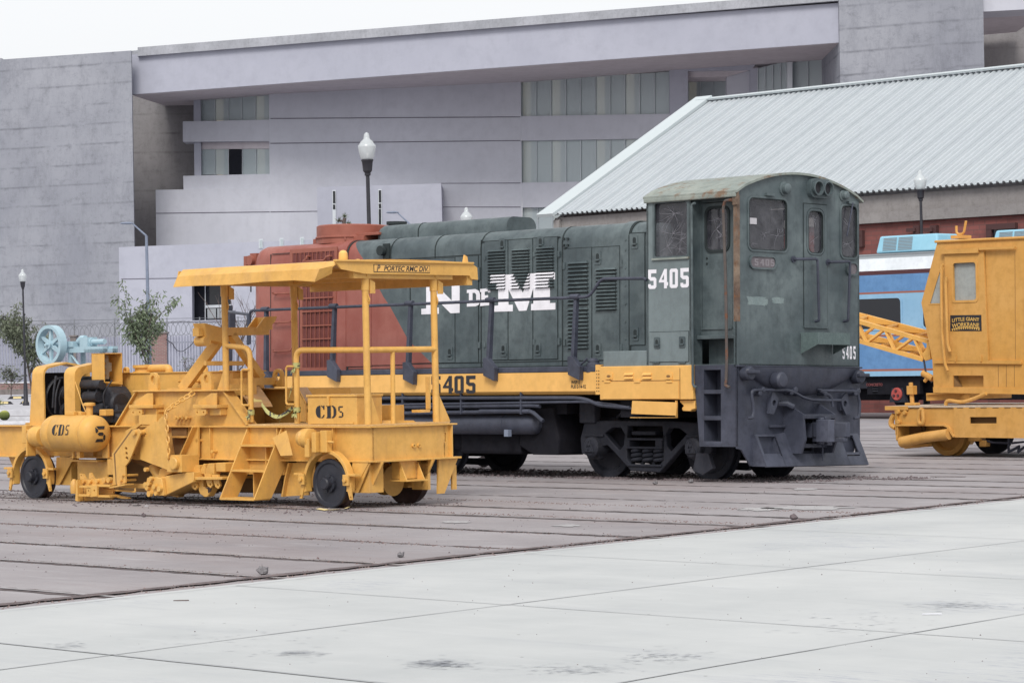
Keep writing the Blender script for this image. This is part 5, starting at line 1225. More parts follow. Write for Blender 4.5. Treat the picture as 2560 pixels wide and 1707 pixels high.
# pieces around two openings and the coupler notch
panel(fpl, [(vp0,0),(vp0+.06,0),(vp0+.06,1),(vp0,1)]); panel(fpl, [(vp0+.06,0),(vp0+.44,0),(vp0+.44,.07),(vp0+.06,.07)]); panel(fpl, [(vp0+.06,.68),(vp0+.44,.68),(vp0+.44,1),(vp0+.06,1)])
panel(fpl, [(vp0+.44,0),(VC-.36,-.06),(VC-.30,.62),(VC-.30,1),(vp0+.44,1)])
panel(fpl, [(VC-.30,.62),(VC+.34,.62),(VC+.34,1),(VC-.30,1)]); panel(fpl, [(VC+.34,.62),(VC+.44,.1),(VC+.86,0),(VC+.86,1),(VC+.34,1)])
panel(fpl, [(VC+.86,0),(VC+1.18,0),(VC+1.18,.06),(VC+.86,.06)]); panel(fpl, [(VC+.86,.72),(VC+1.18,.72),(VC+1.18,1),(VC+.86,1)]); panel(fpl, [(VC+1.18,0),(vp1,0),(vp1,1),(VC+1.18,1)])
pl = fpl.obj('pilot_plough', m_blk, LT, 0)
for v_ in (vp0 - .004, vp0 + .44, VC + .86, vp1):
    MB().pr([(uF, zt_p), (uF+.04, zt_p), (uP, zP), (uF, zP)], 'y', v_, v_ + .015).obj('plough_gusset', m_blk, pl, 0)
for v_ in (vp0+.06, VC+.86):
    MB().hull([pp(v_, .60), pp(v_+.36, .60), pp(v_+.36, .68), pp(v_, .68)], [(uF, v_, .36), (uF, v_+.36, .36), (uF, v_+.36, .33), (uF, v_, .33)]).obj('plough_step', m_blk, pl, 0)
# ---- running gear ----
wh_R = .49
def wheel_at(u_, v0, out, par, R=wh_R, tr_m=m_under, nm='wheel'):
    s = out   # direction from face inward
    w_ = MB().lathe([(R*.985,0),(R,.01),(R-.012,.10),(R+.03,.115),(R+.025,.14),(R*.3,.14)], o=(0,0,0), ax='y', n=40)
    prof = [(.10,-.05),(.10,.02),(R*.72,.04),(R*.80,.0),(R*.985,.0)]
    w_ = MB().lathe(prof + [(R,.01),(R-.012,.105),(R+.028,.118),(R+.022,.14),(R*.8,.145),(R*.7,.10),(.1,.11)], ax='y', n=44)
    w_.v = [(x + u_, v0 + s * y, z + R) for x, y, z in w_.v]
    return w_.obj(nm, m_blk2, par, 35)
def truck(u1, u2):
    tk = thing('truck', None, None); COL.objects.unlink(tk); bpy.data.objects.remove(tk)
    for u_ in (u1, u2):
        wheel_at(u_, 0.0, 1, LT); wheel_at(u_, 1.52, -1, LT)
        MB().cyl((u_, .1, wh_R), (u_, 1.42, wh_R), .085, 16).obj('axle', m_under, LT)
    um = (u1 + u2) / 2; k = (u2 - u1) / 2 / 1.06
    vf = -.30
    def f_(x, y): return (um + x * k, y)
    out = [(-1.30,.86),(-1.38,.62),(-1.36,.40),(-1.25,.36),(-1.22,.30),(-.98,.30),(-.92,.50),(-.80,.52),(-.66,.42),(-.30,.13),(.30,.11),(.66,.42),(.80,.54),(.92,.50),(.98,.30),(1.22,.30),(1.25,.38),(1.36,.42),(1.36,.76),(1.2,.86),(.60,.90),(-.9,.90)]
    h1 = [(-.86,.70),(-.70,.79),(-.50,.79),(-.43,.70),(-.45,.52),(-.54,.44)]; h2 = [(.86,.70),(.70,.79),(.50,.79),(.43,.70),(.45,.52),(.54,.44)]
    h3 = [(-.36,.82),(.36,.82),(.38,.66),(.38,.30),(.30,.235),(-.30,.235),(-.38,.30),(-.38,.66)]
    for s_, v0 in ((0, vf), (1, 1.52 + .18)):
        sf = MB().pr([f_(*p) for p in out], 'y', v0, v0 + .12, [[f_(*p) for p in h] for h in (h1, h2, h3)]).obj('side_frame', m_blk2, LT, 40, .022)
        if s_: continue
        for u_ in (u1, u2):
            c_ = MB().lathe([(.02,-.13),(.125,-.12),(.16,-.09),(.165,.0),(.165,.15)], o=(u_, v0, wh_R), ax='y', n=20)
            c_.obj('axle_box', m_blk2, sf)
            MB().pr([(u_-.11,wh_R-.08),(u_+.11,wh_R-.08),(u_,wh_R+.13)], 'y', v0-.15, v0-.12, [[(u_-.075,wh_R-.06),(u_+.075,wh_R-.06),(u_,wh_R+.09)]]).obj('axle_box_cap', m_blk2, sf, 0, .012)
            for dx, dz in ((-.05,-.035),(.05,-.035),(0,.045)): MB().lathe([(.03,-.145),(.03,-.13)], o=(u_+dx, v0, wh_R+dz), ax='y', n=10).obj('cap_bolt', m_blk2, sf)
            MB().box(u_-.2, u_+.2, v0-.03, v0+.14, wh_R+.16, wh_R+.2).obj('pedestal_top', m_blk2, sf, 0, .01)
        bo = MB().box(um-.40, um+.40, v0-.03, v0+.2, .60, .635).box(um-.38, um+.38, v0-.03, v0+.2, .47, .505).box(um-.38, um-.30, v0-.03, v0+.2, .5, .62).box(um+.24, um+.38, v0-.03, v0+.2, .5, .62).box(um-.3, um+.2, v0+.02, v0+.2, .68, .74).obj('bolster', m_blk2, sf, 0, .012)
        for sx in (-.22, 0.02, .25):
            pts = []
            for i in range(3 * 12 + 1):
                a = 2 * math.pi * i / 12; pts.append((um + sx + .085 * math.cos(a), v0 + .08 + .085 * math.sin(a), .25 + .21 * i / 36))
            MB().tube(pts, .030, 7).obj('spring', m_blk2, sf)
        MB().box(um-.36, um+.36, v0-.025, v0+.02, .20, .235).obj('spring_seat', m_blk2, sf, 0, .01)
        tx = MB(); text_mb(tx, 'ASF SPRING', .07, lambda x, y: (um - .27 + x, v0 - .006, .835 + y), bold=.002); 
        MB().box(u1-.30, u1+.04, v0-.05, v0+.1, .86, 1.2).obj('brake_hanger', m_blk2, sf, 0, .02)
        MB().tube([(u1+.3, v0+.2,.95), (u1+.55, v0+.05, 1.02), (u1+.85, v0+.05, 1.02), (u1+.9,v0+.1,.92)], .03, 6).obj('brake_lever', m_blk2, sf)
    MB().box(um-.35, um+.35, -.1, 1.6, .35, .95).box(u1-.5, u2+.5, .3, 1.3, .3, .8).obj('truck_bolster', m_under, LT, 0, .02)
u1, u2 = LV(1521, 1115, 0).x, 0.0
truck(u1, u2)
ur = LV(1108, 1140, 0).x
truck(ur - 2.15, ur)
MB().pr([(.15,.16),(.35,.10),(.55,.2),(.46,.42),(.22,.42)], 'y', -.55, -.48).obj('sand_guard', m_blk2, LT, 0)
# underframe, tanks and pipes between the trucks
MB().box(uA, uF-.04, .0, 1.3, .95, 1.62).obj('centre_sill', m_under, LT, 0)
MB().box(uA + .3, u1 - .5, VS+.35, VF-.35, 1.0, ZB+.05).obj('underframe_web', m_under, LT, 0)
MB().box(ur + .62, u1 - .75, -.35, 1.75, .42, 1.05).box(ur+.9, u1-1.5, -.45, 1.9, .36, .8).obj('fuel_tank', m_under, LT, 0, .05)
MB().pr([(u1-1.35,1.1),(u1-.75,1.1),(u1-.6,.6),(u1-.62,.36),(u1-1.2,.36),(u1-1.5,.5),(u1-1.45,.8)], 'y', -.5, .1).obj('blower_duct', m_under, LT, 0, .03)
ra, rb_ = L.V(985, 1058, VS+.1), L.V(1336, 1060, VS+.1)
Rr_ = .17; zc_ = .845
MB().lathe([(.02,ra.x-.05),(.12,ra.x-.03),(Rr_,ra.x+.06),(Rr_,rb_.x-.16),(.14,rb_.x-.06),(.05,rb_.x)], o=(0, VS+.25, zc_), ax='x', n=28).lathe([(Rr_+.006,rb_.x-.75),(Rr_+.006,rb_.x-.735)], o=(0, VS+.25, zc_), ax='x', n=28).obj('air_reservoir', m_blk, LT)
p = LV(1262, 1083, VS); MB().box(p.x-.04, p.x+.05, VS+.02, VS+.1, p.z-.05, p.z+.06).obj('drain_valve', m_sl, LT, 0)
def pipe(pts, r, v=VS+.03, nm='air_pipe', b_=.1): MB().tube(bend([L.V(x, y, v) for x, y in pts], b_, 4), r, 8).obj(nm, m_blk, LT)
pipe([(850,995.5),(1440,994.5),(1465,998),(1500,1013),(1575,1019)], .03)
pipe([(850,1013),(1200,1008),(1460,1004),(1490,1006),(1530,1010),(1560,1016),(1580,1022)], .02)
pipe([(1350,1015),(1330,1013.5),(985,1018),(981,1025),(985,1033),(1325,1028),(1335,1032),(1352,1048),(1358,1052)], .032, VS+.05, b_=.12)
pipe([(1200,1028),(1325,1028)], .036, VS+.05)
for x in (1004, 1150, 1300):
    p = LV(x, 1010, VS); MB().box(p.x-.015, p.x+.015, VS+.01, VS+.1, p.z-.16, p.z+.2).obj('pipe_hanger', m_blk, LT, 0)

# cracks in the cab glass: thin pale star bursts
def burst(place, cx, cy, n, r0, r1, seed, par, w_=.0035, clip=None):
    rn = random.Random(seed); mb = MB()
    for k in range(n):
        a = rn.uniform(0, 6.28); r = rn.uniform(r0, r1); p = Vector((cx, cy)); st = 4
        for i in range(st):
            a += rn.gauss(0, .18); q = p + Vector((math.cos(a), math.sin(a))) * r / st
            if clip and not (clip[0] < q.x < clip[1] and clip[2] < q.y < clip[3]): break
            d = (q - p).normalized(); s_ = Vector((-d.y, d.x)) * w_ * (1 - i / st * .6)
            mb.add([place(*(p - s_)), place(*(p + s_)), place(*(q + s_)), place(*(q - s_))], [(0,1,2,3)]); p = q
    mb.obj('glass_crack', m_crack, par, 0)
sw = bpy.data.objects['side_window']; cl = (w0u+.01, w1u-.01, wz0+.02, wz1-.02)
for k, (fx, fy, n_, r_) in enumerate(((.55,.80,13,.75), (.5,.42,12,.35), (.75,.3,9,.3), (.35,.18,9,.3), (.7,.12,8,.3))):
    burst(lambda x, z: (x, VS+.046, z), cl[0]+(cl[1]-cl[0])*fx, cl[2]+(cl[3]-cl[2])*fy, n_, .08, r_, 10+k, sw, .0022, cl)
dwn = bpy.data.objects['door_window']; cl = (g0+.03, g1-.03, gz0+.03, gz1-.03)
for k, (fx, fy, n_, r_) in enumerate(((.42,.5,9,.45), (.6,.3,9,.25), (.5,.78,5,.2))):
    burst(lambda x, z: (x, vd+.009, z), cl[0]+(cl[1]-cl[0])*fx, cl[2]+(cl[3]-cl[2])*fy, n_, .05, r_, 20+k, dwn, .0022, cl)
fw_ = [o for o in bpy.data.objects if o.name.startswith('front_window')]; fd_ = bpy.data.objects['front_door_window']
for k, (wv, fx, fy, n_, r_, ob) in enumerate(((win1,.78,.28,12,.26,fw_[0]), (win1,.42,.30,6,.15,fw_[0]), (win1,.1,.1,3,.5,fw_[0]), (win3,.5,.25,7,.25,fw_[1]), (win3,.6,.6,3,.5,fw_[1]), (dwin,.5,.8,7,.12,fd_), (dwin,.4,.3,5,.12,fd_))):
    cl = (wv[0]+.02, wv[1]-.02, wv[2]+.02, wv[3]-.02)
    burst(lambda y, z: (uF-.012, y, z), cl[0]+(cl[1]-cl[0])*fx, cl[2]+(cl[3]-cl[2])*fy, n_, .04, r_, 40+k, ob, .0022, cl)
a_, b__ = FE(1870, 544, uF-.010), FE(1892, 561, uF-.010); MB().box(uF-.012, uF-.010, a_[0], b__[0], b__[1], a_[1]).obj('window_paper', flat('paper_grey', (.45,.44,.47), .8), fw_[0], 0)
# worn, over-sprayed patches on the cab front (their own ragged outline)
m_patch = paint('worn_patch', (.17,.22,.225), .6, .3, .2, .2, dark=(.09,.12,.12), fade=(.24,.29,.29), sc=8)
for i, (x0, y0, x1, y1) in enumerate(((1040,1262,1245,1345), (1290,1270,1415,1325))):
    rn = random.Random(i+2); P0_, P1_ = c7(x0, y1), c7(x1, y0); P = []
    for k in range(40):
        t_ = 2*math.pi*k/40; cx, cz = (P0_[0]+P1_[0])/2, (P0_[1]+P1_[1])/2; sx_, sz_ = (P1_[0]-P0_[0])/2, (P1_[1]-P0_[1])/2
        e_ = lambda q: math.copysign(abs(q)**.4, q); j_ = rn.uniform(.8, 1.08); P.append((cx + sx_*e_(math.cos(t_))*j_, cz + sz_*e_(math.sin(t_))*j_))
    MB().pr(P, 'x', uF+.0005, uF+.002).obj('worn_paint', m_patch, LT, 0)
# ================= BALLAST / TRACK MACHINE =================
M = Fr(G(824, 1270), 43, 0)
MT = thing('track_machine', 'yellow track maintenance machine with canopy, CD5 air tank and black flanged wheels in the foreground', 'rail machine', M.M)
Y = m_yel
def cA(x, y): return (x/3.136, 800 + y/3.136)
def cB(x, y): return (400 + x/2.24, 600 + y/2.24)
def cC(x, y): return (250 + x/3.5636, 850 + y/3.5636)
def cD(x, y): return (700 + x/3.484, 850 + y/3.484)
def cE(x, y): return (x/6.533, 1020 + y/6.533)
def cF(x, y): return (180 + x/5.6, 1040 + y/5.6)
def cG(x, y): return (x/7.84, 880 + y/7.84)
def cH(x, y): return (540 + x/7.838, 880 + y/7.838)
def cI(x, y): return (460 + x/9.8, 690 + y/9.8)
def V_(f, pts, v): return [M.V(*f(x, y), v) for x, y in pts]
def U_(f, pts, u): return [M.U(*f(x, y), u) for x, y in pts]
def pv(f, pts, v, th, mat=Y, name='plate', par=None, holes=(), bev=0.0, rev=False):   # plate of v = const
    P = [(p.x, p.z) for p in V_(f, pts, v)]; H_ = [[(p.x, p.z) for p in V_(f, h, v)] if not isinstance(h[0], float) else circ(*[getattr(M.V(*f(h[0], h[1]), v), k) for k in 'xz'], h[2]) for h in holes]
    return MB().pr(P, 'y', v, v + th, H_).obj(name, mat, par or MT, 30, bev)
def pu(f, pts, u, th, mat=Y, name='plate', par=None, holes=(), bev=0.0):
    P = [(p.y, p.z) for p in U_(f, pts, u)]; H_ = [[(p.y, p.z) for p in U_(f, h, u)] for h in holes]
    return MB().pr(P, 'x', u - th, u, H_).obj(name, mat, par or MT, 30, bev)
def bxm(name, *b, mat=Y, par=None, bev=0.0):
    return MB().box(*b).obj(name, mat, par or MT, 0, bev)
vn, vf, uE, uL_ = .12, 1.40, .56, -8.2
ue = .70; zT, zBt = 1.05, .60
# side beams: web + flanges
for nm, v0 in (('side_beam', vn), ('side_beam', vf)):
    MB().box(uL_, ue, v0, v0+.02, zBt+.012, zT-.02).obj(nm, Y, MT, 0)
    s_ = -.07 if v0 == vn else .01
    MB().box(uL_, ue+.02, v0 + s_, v0 + s_ + .12, zT-.02, zT).box(-5.4 if v0==vn else uL_, ue+.04, v0+s_, v0+s_+.12, zBt-.008, zBt+.012).box(uL_, -5.9, v0+s_, v0+s_+.12, zBt-.01, zBt+.015).obj('flange', Y, MT, 0, .004)
# end beam (faces right)
pe = MB().pr([(vn, zBt), (vf+.12, zBt), (vf+.12, zT), (vn, zT)], 'x', ue-.02, ue, [rrect(vf-.0, vf+.045, .80, .93, .02)])
pe.obj('end_beam', Y, MT, 0)
bxm('end_flange', ue-.06, ue+.06, vn-.02, vf+.2, zT-.02, zT+.0, bev=.004); bxm('end_flange', ue-.06, ue+.07, vn-.02, vf+.26, zBt-.01, zBt+.014, bev=.004)
bxm('end_stiffener', ue, ue+.05, vf+.10, vf+.12, zBt, zT); 
for vv in (.83, .93): MB().lathe([(.025,0),(.025,.03),(.012,.03),(.012,.0)], o=(ue, vv, .78), ax='x', n=10).obj('end_boss', Y, MT)
for u_ in (-1.06, -.0, -4.9, -2.4): bxm('web_stiffener', u_-.008, u_+.008, vn-.05, vn, zBt+.01, zT-.02)
# cross members and deck
for u_ in (-6.9, -5.0, -4.2, -2.9, -1.2, -.2): bxm('cross_beam', u_-.06, u_+.06, vn+.02, vf, .72, 1.0)
m_deck = paint('checker_deck', (.58,.36,.14), .5, .2, .2, .8, dark=(.4,.26,.12), fade=(.70,.50,.26), sc=3)
bxm('deck', -1.7, ue+.02, vn-.03, vf+.1, zT+.002, zT+.022, mat=m_deck)
bxm('deck', -6.6, -4.4, vn+.2, vf, zT+.002, zT+.012, mat=Y)
pr_ = MB(); p0 = M.U(1030, 1050, .4); 
MB().pr([(.62, zT+.022), (1.1, zT+.022), (1.05, zT+.05), (.7, zT+.06)], 'x', .25, .5).obj('loose_plate', Y, MT, 0)
# trapezoid box over the work head
tz = [(-4.39,zT), (-3.95,1.515), (-2.10,1.515), (-1.65,zT)]
MB().pr(tz, 'y', vn, vn+.02).obj('head_side_plate', Y, MT, 0); MB().pr(tz, 'y', vf, vf+.02).obj('head_side_plate', Y, MT, 0)
bxm('head_flange', -3.98, -1.98, vn-.07, vn+.30, 1.515, 1.535, bev=.004); bxm('head_flange', -3.98, -1.98, vf-.2, vf+.09, 1.515, 1.535, bev=.004)
MB().hull([(-2.10,vn-.05,1.515),(-2.10,vn+.13,1.515),(-1.64,vn+.13,zT+.02),(-1.64,vn-.05,zT+.02)], [(-2.12,vn-.05,1.505),(-2.12,vn+.13,1.505),(-1.66,vn+.13,zT+.01),(-1.66,vn-.05,zT+.01)]).obj('sloped_plate', Y, MT, 0)
MB().hull([(-3.96,vn-.05,1.52),(-3.96,vn+.1,1.52),(-4.41,vn+.1,zT),(-4.41,vn-.05,zT)], [(-3.94,vn-.05,1.51),(-3.94,vn+.1,1.51),(-4.39,vn+.1,zT-.01),(-4.39,vn-.05,zT-.01)]).obj('sloped_plate', Y, MT, 0)
bxm('top_beam', -2.05, -.78, vf-.25, vf+.1, 1.36, 1.535); bxm('top_beam', -3.6, -2.2, .55, .75, 1.45, 1.60); bxm('inner_wall', -2.05, -.78, vf-.05, vf, zT+.02, 1.36)
bxm('inner_beam', -2.0, -.7, vf-.30, vf-.05, zT+.2, zT+.24); bxm('inner_box', -1.5, -.9, 1.0, 1.3, zT+.02, zT+.16)
def lug(px0, px1, pyt, pyb, v):
    a, b, c = M.V(px0, pyb, v), M.V(px1, pyb, v), M.V((px0+px1)/2, pyt, v); w_ = (b.x - a.x) / 2; xm = (a.x + b.x) / 2; zt = c.z
    P = [(xm-w_, a.z), (xm+w_, a.z), (xm+w_, zt-w_)] + [(xm + w_*math.cos(rad(q)), zt - w_ + w_*math.sin(rad(q))) for q in (30,60,90,120,150)] + [(xm-w_, zt-w_)]
    MB().pr(P, 'y', v, v+.05, [circ(xm, zt-w_*1.05, w_*.5, 14, w_*.6)]).obj('lifting_lug', Y, MT, 40, .004)
lug(371, 394, 931, 977, vn+.05); lug(503, 528, 928.5, 976, vn+.05); lug(681, 706, 921, 967, vf-.1); lug(307, 318, 917, 932, .72); lug(545, 558, 925, 976, vf-.1); lug(506, 514, 916, 935, vf-.3)
# outrigger brackets on the trapezoid
for x0 in (0, 570):
    g_ = pv(cC, [(305+x0,578),(305+x0,548),(420+x0,472),(470+x0,472),(470+x0,578)], vn-.08, .012, name='bracket')
    a, b = M.V(*cC(275+x0,600), vn-.16), M.V(*cC(490+x0,600), vn-.16)
    bxm('bracket_shelf', a.x, b.x, vn-.20, vn, a.z-.01, a.z+.035, par=g_, bev=.006)
    a2, b2 = M.V(*cC(290+x0,670), vn-.16), M.V(*cC(385+x0,670), vn-.16)
    MB().pr([(a2.x, a2.z+.08),(b2.x, a2.z+.08),(b2.x, a2.z+.02),(b2.x-.04,a2.z),(a2.x+.03,a2.z),(a2.x,a2.z+.03)], 'y', vn-.18, vn-.15, [circ(a2.x+.035, a2.z+.04, .016), circ(b2.x-.05, a2.z+.04, .016)]).obj('bracket_lug', Y, g_, 0)
    bxm('bracket_block', b2.x, b.x-.02, vn-.12, vn, a2.z+.0, a.z-.01, par=g_, bev=.006)
def fitting(f, x, y, v=vn, r=.022, ln_=.09):
    p = M.V(*f(x, y), v); MB().lathe([(r,-.0),(r,-ln_*.5),(r*.7,-ln_*.5),(r*.7,-ln_*.8),(r*1.1,-ln_*.8),(r*1.1,-ln_)], o=(p.x, v, p.z), ax='y', n=9).obj('hose_fitting', Y, MT)
for x, y in ((710,690),(740,690),(775,690),(810,690),(520,645),(562,635),(885,820),(905,893),(1040,990),(1080,640)): fitting(cC, x, y)
# canopy
vc0, vc1 = -.48, 2.12; uc0, uc1 = -2.40, .66
zr_ = lambda v, u: 3.148 + .03 * math.sin(math.pi * (v - vc0) / (vc1 - vc0)) - (.035 if u < -2.2 else 0)
Rf = []
for u_ in (uc0 + .04, -1.8, -1.2, -.6, 0, .4, uc1):
    row = [Vector((u_ - .05, vc0 - .015, 2.925)), Vector((u_, vc0 - .0, 3.05)), Vector((u_, vc0 + .10, 3.14))]
    for i in range(1, 9): v = vc0 + .10 + (vc1 - .12 - vc0 - .10) * i / 8; row.append(Vector((u_, v, zr_(v, u_))))
    row += [Vector((u_, vc1 - .02, 3.09)), Vector((u_, vc1, 2.94))]
    Rf.append(row)
rnd = random.Random(4)
for i, row in enumerate(Rf):
    row[0].z += rnd.uniform(-.012, .012); row[0].y += rnd.uniform(-.02, .02)
Rf[-1][0] = Vector((uc1 - .14, vc0 + .10, 3.0)); Rf[-1][1] = Vector((uc1 - .04, vc0 + .02, 3.08)); Rf[-2][0] = Vector((.34, vc0 - .03, 2.90)); 
can = MB().slab(Rf, .012, (0,0,-1)).obj('canopy', Y, MT, 25)
MB().pr([(vc0+.02, 3.135), (vc1-.1, 3.145), (vc1, 3.09), (vc1+.01, 2.93), (vc1-.12, 2.94), (vc1-.15, 2.985), (.05, 2.985), (-.05, 3.0), (vc0+.12, 3.04)], 'x', uc1-.015, uc1+.01).obj('canopy_end', Y, MT, 0)
MB().box(uc1-.03, uc1+.035, vc0+.02, vc1-.08, 3.135, 3.16).obj('canopy_lip', Y, MT, 0, .005)
MB().pr([(vc0+.05, 3.12), (vc1, 3.10), (vc1, 2.93), (vc0, 2.93)], 'x', uc0-.0, uc0+.015).obj('canopy_end', Y, MT, 0)
for u_ in (-2.14, .58): MB().box(u_-.04, u_+.04, -.1, 1.7, 2.93, 3.02).obj('canopy_beam', Y, can, 0)
for v_ in (.16, 1.40): MB().box(uc0+.05, uc1-.03, v_-.03, v_+.03, 2.95, 3.03).obj('canopy_beam', Y, can, 0)
MB().box(uc0, uc1-.02, 1.95, 2.05, 2.86, 3.0).obj('canopy_beam', Y, can, 0)
# maker's sign on the canopy end
sa, sb = M.U(934, 671, uc1+.01), M.U(1074, 669, uc1+.01); zs0, zs1 = 3.01, 3.108
sgn = MB().box(uc1+.01, uc1+.014, sa.y, sb.y, zs0, zs1).obj('sign_plate', m_letblk, MT, 0)
MB().box(uc1+.014, uc1+.016, sa.y+.008, sb.y-.008, zs0+.008, zs1-.008).obj('sign_face', m_yel3, sgn, 0)
W_ = sb.y - sa.y
mb = MB(); text_mb(mb, 'PORTEC RMC DIV.', .092, lambda x, y: (uc1+.018, sa.y + W_*.17 + x, zs0+.018 + y), shear=.25, bold=.0018, sx=.86)
mx = max(v[1] for v in mb.v); k = (W_*.80) / (mx - sa.y - W_*.17); mb.v = [(x, sa.y + W_*.17 + (y - sa.y - W_*.17)*k, z) for x, y, z in mb.v]; mb.obj('sign_text', m_letblk, sgn, 0)
mb = MB(); text_mb(mb, 'P', .11, lambda x, y: (uc1+.018, sa.y + W_*.045 + x, zs0+.014 + y), shear=.3, bold=.004, sx=.9); mb.obj('sign_emblem', flat('faded_grey', (.15,.10,.06), .7), sgn, 0)
# beacons
p = M.U(858, 636, uc1-.1); MB().lathe([(.05,0),(.06,.03),(.055,.1),(.03,.13),(.005,.135)], o=(uc1-.1, p.y, 3.15), n=16).obj('beacon', m_yel3, MT)
p = M.U(1163, 648, uc1-.1); MB().hull([(uc1-.12,p.y-.04,3.15),(uc1-.08,p.y-.04,3.15),(uc1-.08,p.y+.04,3.15),(uc1-.12,p.y+.04,3.15)], [(uc1-.11,p.y-.02,3.26),(uc1-.09,p.y-.02,3.26),(uc1-.09,p.y+.03,3.24),(uc1-.11,p.y+.03,3.24)]).obj('horn_bracket', m_yel3, MT, 0)
for vv in (.0, 1.3): MB().lathe([(.03,3.15),(.03,3.17),(.01,3.175)], o=(.6, vv, 0), n=10).obj('roof_bolt', Y, can)
# posts
def post(u_, v_, zb_, clamp=True, gus=1):
    p_ = MB().tube([(u_, v_, zb_), (u_-.01, v_, 2.95)], [.045, .043], 14).obj('post', Y, MT)
    MB().cyl((u_-.01, v_, 2.78), (u_-.01, v_, 2.95), .052, 14).obj('post_sleeve', Y, p_)
    MB().hull([(u_+.01, v_+.05, 2.92), (u_+.01, v_+.14, 2.88), (u_+.01, v_+.14, 2.74), (u_+.01, v_+.05, 2.74)], [(u_+.03, v_+.05, 2.92), (u_+.03, v_+.14, 2.88), (u_+.03, v_+.14, 2.74), (u_+.03, v_+.05, 2.74)]).obj('clamp_plate', Y, p_, 0)
    MB().tube([(u_+.04, v_, 2.72), (u_+.06, v_+.01, 2.66), (u_+.03, v_+.02, 2.60), (u_+.05, v_, 2.64)], .008, 5).obj('lock_pin', Y, p_)
    return p_
P1_ = post(-2.145, .16, 1.53); P3_ = post(.57, .16, zT); P4_ = post(.57, 1.40, zT); P2_ = post(-2.145, 1.42, 1.5)
MB().pr([(.20, zT+.02), (.38, zT+.02), (.20, 1.5)], 'x', .56, .575).obj('post_gusset', Y, P3_, 0)
MB().pr([(1.44, zT+.02), (1.66, zT+.02), (1.44, 1.45)], 'x', .56, .575).obj('post_gusset', Y, P4_, 0)
MB().pr([(-2.32, 1.535), (-2.18, 1.535), (-2.18, 1.80)], 'y', .15, .165).obj('post_gusset', Y, P1_, 0)
# rails
MB().tube(bend([(-2.145,.16,2.12), (-1.635,.14,2.08), (-1.635,.14,1.10)], .13, 6), .036, 12).obj('guard_rail', Y, MT)
MB().tube(bend([(-.735,.14,1.08), (-.735,.14,2.04), (.57,.16,2.02)], .13, 6), .038, 12).obj('guard_rail', Y, MT)
MB().tube([(.57,.16,2.02), (.57,1.40,2.02)], .04, 12).obj('guard_rail', Y, MT)
MB().tube([(.57,.62,2.0), (.58,.60,1.07)], .03, 10).obj('rail_leg', Y, MT)
def hand(px0, px1, y0, y1):
    P = [M.V(px0, y0, .10), M.V(px1, y0, .10), M.V(px1, y1, .10), M.V(px0, y1, .10)]
    MB().tube(bend(P, .04, 3), .014, 6).obj('grab_handle', Y, MT)
hand(623, 604, 923.5, 1012.5); hand(736, 715.5, 915.5, 1010.5)
a = M.V(1079, 940, 1.25); b_ = M.V(1079, 1022, 1.25)
bxm('gauge_arm', .50, .56, 1.28, 1.31, 1.24, 1.66); bxm('gauge_foot', .40, .56, 1.12, 1.30, 1.20, 1.235)
# steps
us = [-1.65, -.985]
for u_ in us:
    MB().pr([(.10,1.05), (.24,.95), (.22,.66), (-.12,.115), (-.42,.105)], 'x', u_-.01, u_+.01).obj('step_stringer', Y, MT, 0)
for z_, v0, v1 in ((.80,-.05,.12), (.475,-.22,.0), (.115,-.42,-.13)): bxm('step', us[0], us[1], v0, v1, z_-.02, z_+.01, mat=Y, bev=.003)
MB().box(us[0]+.3, us[0]+.32, -.1, .1, .13, .47).box(us[0]+.38, us[0]+.4, .05, .12, .5, .78).obj('step_divider', Y, MT, 0)
pv(cC, [(1675,1092),(1610,1392),(1860,1380),(1860,1092)], vn+.03, .02, name='lower_side_plate'); pv(cC, [(1672,1095),(1640,1240),(1615,1392),(1625,1395),(1650,1240),(1686,1095)], vn-.03, .06, name='plate_rib')
# tool box
tb_ = MB().box(-.565, .36, .17, .62, zT+.02, 1.425).obj('tool_box', Y, MT, 0, .006)
MB().box(-.58, .375, .155, .63, 1.425, 1.455).obj('box_lid', Y, tb_, 0, .005)
p = M.V(*cB(943,890), .16); MB().box(p.x-.02, p.x+.02, .145, .17, p.z-.09, p.z+.03).obj('hasp', Y, tb_, 0, .005)
bxm('box_hinge', -.5, .3, .16, .168, zT+.028, zT+.05)
bxm('small_box', -.25, .18, .95, 1.2, zT+.02, 1.30, bev=.005)
m_ftan = paint('faded_tan', (.42,.27,.16), .7, .2, .1, .1)
cc_ = [M.V(*cH(x, y), v) for x, y, v in ((1590,690,.42),(1790,685,.75),(1905,860,.75),(1748,985,.42))]
MB().hull(cc_, [p + Vector((.0,.0,-.03)) for p in cc_]).obj('slanted_cover', m_ftan, MT, 0)
pv(cH, [(1592,700),(1748,985),(1765,1360),(1605,1360)], .42, .02, name='cover_side')
# control desk panel
m_tan = paint('faded_panel', (.45,.27,.12), .6, .15, .1, .1)
dp = [M.V(*cH(x, y), v) for x, y, v in ((420,680,.62),(840,655,1.0),(1080,995,.75),(620,1012,.45))]
MB().hull(dp, [p + Vector((.02, .01, -.05)) for p in dp]).obj('control_panel', m_tan, MT, 0)
dq = [dp[3].lerp(dp[2], a_).lerp(dp[0].lerp(dp[1], a_), b_) for a_, b_ in ((.25,.08),(.68,.08),(.66,.28),(.27,.28))]
MB().hull([p + Vector((.002,-.006,.006)) for p in dq], [p + Vector((.003,-.004,.002)) for p in dq]).obj('panel_sticker', flat('sticker_yellow', (.72,.60,.22), .6), MT, 0)
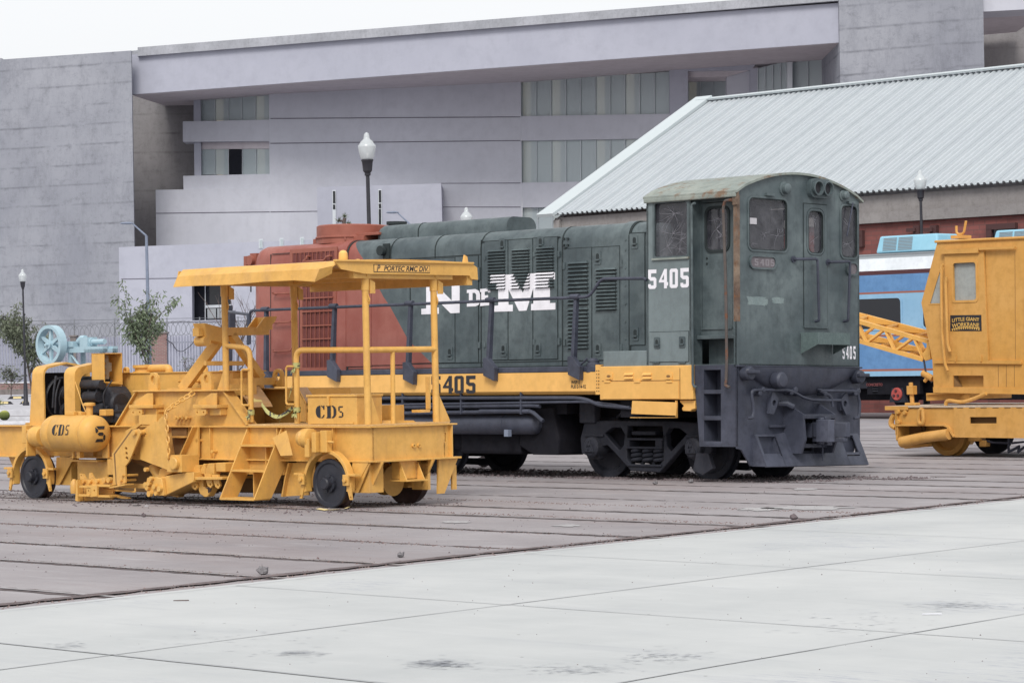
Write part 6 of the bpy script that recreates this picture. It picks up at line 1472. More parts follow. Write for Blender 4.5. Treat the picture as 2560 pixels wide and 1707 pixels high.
# CD 5 lettering (stencil)
def stencilC(X, Z, s):   # polygons in a 0..0.8 x 0..1 cell
    return [[(X+a*s, Z+b*s) for a, b in pl] for pl in (
      [(.36,1),(.36,.0),(.30,.01),(.12,.10),(.03,.30),(0,.5),(.03,.72),(.12,.9),(.28,.99)], [(.42,1),(.50,.97),(.56,.90),(.60,1),(.66,1),(.66,.66),(.60,.66),(.55,.82),(.42,.93)], [(.42,.07),(.52,.12),(.60,.28),(.67,.28),(.62,.10),(.52,.02),(.42,0)])]
def stencilD(X, Z, s):
    return [[(X+a*s, Z+b*s) for a, b in pl] for pl in (
      [(0,1),(.34,1),(.34,0),(0,0),(0,.06),(.07,.10),(.07,.9),(0,.94)], [(.40,1),(.52,.98),(.68,.85),(.74,.65),(.75,.5),(.74,.33),(.68,.14),(.54,.02),(.40,0),(.40,.08),(.50,.14),(.54,.3),(.54,.7),(.50,.86),(.40,.92)])]
def seg5(X, Z, w_, h_, t_=.2, g_=.03):
    W2 = w_; T_ = t_ * w_; hz = h_/2; g = g_*h_
    def hbar(z): return [(X+T_*.5+g, z+T_/2), (X+T_+g, z+T_), (X+W2-T_-g*.0, z+T_), (X+W2-g, z+T_), (X+W2-T_*.6-g, z), (X+T_+g, z)]
    return [[(X+T_*.4, Z+h_), (X+W2, Z+h_), (X+W2-T_*.5, Z+h_-T_), (X+T_*1.1, Z+h_-T_)],
            [(X, Z+h_-T_*.3), (X+T_, Z+h_-T_*1.1), (X+T_, Z+hz+T_*.9), (X+T_*.4, Z+hz+T_*.35), (X, Z+hz+T_*.7)],
            [(X+T_*.7, Z+hz), (X+T_*1.3, Z+hz+T_*.55), (X+W2-T_*1.3, Z+hz+T_*.55), (X+W2-T_*.7, Z+hz), (X+W2-T_*1.3, Z+hz-T_*.5), (X+T_*1.3, Z+hz-T_*.5)],
            [(X+W2-T_*.4, Z+hz-T_*.2), (X+W2, Z+hz-T_*.7), (X+W2, Z+T_*.8), (X+W2-T_*.5, Z+T_*.2), (X+W2-T_, Z+T_*1.0), (X+W2-T_, Z+hz-T_*.7)],
            [(X, Z), (X+W2-T_*.7, Z), (X+W2-T_*1.2, Z+T_), (X+T_*.5, Z+T_)]]
def letter(polys, place, name, par):
    for k, grp in enumerate(polys):
        mb = MB()
        for pl in grp:
            tr = tessellate_polygon([[Vector((p[0], p[1], 0)) for p in pl]]); mb.add([place(*p) for p in pl], [tuple(t_) for t_ in tr])
        mb.obj(name, m_letblk, par, 0)
a, b_ = M.V(*cB(872,997), .165), M.V(*cB(1025,925), .165); hL = b_.z - a.z; Lw = b_.x - a.x
letter([stencilC(0,0,hL), stencilD(.80*hL,0,hL), seg5(1.70*hL,.06*hL,.36*hL,.88*hL,.28)], lambda x, z: (a.x + x * Lw/(2.06*hL), .165, a.z + z), 'stencil_letter', MT)
# air tank
tr_, tv, tzc = .258, -.16, .945; ta, tbn = -5.46, -4.60
prof = [(.02, ta-.15), (.10, ta-.14), (.20, ta-.08), (.245, ta-.02), (tr_, ta+.02), (tr_, ta+.14), (tr_-.004, ta+.143), (tr_-.004, ta+.155), (tr_, ta+.16), (tr_, tbn-.04), (tr_-.004, tbn-.037), (tr_-.004, tbn-.025), (tr_, tbn-.02), (tr_, tbn+.02), (.25, tbn+.07), (.222, tbn+.12), (.15, tbn+.165), (.07, tbn+.185), (.01, tbn+.19)]
tk = MB().lathe(prof, o=(0, tv, tzc), ax='x', n=48).obj('air_tank', Y, MT, 40)
def on_cyl(x, s): an = s / tr_; return (x, tv - (tr_ + .003) * math.cos(an), tzc + (tr_ + .003) * math.sin(an))
def dense(pl, n=6):
    o = []
    for i in range(len(pl)):
        p, q = pl[i-1], pl[i]
        for j in range(n): o.append((p[0] + (q[0]-p[0])*j/n, p[1] + (q[1]-p[1])*j/n))
    return o
def wrap(polys, place, name, par, n=4):
    for grp in polys:
        mb = MB()
        for pl in grp:
            pl = dense(pl, n); tr = tessellate_polygon([[Vector((p[0], p[1], 0)) for p in pl]]); mb.add([place(*p) for p in pl], [tuple(t_) for t_ in tr])
        mb.obj(name, m_letblk, par, 0)
xa = M.V(*cE(838,400), tv-.25).x; hL = .155
wrap([stencilC(0,0,hL), stencilD(.80*hL,0,hL), seg5(1.72*hL,.04*hL,.42*hL,.92*hL,.26)], lambda x, z: on_cyl(xa + .02 + x*1.12, z - .02), 'stencil_letter', tk)
def on_dome(y, z):
    r = math.hypot(y, z); P = [(.258,tbn+.02), (.25,tbn+.07), (.222,tbn+.12), (.15,tbn+.165), (.07,tbn+.185), (0,tbn+.19)]
    for (r0, x0), (r1, x1) in zip(P, P[1:]):
        if r1 <= r <= r0: return (x0 + (x1-x0)*(r0-r)/(r0-r1) + .007, tv + y, tzc + z)
    return (tbn+.196, tv+y, tzc+z)
wrap([seg5(-.07,-.115,.17,.22,.25)], lambda y, z: on_dome(y - .03, z), 'stencil_digit', tk, 5)
# tank fittings and straps
MB().box(-5.15,-4.95,tv-.06,tv+.1,tzc+.25,tzc+.31).box(-4.93,-4.86,tv,tv+.1,tzc+.25,tzc+.3).obj('tank_valve', Y, tk, 0, .01)
MB().lathe([(.05,tzc+.24),(.05,tzc+.38),(.085,tzc+.385),(.085,tzc+.42),(.05,tzc+.43)], o=(-4.82, tv+.12, 0), n=14).obj('tank_filler', Y, tk)
MB().box(-4.72,-4.58,.05,.2,tzc+.24,tzc+.33).obj('valve_block', Y, tk, 0, .01)
MB().cyl((-5.02,tv-.02,tzc-.34),(-5.02,tv-.02,tzc-.24),.02,8).obj('drain_pipe', Y, tk, 0)
MB().box(-4.93,-4.86,tv-.03,tv+.04,.60,.72).obj('tank_leg', Y, tk, 0); MB().box(-4.6,-4.48,.0,.03,.60,.98).obj('tank_leg', Y, tk, 0)
# brake chamber at the tank's left end
MB().lathe([(.02,-5.98),(.13,-5.97),(.15,-5.9),(.13,-5.84),(.155,-5.82),(.13,-5.74),(.02,-5.72)], o=(0,-.14,.90), ax='x', n=20).obj('brake_chamber', Y, MT)
MB().box(-6.22,-6.12,-.16,-.04,.80,1.06).box(-6.1,-5.98,-.14,-.06,.88,.98).box(-6.0,-5.97,-.26,-.1,.62,.9).obj('brake_lever', Y, MT, 0, .01)
MB().cyl((-6.15,-.12,1.0),(-5.95,-.2,.93),.015,6).obj('brake_rod', Y, MT)
# wheels
Rw = .318
def mwheel(u_, v0, s):
    pr2 = [(.02,-.0),(.09,-.0),(.10,.03),(.20,.055),(.245,.03),(.265,.0),(Rw-.012,-.0),(Rw,.012)]
    face = MB().lathe(pr2 + [(Rw,.02)], ax='y', n=48); tread = MB().lathe([(Rw,.012),(Rw-.01,.10),(Rw-.006,.115),(Rw+.028,.13),(Rw+.028,.15),(Rw-.02,.155),(.1,.12)], ax='y', n=48, caps=False)
    for q in (face, tread): q.v = [(x+u_, v0 + s*y, z+Rw) for x, y, z in q.v]
    wh = face.obj('wheel', m_wheelbk, MT, 30); tread.obj('tread', m_tread, wh, 30)
    h_ = MB().lathe([(.02,-.10),(.06,-.10),(.075,-.085),(.08,-.02),(.115,-.015),(.12,.05)], ax='y', n=18); h_.v = [(x+u_, v0+s*y, z+Rw) for x, y, z in h_.v]; hb_ = h_.obj('hub', m_wheelbk, wh)
    for k in range(6):
        a = rad(60*k+15); x, z = u_+.098*math.cos(a), Rw+.098*math.sin(a); MB().cyl((x, v0-s*.03, z), (x, v0, z), .02, 7).obj('hub_bolt', m_wheelbk, hb_)
u2_ = -6.175; u1_ = .0
for u_ in (u1_, u2_):
    mwheel(u_, 0.0, 1); mwheel(u_, 1.52, -1); MB().cyl((u_,.1,Rw),(u_,1.42,Rw),.05,12).obj('axle', m_under, MT)
    # brake hanger arch over the near wheel
    ro, ri = Rw + .115, Rw + .07
    for a0, a1 in ((100, 196), (-14, 84)):
        A = [(u_ + ro*math.cos(rad(a0 + (a1-a0)*i/12)), Rw + ro*math.sin(rad(a0 + (a1-a0)*i/12))) for i in range(13)]; B_ = [(u_ + ri*math.cos(rad(a0 + (a1-a0)*i/12)), Rw + ri*math.sin(rad(a0 + (a1-a0)*i/12))) for i in range(13)]
        MB().pr(A + B_[::-1], 'y', -.06, .05).obj('brake_hanger', Y, MT, 35, .004)
    for s in (-1, 1):
        x = u_ + s*(ro-.02); e_ = MB().pr([(x-.04,.34),(x+.04,.34),(x+.055*s+.02,.12),(x+.055*s-.02,.12)], 'y', -.07, -.045, [circ(x+.055*s, .15, .014)]).obj('hanger_link', Y, MT, 0, .006)
        MB().box(min(x, x+s*.16), max(x, x+s*.16), -.09, .02, .42, .45).pr([(x-.05,.30),(x+.05,.30),(x+.05,.44),(x-.05,.44)], 'y', -.11, -.08).cyl((x,-.14,.37),(x,-.08,.37),.03,10).obj('brake_pad_holder', Y, e_, 0, .004)
# brake chamber over the right wheel
MB().lathe([(.02,-.26),(.10,-.25),(.125,-.18),(.10,-.15),(.13,-.13),(.125,-.05),(.02,-.02)], o=(-.18, 0, 0), ax='x', n=24).obj('brake_chamber', Y, MT).location = (0, 0, 0)
bc = bpy.data.objects['brake_chamber.001'] if 'brake_chamber.001' in bpy.data.objects else None
if bc: 
    for vv in bc.data.vertices: vv.co.y -= .10; vv.co.z += .90; vv.co.x += .02
MB().box(-.13,-.05,-.18,-.04,.72,.98).box(-.03,.09,-.12,-.02,.72,1.0).box(-.24,-.16,-.2,-.16,.66,.9).cyl((.0,-.08,.86),(.2,-.1,.85),.018,8).obj('brake_lever', Y, MT, 0, .01)
MB().hull([(-1.0,-.06,.90),(-.80,-.10,.66),(-.74,.0,.62),(-.94,.06,.86)], [(-.98,-.08,.90),(-.78,-.12,.67),(-.55,-.12,.68),(-.75,-.04,1.0)]).obj('pedal_bracket', Y, MT, 0)
# axle gear, springs, end brackets
gx = .14
MB().lathe([(.02,-.10),(.16,-.09),(.21,-.04),(.215,.0),(.21,.04),(.16,.10),(.02,.12)], o=(u1_+.02, .98, Rw+.02), ax='y', n=28).tube([(0,.75,Rw),(0,1.4,Rw)], [.10,.06], 14).obj('axle_gearbox', Y, MT)
MB().lathe([(.19,-.0),(.2,.03),(.02,.05)], o=(u1_+.2, .93, Rw+.0), ax='x', n=26).obj('gearbox_cover', Y, MT)
for u_ in (u1_, u2_):
    for v_ in (.30, 1.22):
        for i, l_ in enumerate((.52,.44,.34,.24)): bxm('leaf_spring', u_-l_, u_+l_, v_-.04, v_+.04, .30-i*.028, .325-i*.028)
        for s in (-1, 1):
            x = u_ + s*.52; MB().pr([(x-.05, zBt), (x+.05, zBt), (x+.03, .25), (x-.03, .25)], 'y', v_-.10, v_-.085).pr([(x+.05*s, zBt),(x+.30*s, zBt),(x+.05*s,.22)], 'y', v_-.12, v_-.10).obj('spring_hanger', Y, MT, 0)
for u_ in (.38,): 
    MB().hull([(u_,vn-.06,zBt),(u_+.3,vn-.06,zBt),(u_+.3,vn-.04,zBt),(u_,vn-.04,zBt)], [(u_-.08,vn-.06,.20),(u_-.02,vn-.06,.20),(u_-.02,vn-.04,.20),(u_-.08,vn-.04,.20)]).obj('corner_gusset', Y, MT, 0)
MB().box(ue-.16, ue-.02, .60, .92, .36, zBt).box(ue-.16, ue+.14, .56, .95, .33, .35).hull([(ue,.58,zBt-.03),(ue,.60,zBt-.03),(ue+.12,.60,.35),(ue,.60,.35)], [(ue,.57,zBt-.03),(ue,.59,zBt-.03),(ue+.12,.58,.35),(ue,.58,.35)]).hull([(ue,.90,zBt-.03),(ue,.92,zBt-.03),(ue+.12,.92,.35),(ue,.92,.35)], [(ue,.89,zBt-.03),(ue,.91,zBt-.03),(ue+.12,.90,.35),(ue,.90,.35)]).obj('end_step', Y, MT, 0)
MB().hull([(ue,1.30,zBt-.01),(ue+.0,1.66,zBt-.01),(ue-.02,1.42,.14),(ue-.02,1.30,.14)], [(ue-.03,1.30,zBt-.01),(ue-.03,1.66,zBt-.01),(ue-.05,1.42,.14),(ue-.05,1.30,.14)]).box(ue-.3, ue, 1.1, 1.14, .2, zBt).box(ue-.08,ue-.05,1.60,1.68,.18,.5).obj('end_gusset', Y, MT, 0)
MB().hull([(u1_+.45,vn-.05,zBt),(u1_+.7,vn-.05,zBt),(u1_+.45,vn-.05,.2),(u1_+.35,vn-.05,.2)], [(u1_+.45,vn-.03,zBt),(u1_+.7,vn-.03,zBt),(u1_+.45,vn-.03,.2),(u1_+.35,vn-.03,.2)]).box(u1_+.42,u1_+.62,vn-.0,vn+.25,.2,.56).obj('pedestal', Y, MT, 0, .004)
MB().box(u2_+.42,u2_+.72,vn-.0,vn+.25,.2,.56).hull([(u2_+.45,vn-.05,zBt),(u2_+.85,vn-.05,zBt),(u2_+.5,vn-.05,.2),(u2_+.42,vn-.05,.2)], [(u2_+.45,vn-.03,zBt),(u2_+.85,vn-.03,zBt),(u2_+.5,vn-.03,.2),(u2_+.42,vn-.03,.2)]).obj('pedestal', Y, MT, 0, .004)
# ---- hood with engine at the left ----
def arch(u0, u1, v0, v1, z0, z1, th, w_bot=0, name='hood_shell', lean=0):
    n = 6; r = .13
    def loop(inset, u, k):
        a, b = v0 + inset, v1 - inset; t_ = z1 - inset; P = [(u - k*w_bot, a, z0)]
        for i in range(n+1):
            q = rad(180 - 90*i/n); P.append((u, a + r + r*math.cos(q), t_ - r + r*math.sin(q)))
        P.append((u, (a+b)/2, t_ + .05))
        for i in range(n+1):
            q = rad(90 - 90*i/n); P.append((u, b - r + r*math.cos(q), t_ - r + r*math.sin(q)))
        P.append((u - k*w_bot, b, z0)); return [Vector(p) for p in P]
    o0, o1, i0, i1 = loop(0, u0, 1), loop(0, u1, -.15 if w_bot else 0), loop(th, u0+.0, 1), loop(th, u1, -.15 if w_bot else 0); m = len(o0); mb = MB(); vs = o0 + o1 + i1 + i0
    fs = []
    for k in range(4):
        for i in range(m-1): fs.append((k*m+i, k*m+i+1, ((k+1)%4)*m+i+1, ((k+1)%4)*m+i))
    fs += [(0, m, 2*m, 3*m), (m-1, 2*m-1, 3*m-1, 4*m-1)]
    return mb.add(vs, fs).obj(name, Y, MT, 35)
zh = 1.90
arch(-6.36, -6.10, .15, 1.0, zT, zh, .025, .08, 'radiator_cowl'); arch(-5.62, -5.38, .15, 1.0, zT, zh-.02, .10, .0, 'hood_arch')
MB().box(-6.34, -6.30, .2, .95, zT, zh-.1).obj('radiator_core', m_under, MT, 0)
m_eng = paint('engine_black', (.018,.018,.024), .5, .4, .2, .5, dark=(.06,.055,.05), fade=(.045,.047,.058), sc=3)
MB().lathe([(.30,-.05),(.32,-.04),(.32,.0),(.30,.02)], o=(-6.18,.56,1.42), ax='x', n=28, ring=True).obj('fan_shroud', m_eng, MT)
eg = MB().box(-5.9,-5.05,.36,.78,1.08,1.58).pr([(-5.05,1.08),(-5.05,1.56),(-4.96,1.60),(-4.84,1.50),(-4.74,1.28),(-4.70,1.08)],'y',.38,.74).box(-6.0,-5.2,.42,.72,1.58,1.74).box(-5.8,-4.95,.28,.36,1.2,1.36).obj('engine_block', m_eng, MT, 0, .03)
MB().lathe([(.09,-6.08),(.11,-6.05),(.11,-6.0),(.09,-5.96)], o=(0,.5,1.5), ax='x', n=18).lathe([(.15,-6.08),(.17,-6.05),(.15,-6.0)], o=(0,.56,1.22), ax='x', n=18).obj('pulley', m_eng, eg)
MB().cyl((-5.5,.3,1.62),(-4.95,.3,1.62),.07,14).cyl((-5.3,.28,1.45),(-5.0,.28,1.45),.08,12).lathe([(.02,-4.90),(.15,-4.88),(.17,-4.82),(.15,-4.78),(.02,-4.76)], o=(0,.50,1.34), ax='x', n=22).obj('engine_cylinder', m_eng, eg)
for k in range(6):
    x = -5.9 + k*.2; MB().tube(bend([(x,.33,1.2), (x+.02,.24,1.45+.02*(k%3)), (x+.1,.36,1.68)], .1, 4), .011, 6).obj('engine_hose', m_eng, eg)
MB().tube(bend([(-6.0,.3,1.75),(-5.95,.22,1.55),(-5.98,.22,1.3)], .1), .018, 8).tube(bend([(-5.9,.3,1.7),(-5.88,.2,1.5),(-5.9,.2,1.22)], .1), .014, 8).obj('coolant_hose', m_eng, eg)
for k in range(7): MB().box(-5.25+k*.07,-5.21+k*.07,.30,.36,1.02+.04*(k%2),1.12+.1*(k%3)).obj('engine_rib', m_eng, eg, 0, .008)
MB().box(-4.9,-4.62,.2,.5,1.08,1.26).cyl((-4.62,.35,1.08),(-4.58,.35,1.2),.12,16).obj('pump', m_eng, MT, 0, .02)
MB().tube([(-5.45,.18,1.75),(-5.15,.1,1.35),(-5.02,.1,1.15)], .008, 5).obj('thin_cable', Y, MT)
# control box
cb = [M.V(*cG(x, y), .33) for x, y in ((1790,0),(2035,20),(1985,600),(1750,560))]
cu0, cu1, cz0, cz1 = cb[0].x, cb[1].x, cb[2].z, cb[1].z; cv0, cv1 = .33, .66
MB().box(cu0, cu1, cv0, cv0+.012, cz0, cz1).box(cu0, cu1, cv1-.012, cv1, cz0, cz1).box(cu0, cu1+.0, cv0, cv1, cz1-.012, cz1).box(cu0, cu1, cv0, cv1, cz0, cz0+.012).box(cu0, cu0+.01, cv0, cv1, cz0, cz1).obj('control_box', Y, MT, 0)
MB().pr([(cv0+.05,cz0+.05),(cv0+.16,cz0+.05),(cv0+.16,cz0+.15),(cv0+.21,cz0+.16),(cv0+.21,cz1-.14),(cv0+.16,cz1-.13),(cv0+.15,cz1-.03),(cv0+.05,cz1-.03)], 'x', cu1-.10, cu1-.09, [circ(cv0+.095, cz0+.1+.085*k, .017, 10) for k in range(4)]).obj('mounting_plate', paint('plate_grey_tan', (.22,.17,.12), .6, .2, .1, .1), MT, 0)
MB().hull([(cu0,cv0+.02,cz0),(cu1,cv0+.02,cz0),(cu1,cv1,cz0),(cu0,cv1,cz0)], [(cu0,cv0+.1,cz0-.18),(cu0+.1,cv0+.1,cz0-.16),(cu1,cv1,cz0-.03),(cu0,cv1,cz0-.05)]).obj('box_bracket', Y, MT, 0)
# hydraulic tank behind
ot0, ot1 = M.V(305, 1000, .8).x, M.V(475, 960, .8).x; otz = M.V(400, 932.5, .8).z
ot = MB().box(ot0, ot1+.9, .8, 1.38, zT-.1, otz).obj('hydraulic_tank', Y, MT, 0, .008)
MB().box(ot0-.01, ot1+.92, .78, 1.4, otz, otz+.015).obj('tank_lid', Y, ot, 0)
MB().box(ot0+.32,ot0+.44,.76,.80,1.24,1.40).obj('sight_glass', m_darkyel, ot, 0)
pz = otz; x_ = M.V(360, 930, .95).x
MB().lathe([(.16,0),(.16,.03),(.13,.03),(.13,.07),(.16,.08),(.16,.12)], o=(x_, .95, pz), n=20).tube(bend([(x_,.95,pz+.07),(x_+.55,.95,pz+.07),(x_+.55,.95,pz-.02)], .1, 5), .055, 12).obj('filler_pipe', Y, ot)
for k in range(5): MB().lathe([(.022,0),(.022,-.05),(.012,-.05),(.012,-.09)], o=(ot1-.15+k*.12, .8, otz-.12), ax='y', n=8).obj('hose_fitting', Y, ot)
# ---- A frame ----
m0 = M.V(457, 973, .25); apx = M.V(560, 832, .5)
def bar(a, b, w_, h_, name='a_frame_bar', mat=Y, up_=(0,0,1), par=None):
    a, b, up_ = Vector(a), Vector(b), Vector(up_); d = (b-a).normalized(); s_ = d.cross(up_).normalized(); t_ = s_.cross(d).normalized()
    L1 = [a + s_*x*w_/2 + t_*y*h_/2 for x, y in ((-1,-1),(1,-1),(1,1),(-1,1))]; L2 = [p + (b-a) for p in L1]
    return MB().hull(L1, L2).obj(name, mat, par or MT, 0, .005)
uA_ = m0.x; tops = [M.U(*cI(x, y), apx.x) for x, y in ((860,1375),(2000,1345))]; 
bar(m0 + Vector((.0,0,0)), apx, .13, .13); foot = m0
bxm('a_frame_foot', m0.x-.22, m0.x+.28, .16, .42, 1.535, 1.56)
tb0, tb1 = Vector(tops[0]), Vector(tops[1]); bar(tb0 - Vector((0,.42,0)), tb1 + Vector((0,.02,0)), .12, .11)
b2_ = M.U(*cI(1900, 2580), apx.x); pb = M.U(652, 944, apx.x)
bar((apx.x, tb1.y - .08, tb1.z), (apx.x, tb1.y - .08, pb.z), .12, .28 * .6)
bar((apx.x, tb1.y + .05, tb1.z), (apx.x, tb1.y + .05, pb.z), .16, .02)
bar(apx + Vector((0,.12,-.02)), (apx.x, pb.y + .0, pb.z), .12, .10)
lc0, lc1 = M.U(512, 908, apx.x), M.U(608, 908, apx.x); bar(lc0, lc1, .05, .06)
bxm('a_frame_base', apx.x-.3, apx.x+.15, .75, pb.y+.15, pb.z-.10, pb.z-.0)
hd = [M.U(*cI(x, y), apx.x+.06) for x, y in ((1735,1325),(1975,1000),(2265,985),(2230,1100),(2105,1240),(2030,1360))]
MB().pr([(p.y, p.z) for p in hd], 'x', apx.x+.05, apx.x+.07).obj('head_plate', Y, MT, 0)
hd2 = [M.U(*cI(x, y), apx.x-.12) for x, y in ((1530,1320),(1755,1015),(1960,1015),(1900,1320))]
MB().pr([(p.y, p.z) for p in hd2], 'x', apx.x-.14, apx.x-.12).obj('head_plate', Y, MT, 0)
MB().box(apx.x-.12, apx.x+.05, hd2[2].y-.12, hd2[2].y, hd2[0].z, hd2[2].z).obj('head_block', Y, MT, 0)
MB().hull([(apx.x-.12,tb0.y-.36,tb0.z+.12),(apx.x+.12,tb0.y-.36,tb0.z+.12),(apx.x+.12,tb0.y-.05,tb0.z+.06),(apx.x-.12,tb0.y-.05,tb0.z+.06)], [(apx.x-.1,tb0.y-.3,tb0.z-.1),(apx.x+.1,tb0.y-.3,tb0.z-.1),(apx.x+.1,tb0.y-.0,tb0.z-.15),(apx.x-.1,tb0.y-.0,tb0.z-.15)]).cyl((apx.x-.1,tb0.y-.30,tb0.z-.12),(apx.x+.1,tb0.y-.30,tb0.z-.12),.07,14).obj('pulley_block', Y, MT, 0)
# ---- plough arm, blades and gear under the machine ----
pl1 = pv(cF, [(960,215),(1165,70),(1200,75),(1225,35),(1265,0),(1310,20),(1345,560),(1330,748),(975,612),(955,600)], -.30, .03, name='plough_plate', holes=([(992,250),(1000,225),(1030,225),(1040,255),(1025,288),(1000,282)],))
pv(cF, [(745,215),(765,195),(965,75),(1030,25),(1060,60),(1000,90),(800,240),(770,330)], -.16, .03, name='plough_plate')
a, b_ = M.V(*cF(1000,30), -.2), M.V(*cF(1250,20), -.2); bxm('plough_top_bar', a.x, b_.x, -.28, -.15, a.z-.08, a.z+.05)
a, b_ = M.V(*cF(1325,545), -.36), M.V(*cF(1535,785), -.36); pb_ = bxm('pivot_box', a.x, b_.x, -.36, -.05, b_.z, a.z, bev=.005)
c = M.V(*cF(1455,660), -.36); MB().lathe([(.075,-.06),(.085,-.05),(.085,0)], o=(c.x,-.36,c.z), ax='y', n=20).obj('pivot_pin', Y, pb_)
pv(cF, [(1500,540),(1685,155),(1765,155),(1765,575),(1670,610),(1540,780),(1500,780)], .03, .03, name='beam_gusset'); pv(cF, [(1680,150),(1690,155),(1520,545),(1508,540)], -.06, .1, name='gusset_edge')
pv(cF, [(1390,160),(1400,300),(1440,545),(1500,545),(1600,300),(1600,160)], .09, .02, name='recess_plate', mat=m_darkyel); a, b_ = M.V(*cF(1395,290), .05), M.V(*cF(1610,290), .05); bxm('recess_shelf', a.x, b_.x, .0, .1, a.z-.01, a.z+.012)
# link arm: two plates with slots between
la = [(605,530),(850,190),(925,178),(960,235),(800,630),(745,700),(750,930),(640,970),(625,940)]
pv(cF, la, -.44, .025, name='link_arm', holes=([(735,450),(745,432),(765,432),(775,455),(765,470),(745,468)], [(742,520),(750,500),(770,500),(780,522),(770,540),(750,538)], [(745,585),(755,568),(775,568),(785,588),(775,605),(755,602)]), bev=.003)
pv(cF, [(x-22, y-3) for x, y in la[:3]] + [(940,240),(780,630),(725,700),(730,925),(628,960),(612,940)], -.415, .045, name='arm_gap_shade', mat=m_darkyel)  # dark filler between the link plates, standing in for shade in the gap
la2 = [(x-45, y-5) for x, y in la]; pv(cF, la2, -.37, .025, name='link_arm')
a = M.V(*cF(690,960), -.42); MB().hull([(a.x-.16,-.50,a.z-.05),(a.x+.17,-.50,a.z-.0),(a.x+.17,-.34,a.z+.0),(a.x-.16,-.34,a.z-.05)], [(a.x-.16,-.50,a.z-.03),(a.x+.17,-.50,a.z+.02),(a.x+.17,-.34,a.z+.02),(a.x-.16,-.34,a.z-.03)]).obj('arm_foot', Y, MT, 0)
for x, y in ((890,230),(700,900),(725,830)):
    p = M.V(*cF(x, y), -.44); MB().cyl((p.x,-.48,p.z),(p.x,-.2,p.z),.035 if x == 890 else .018,12).obj('pin', Y, MT)
pv(cF, [(830,540),(870,470),(940,300),(960,300),(975,610),(900,612),(850,600),(818,570)], -.25, .05, name='ram_clevis', holes=([(850,540),(860,522),(880,525),(885,545),(870,562),(855,558)],))
MB().cyl(M.V(*cF(1130,700), -.1), M.V(*cF(1260,900), -.1), .07, 12).obj('hydraulic_ram', Y, MT)
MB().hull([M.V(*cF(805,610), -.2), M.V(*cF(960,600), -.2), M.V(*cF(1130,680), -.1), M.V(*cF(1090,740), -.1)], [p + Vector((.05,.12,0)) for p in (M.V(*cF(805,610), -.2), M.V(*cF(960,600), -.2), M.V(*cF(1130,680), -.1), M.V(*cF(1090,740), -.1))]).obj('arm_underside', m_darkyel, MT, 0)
# blade box
bb_ = pv(cF, [(1180,870),(1240,850),(1560,790),(1700,780),(1700,920),(1290,1120),(1260,1110)], -.28, .35, name='blade_box', bev=.01)
pv(cF, [(1050,860),(1180,850),(1255,870),(1285,1110),(1200,1115),(1140,1085),(1070,1100),(1040,1060),(1035,950)], -.34, .06, name='blade_head', bev=.008)
for x, y, r in ((1060,960,.04),(1080,1000,.035),(1180,985,.035),(1110,1085,.04),(1205,1080,.03),(1135,870,.03),(1060,745,.03),(1250,1015,.04),(1105,940,.03)):
    p = M.V(*cF(x, y), -.34); MB().lathe([(r,-.05),(r,.0)], o=(p.x,-.34,p.z), ax='y', n=10).obj('blade_bolt', Y, MT)
pv(cF, [(1205,850),(1230,740),(1270,720),(1340,760),(1400,790),(1240,860)], -.2, .15, name='blade_neck')
# near workhead and shelf
p0, p1 = M.V(*cF(1560,870), -.15), M.V(*cF(2180,830), -.15)
MB().pr([(p0.x,p0.z-.02),(p1.x,p0.z+.0),(p1.x,p0.z+.035),(p0.x,p0.z+.025)], 'y', -.25, .3).obj('work_shelf', Y, MT, 0, .006)
for x0, x1, yt in ((1615,1690,700),(1700,1800,685),(1815,1880,665),(1885,2000,660)):
    a, b_ = M.V(*cF(x0, 810), -.12), M.V(*cF(x1, yt), -.12); MB().pr([(a.x,a.z),(b_.x,a.z),(b_.x,b_.z),(a.x+.06,b_.z),(a.x,b_.z-.08)], 'y', -.14, -.02).obj('work_block', Y, MT, 0, .008)
p = M.V(*cF(2090,715), -.1); MB().box(p.x-.09,p.x+.1,-.12,.1,p.z-.06,p.z+.06).box(p.x-.09,p.x+1.0,.1,.2,p.z-.1,p.z+.08).obj('work_cylinder', Y, MT, 0, .01)
for x, y in ((1690,960),(1905,930),(2010,940)):
    p = M.V(*cF(x, y), -.18); MB().pr([(p.x-.07,p.z+.12),(p.x+.06,p.z+.12),(p.x+.10,p.z-.03),(p.x+.06,p.z-.07),(p.x+.0,p.z-.04)], 'y', -.19, -.16, [circ(p.x+.055,p.z-.02,.018,8)]).obj('hanging_lug', Y, MT, 0)
pv(cF, [(1745,890),(1830,880),(1835,990),(1955,990),(1945,1040),(1900,1125),(1850,1132),(1790,1090),(1760,1000)], -.15, .12, name='tine_holder', bev=.01)
pv(cF, [(1860,995),(1955,990),(1940,1050),(1905,1075),(1900,1020)], -.157, .01, name='worn_tip', mat=m_tread)
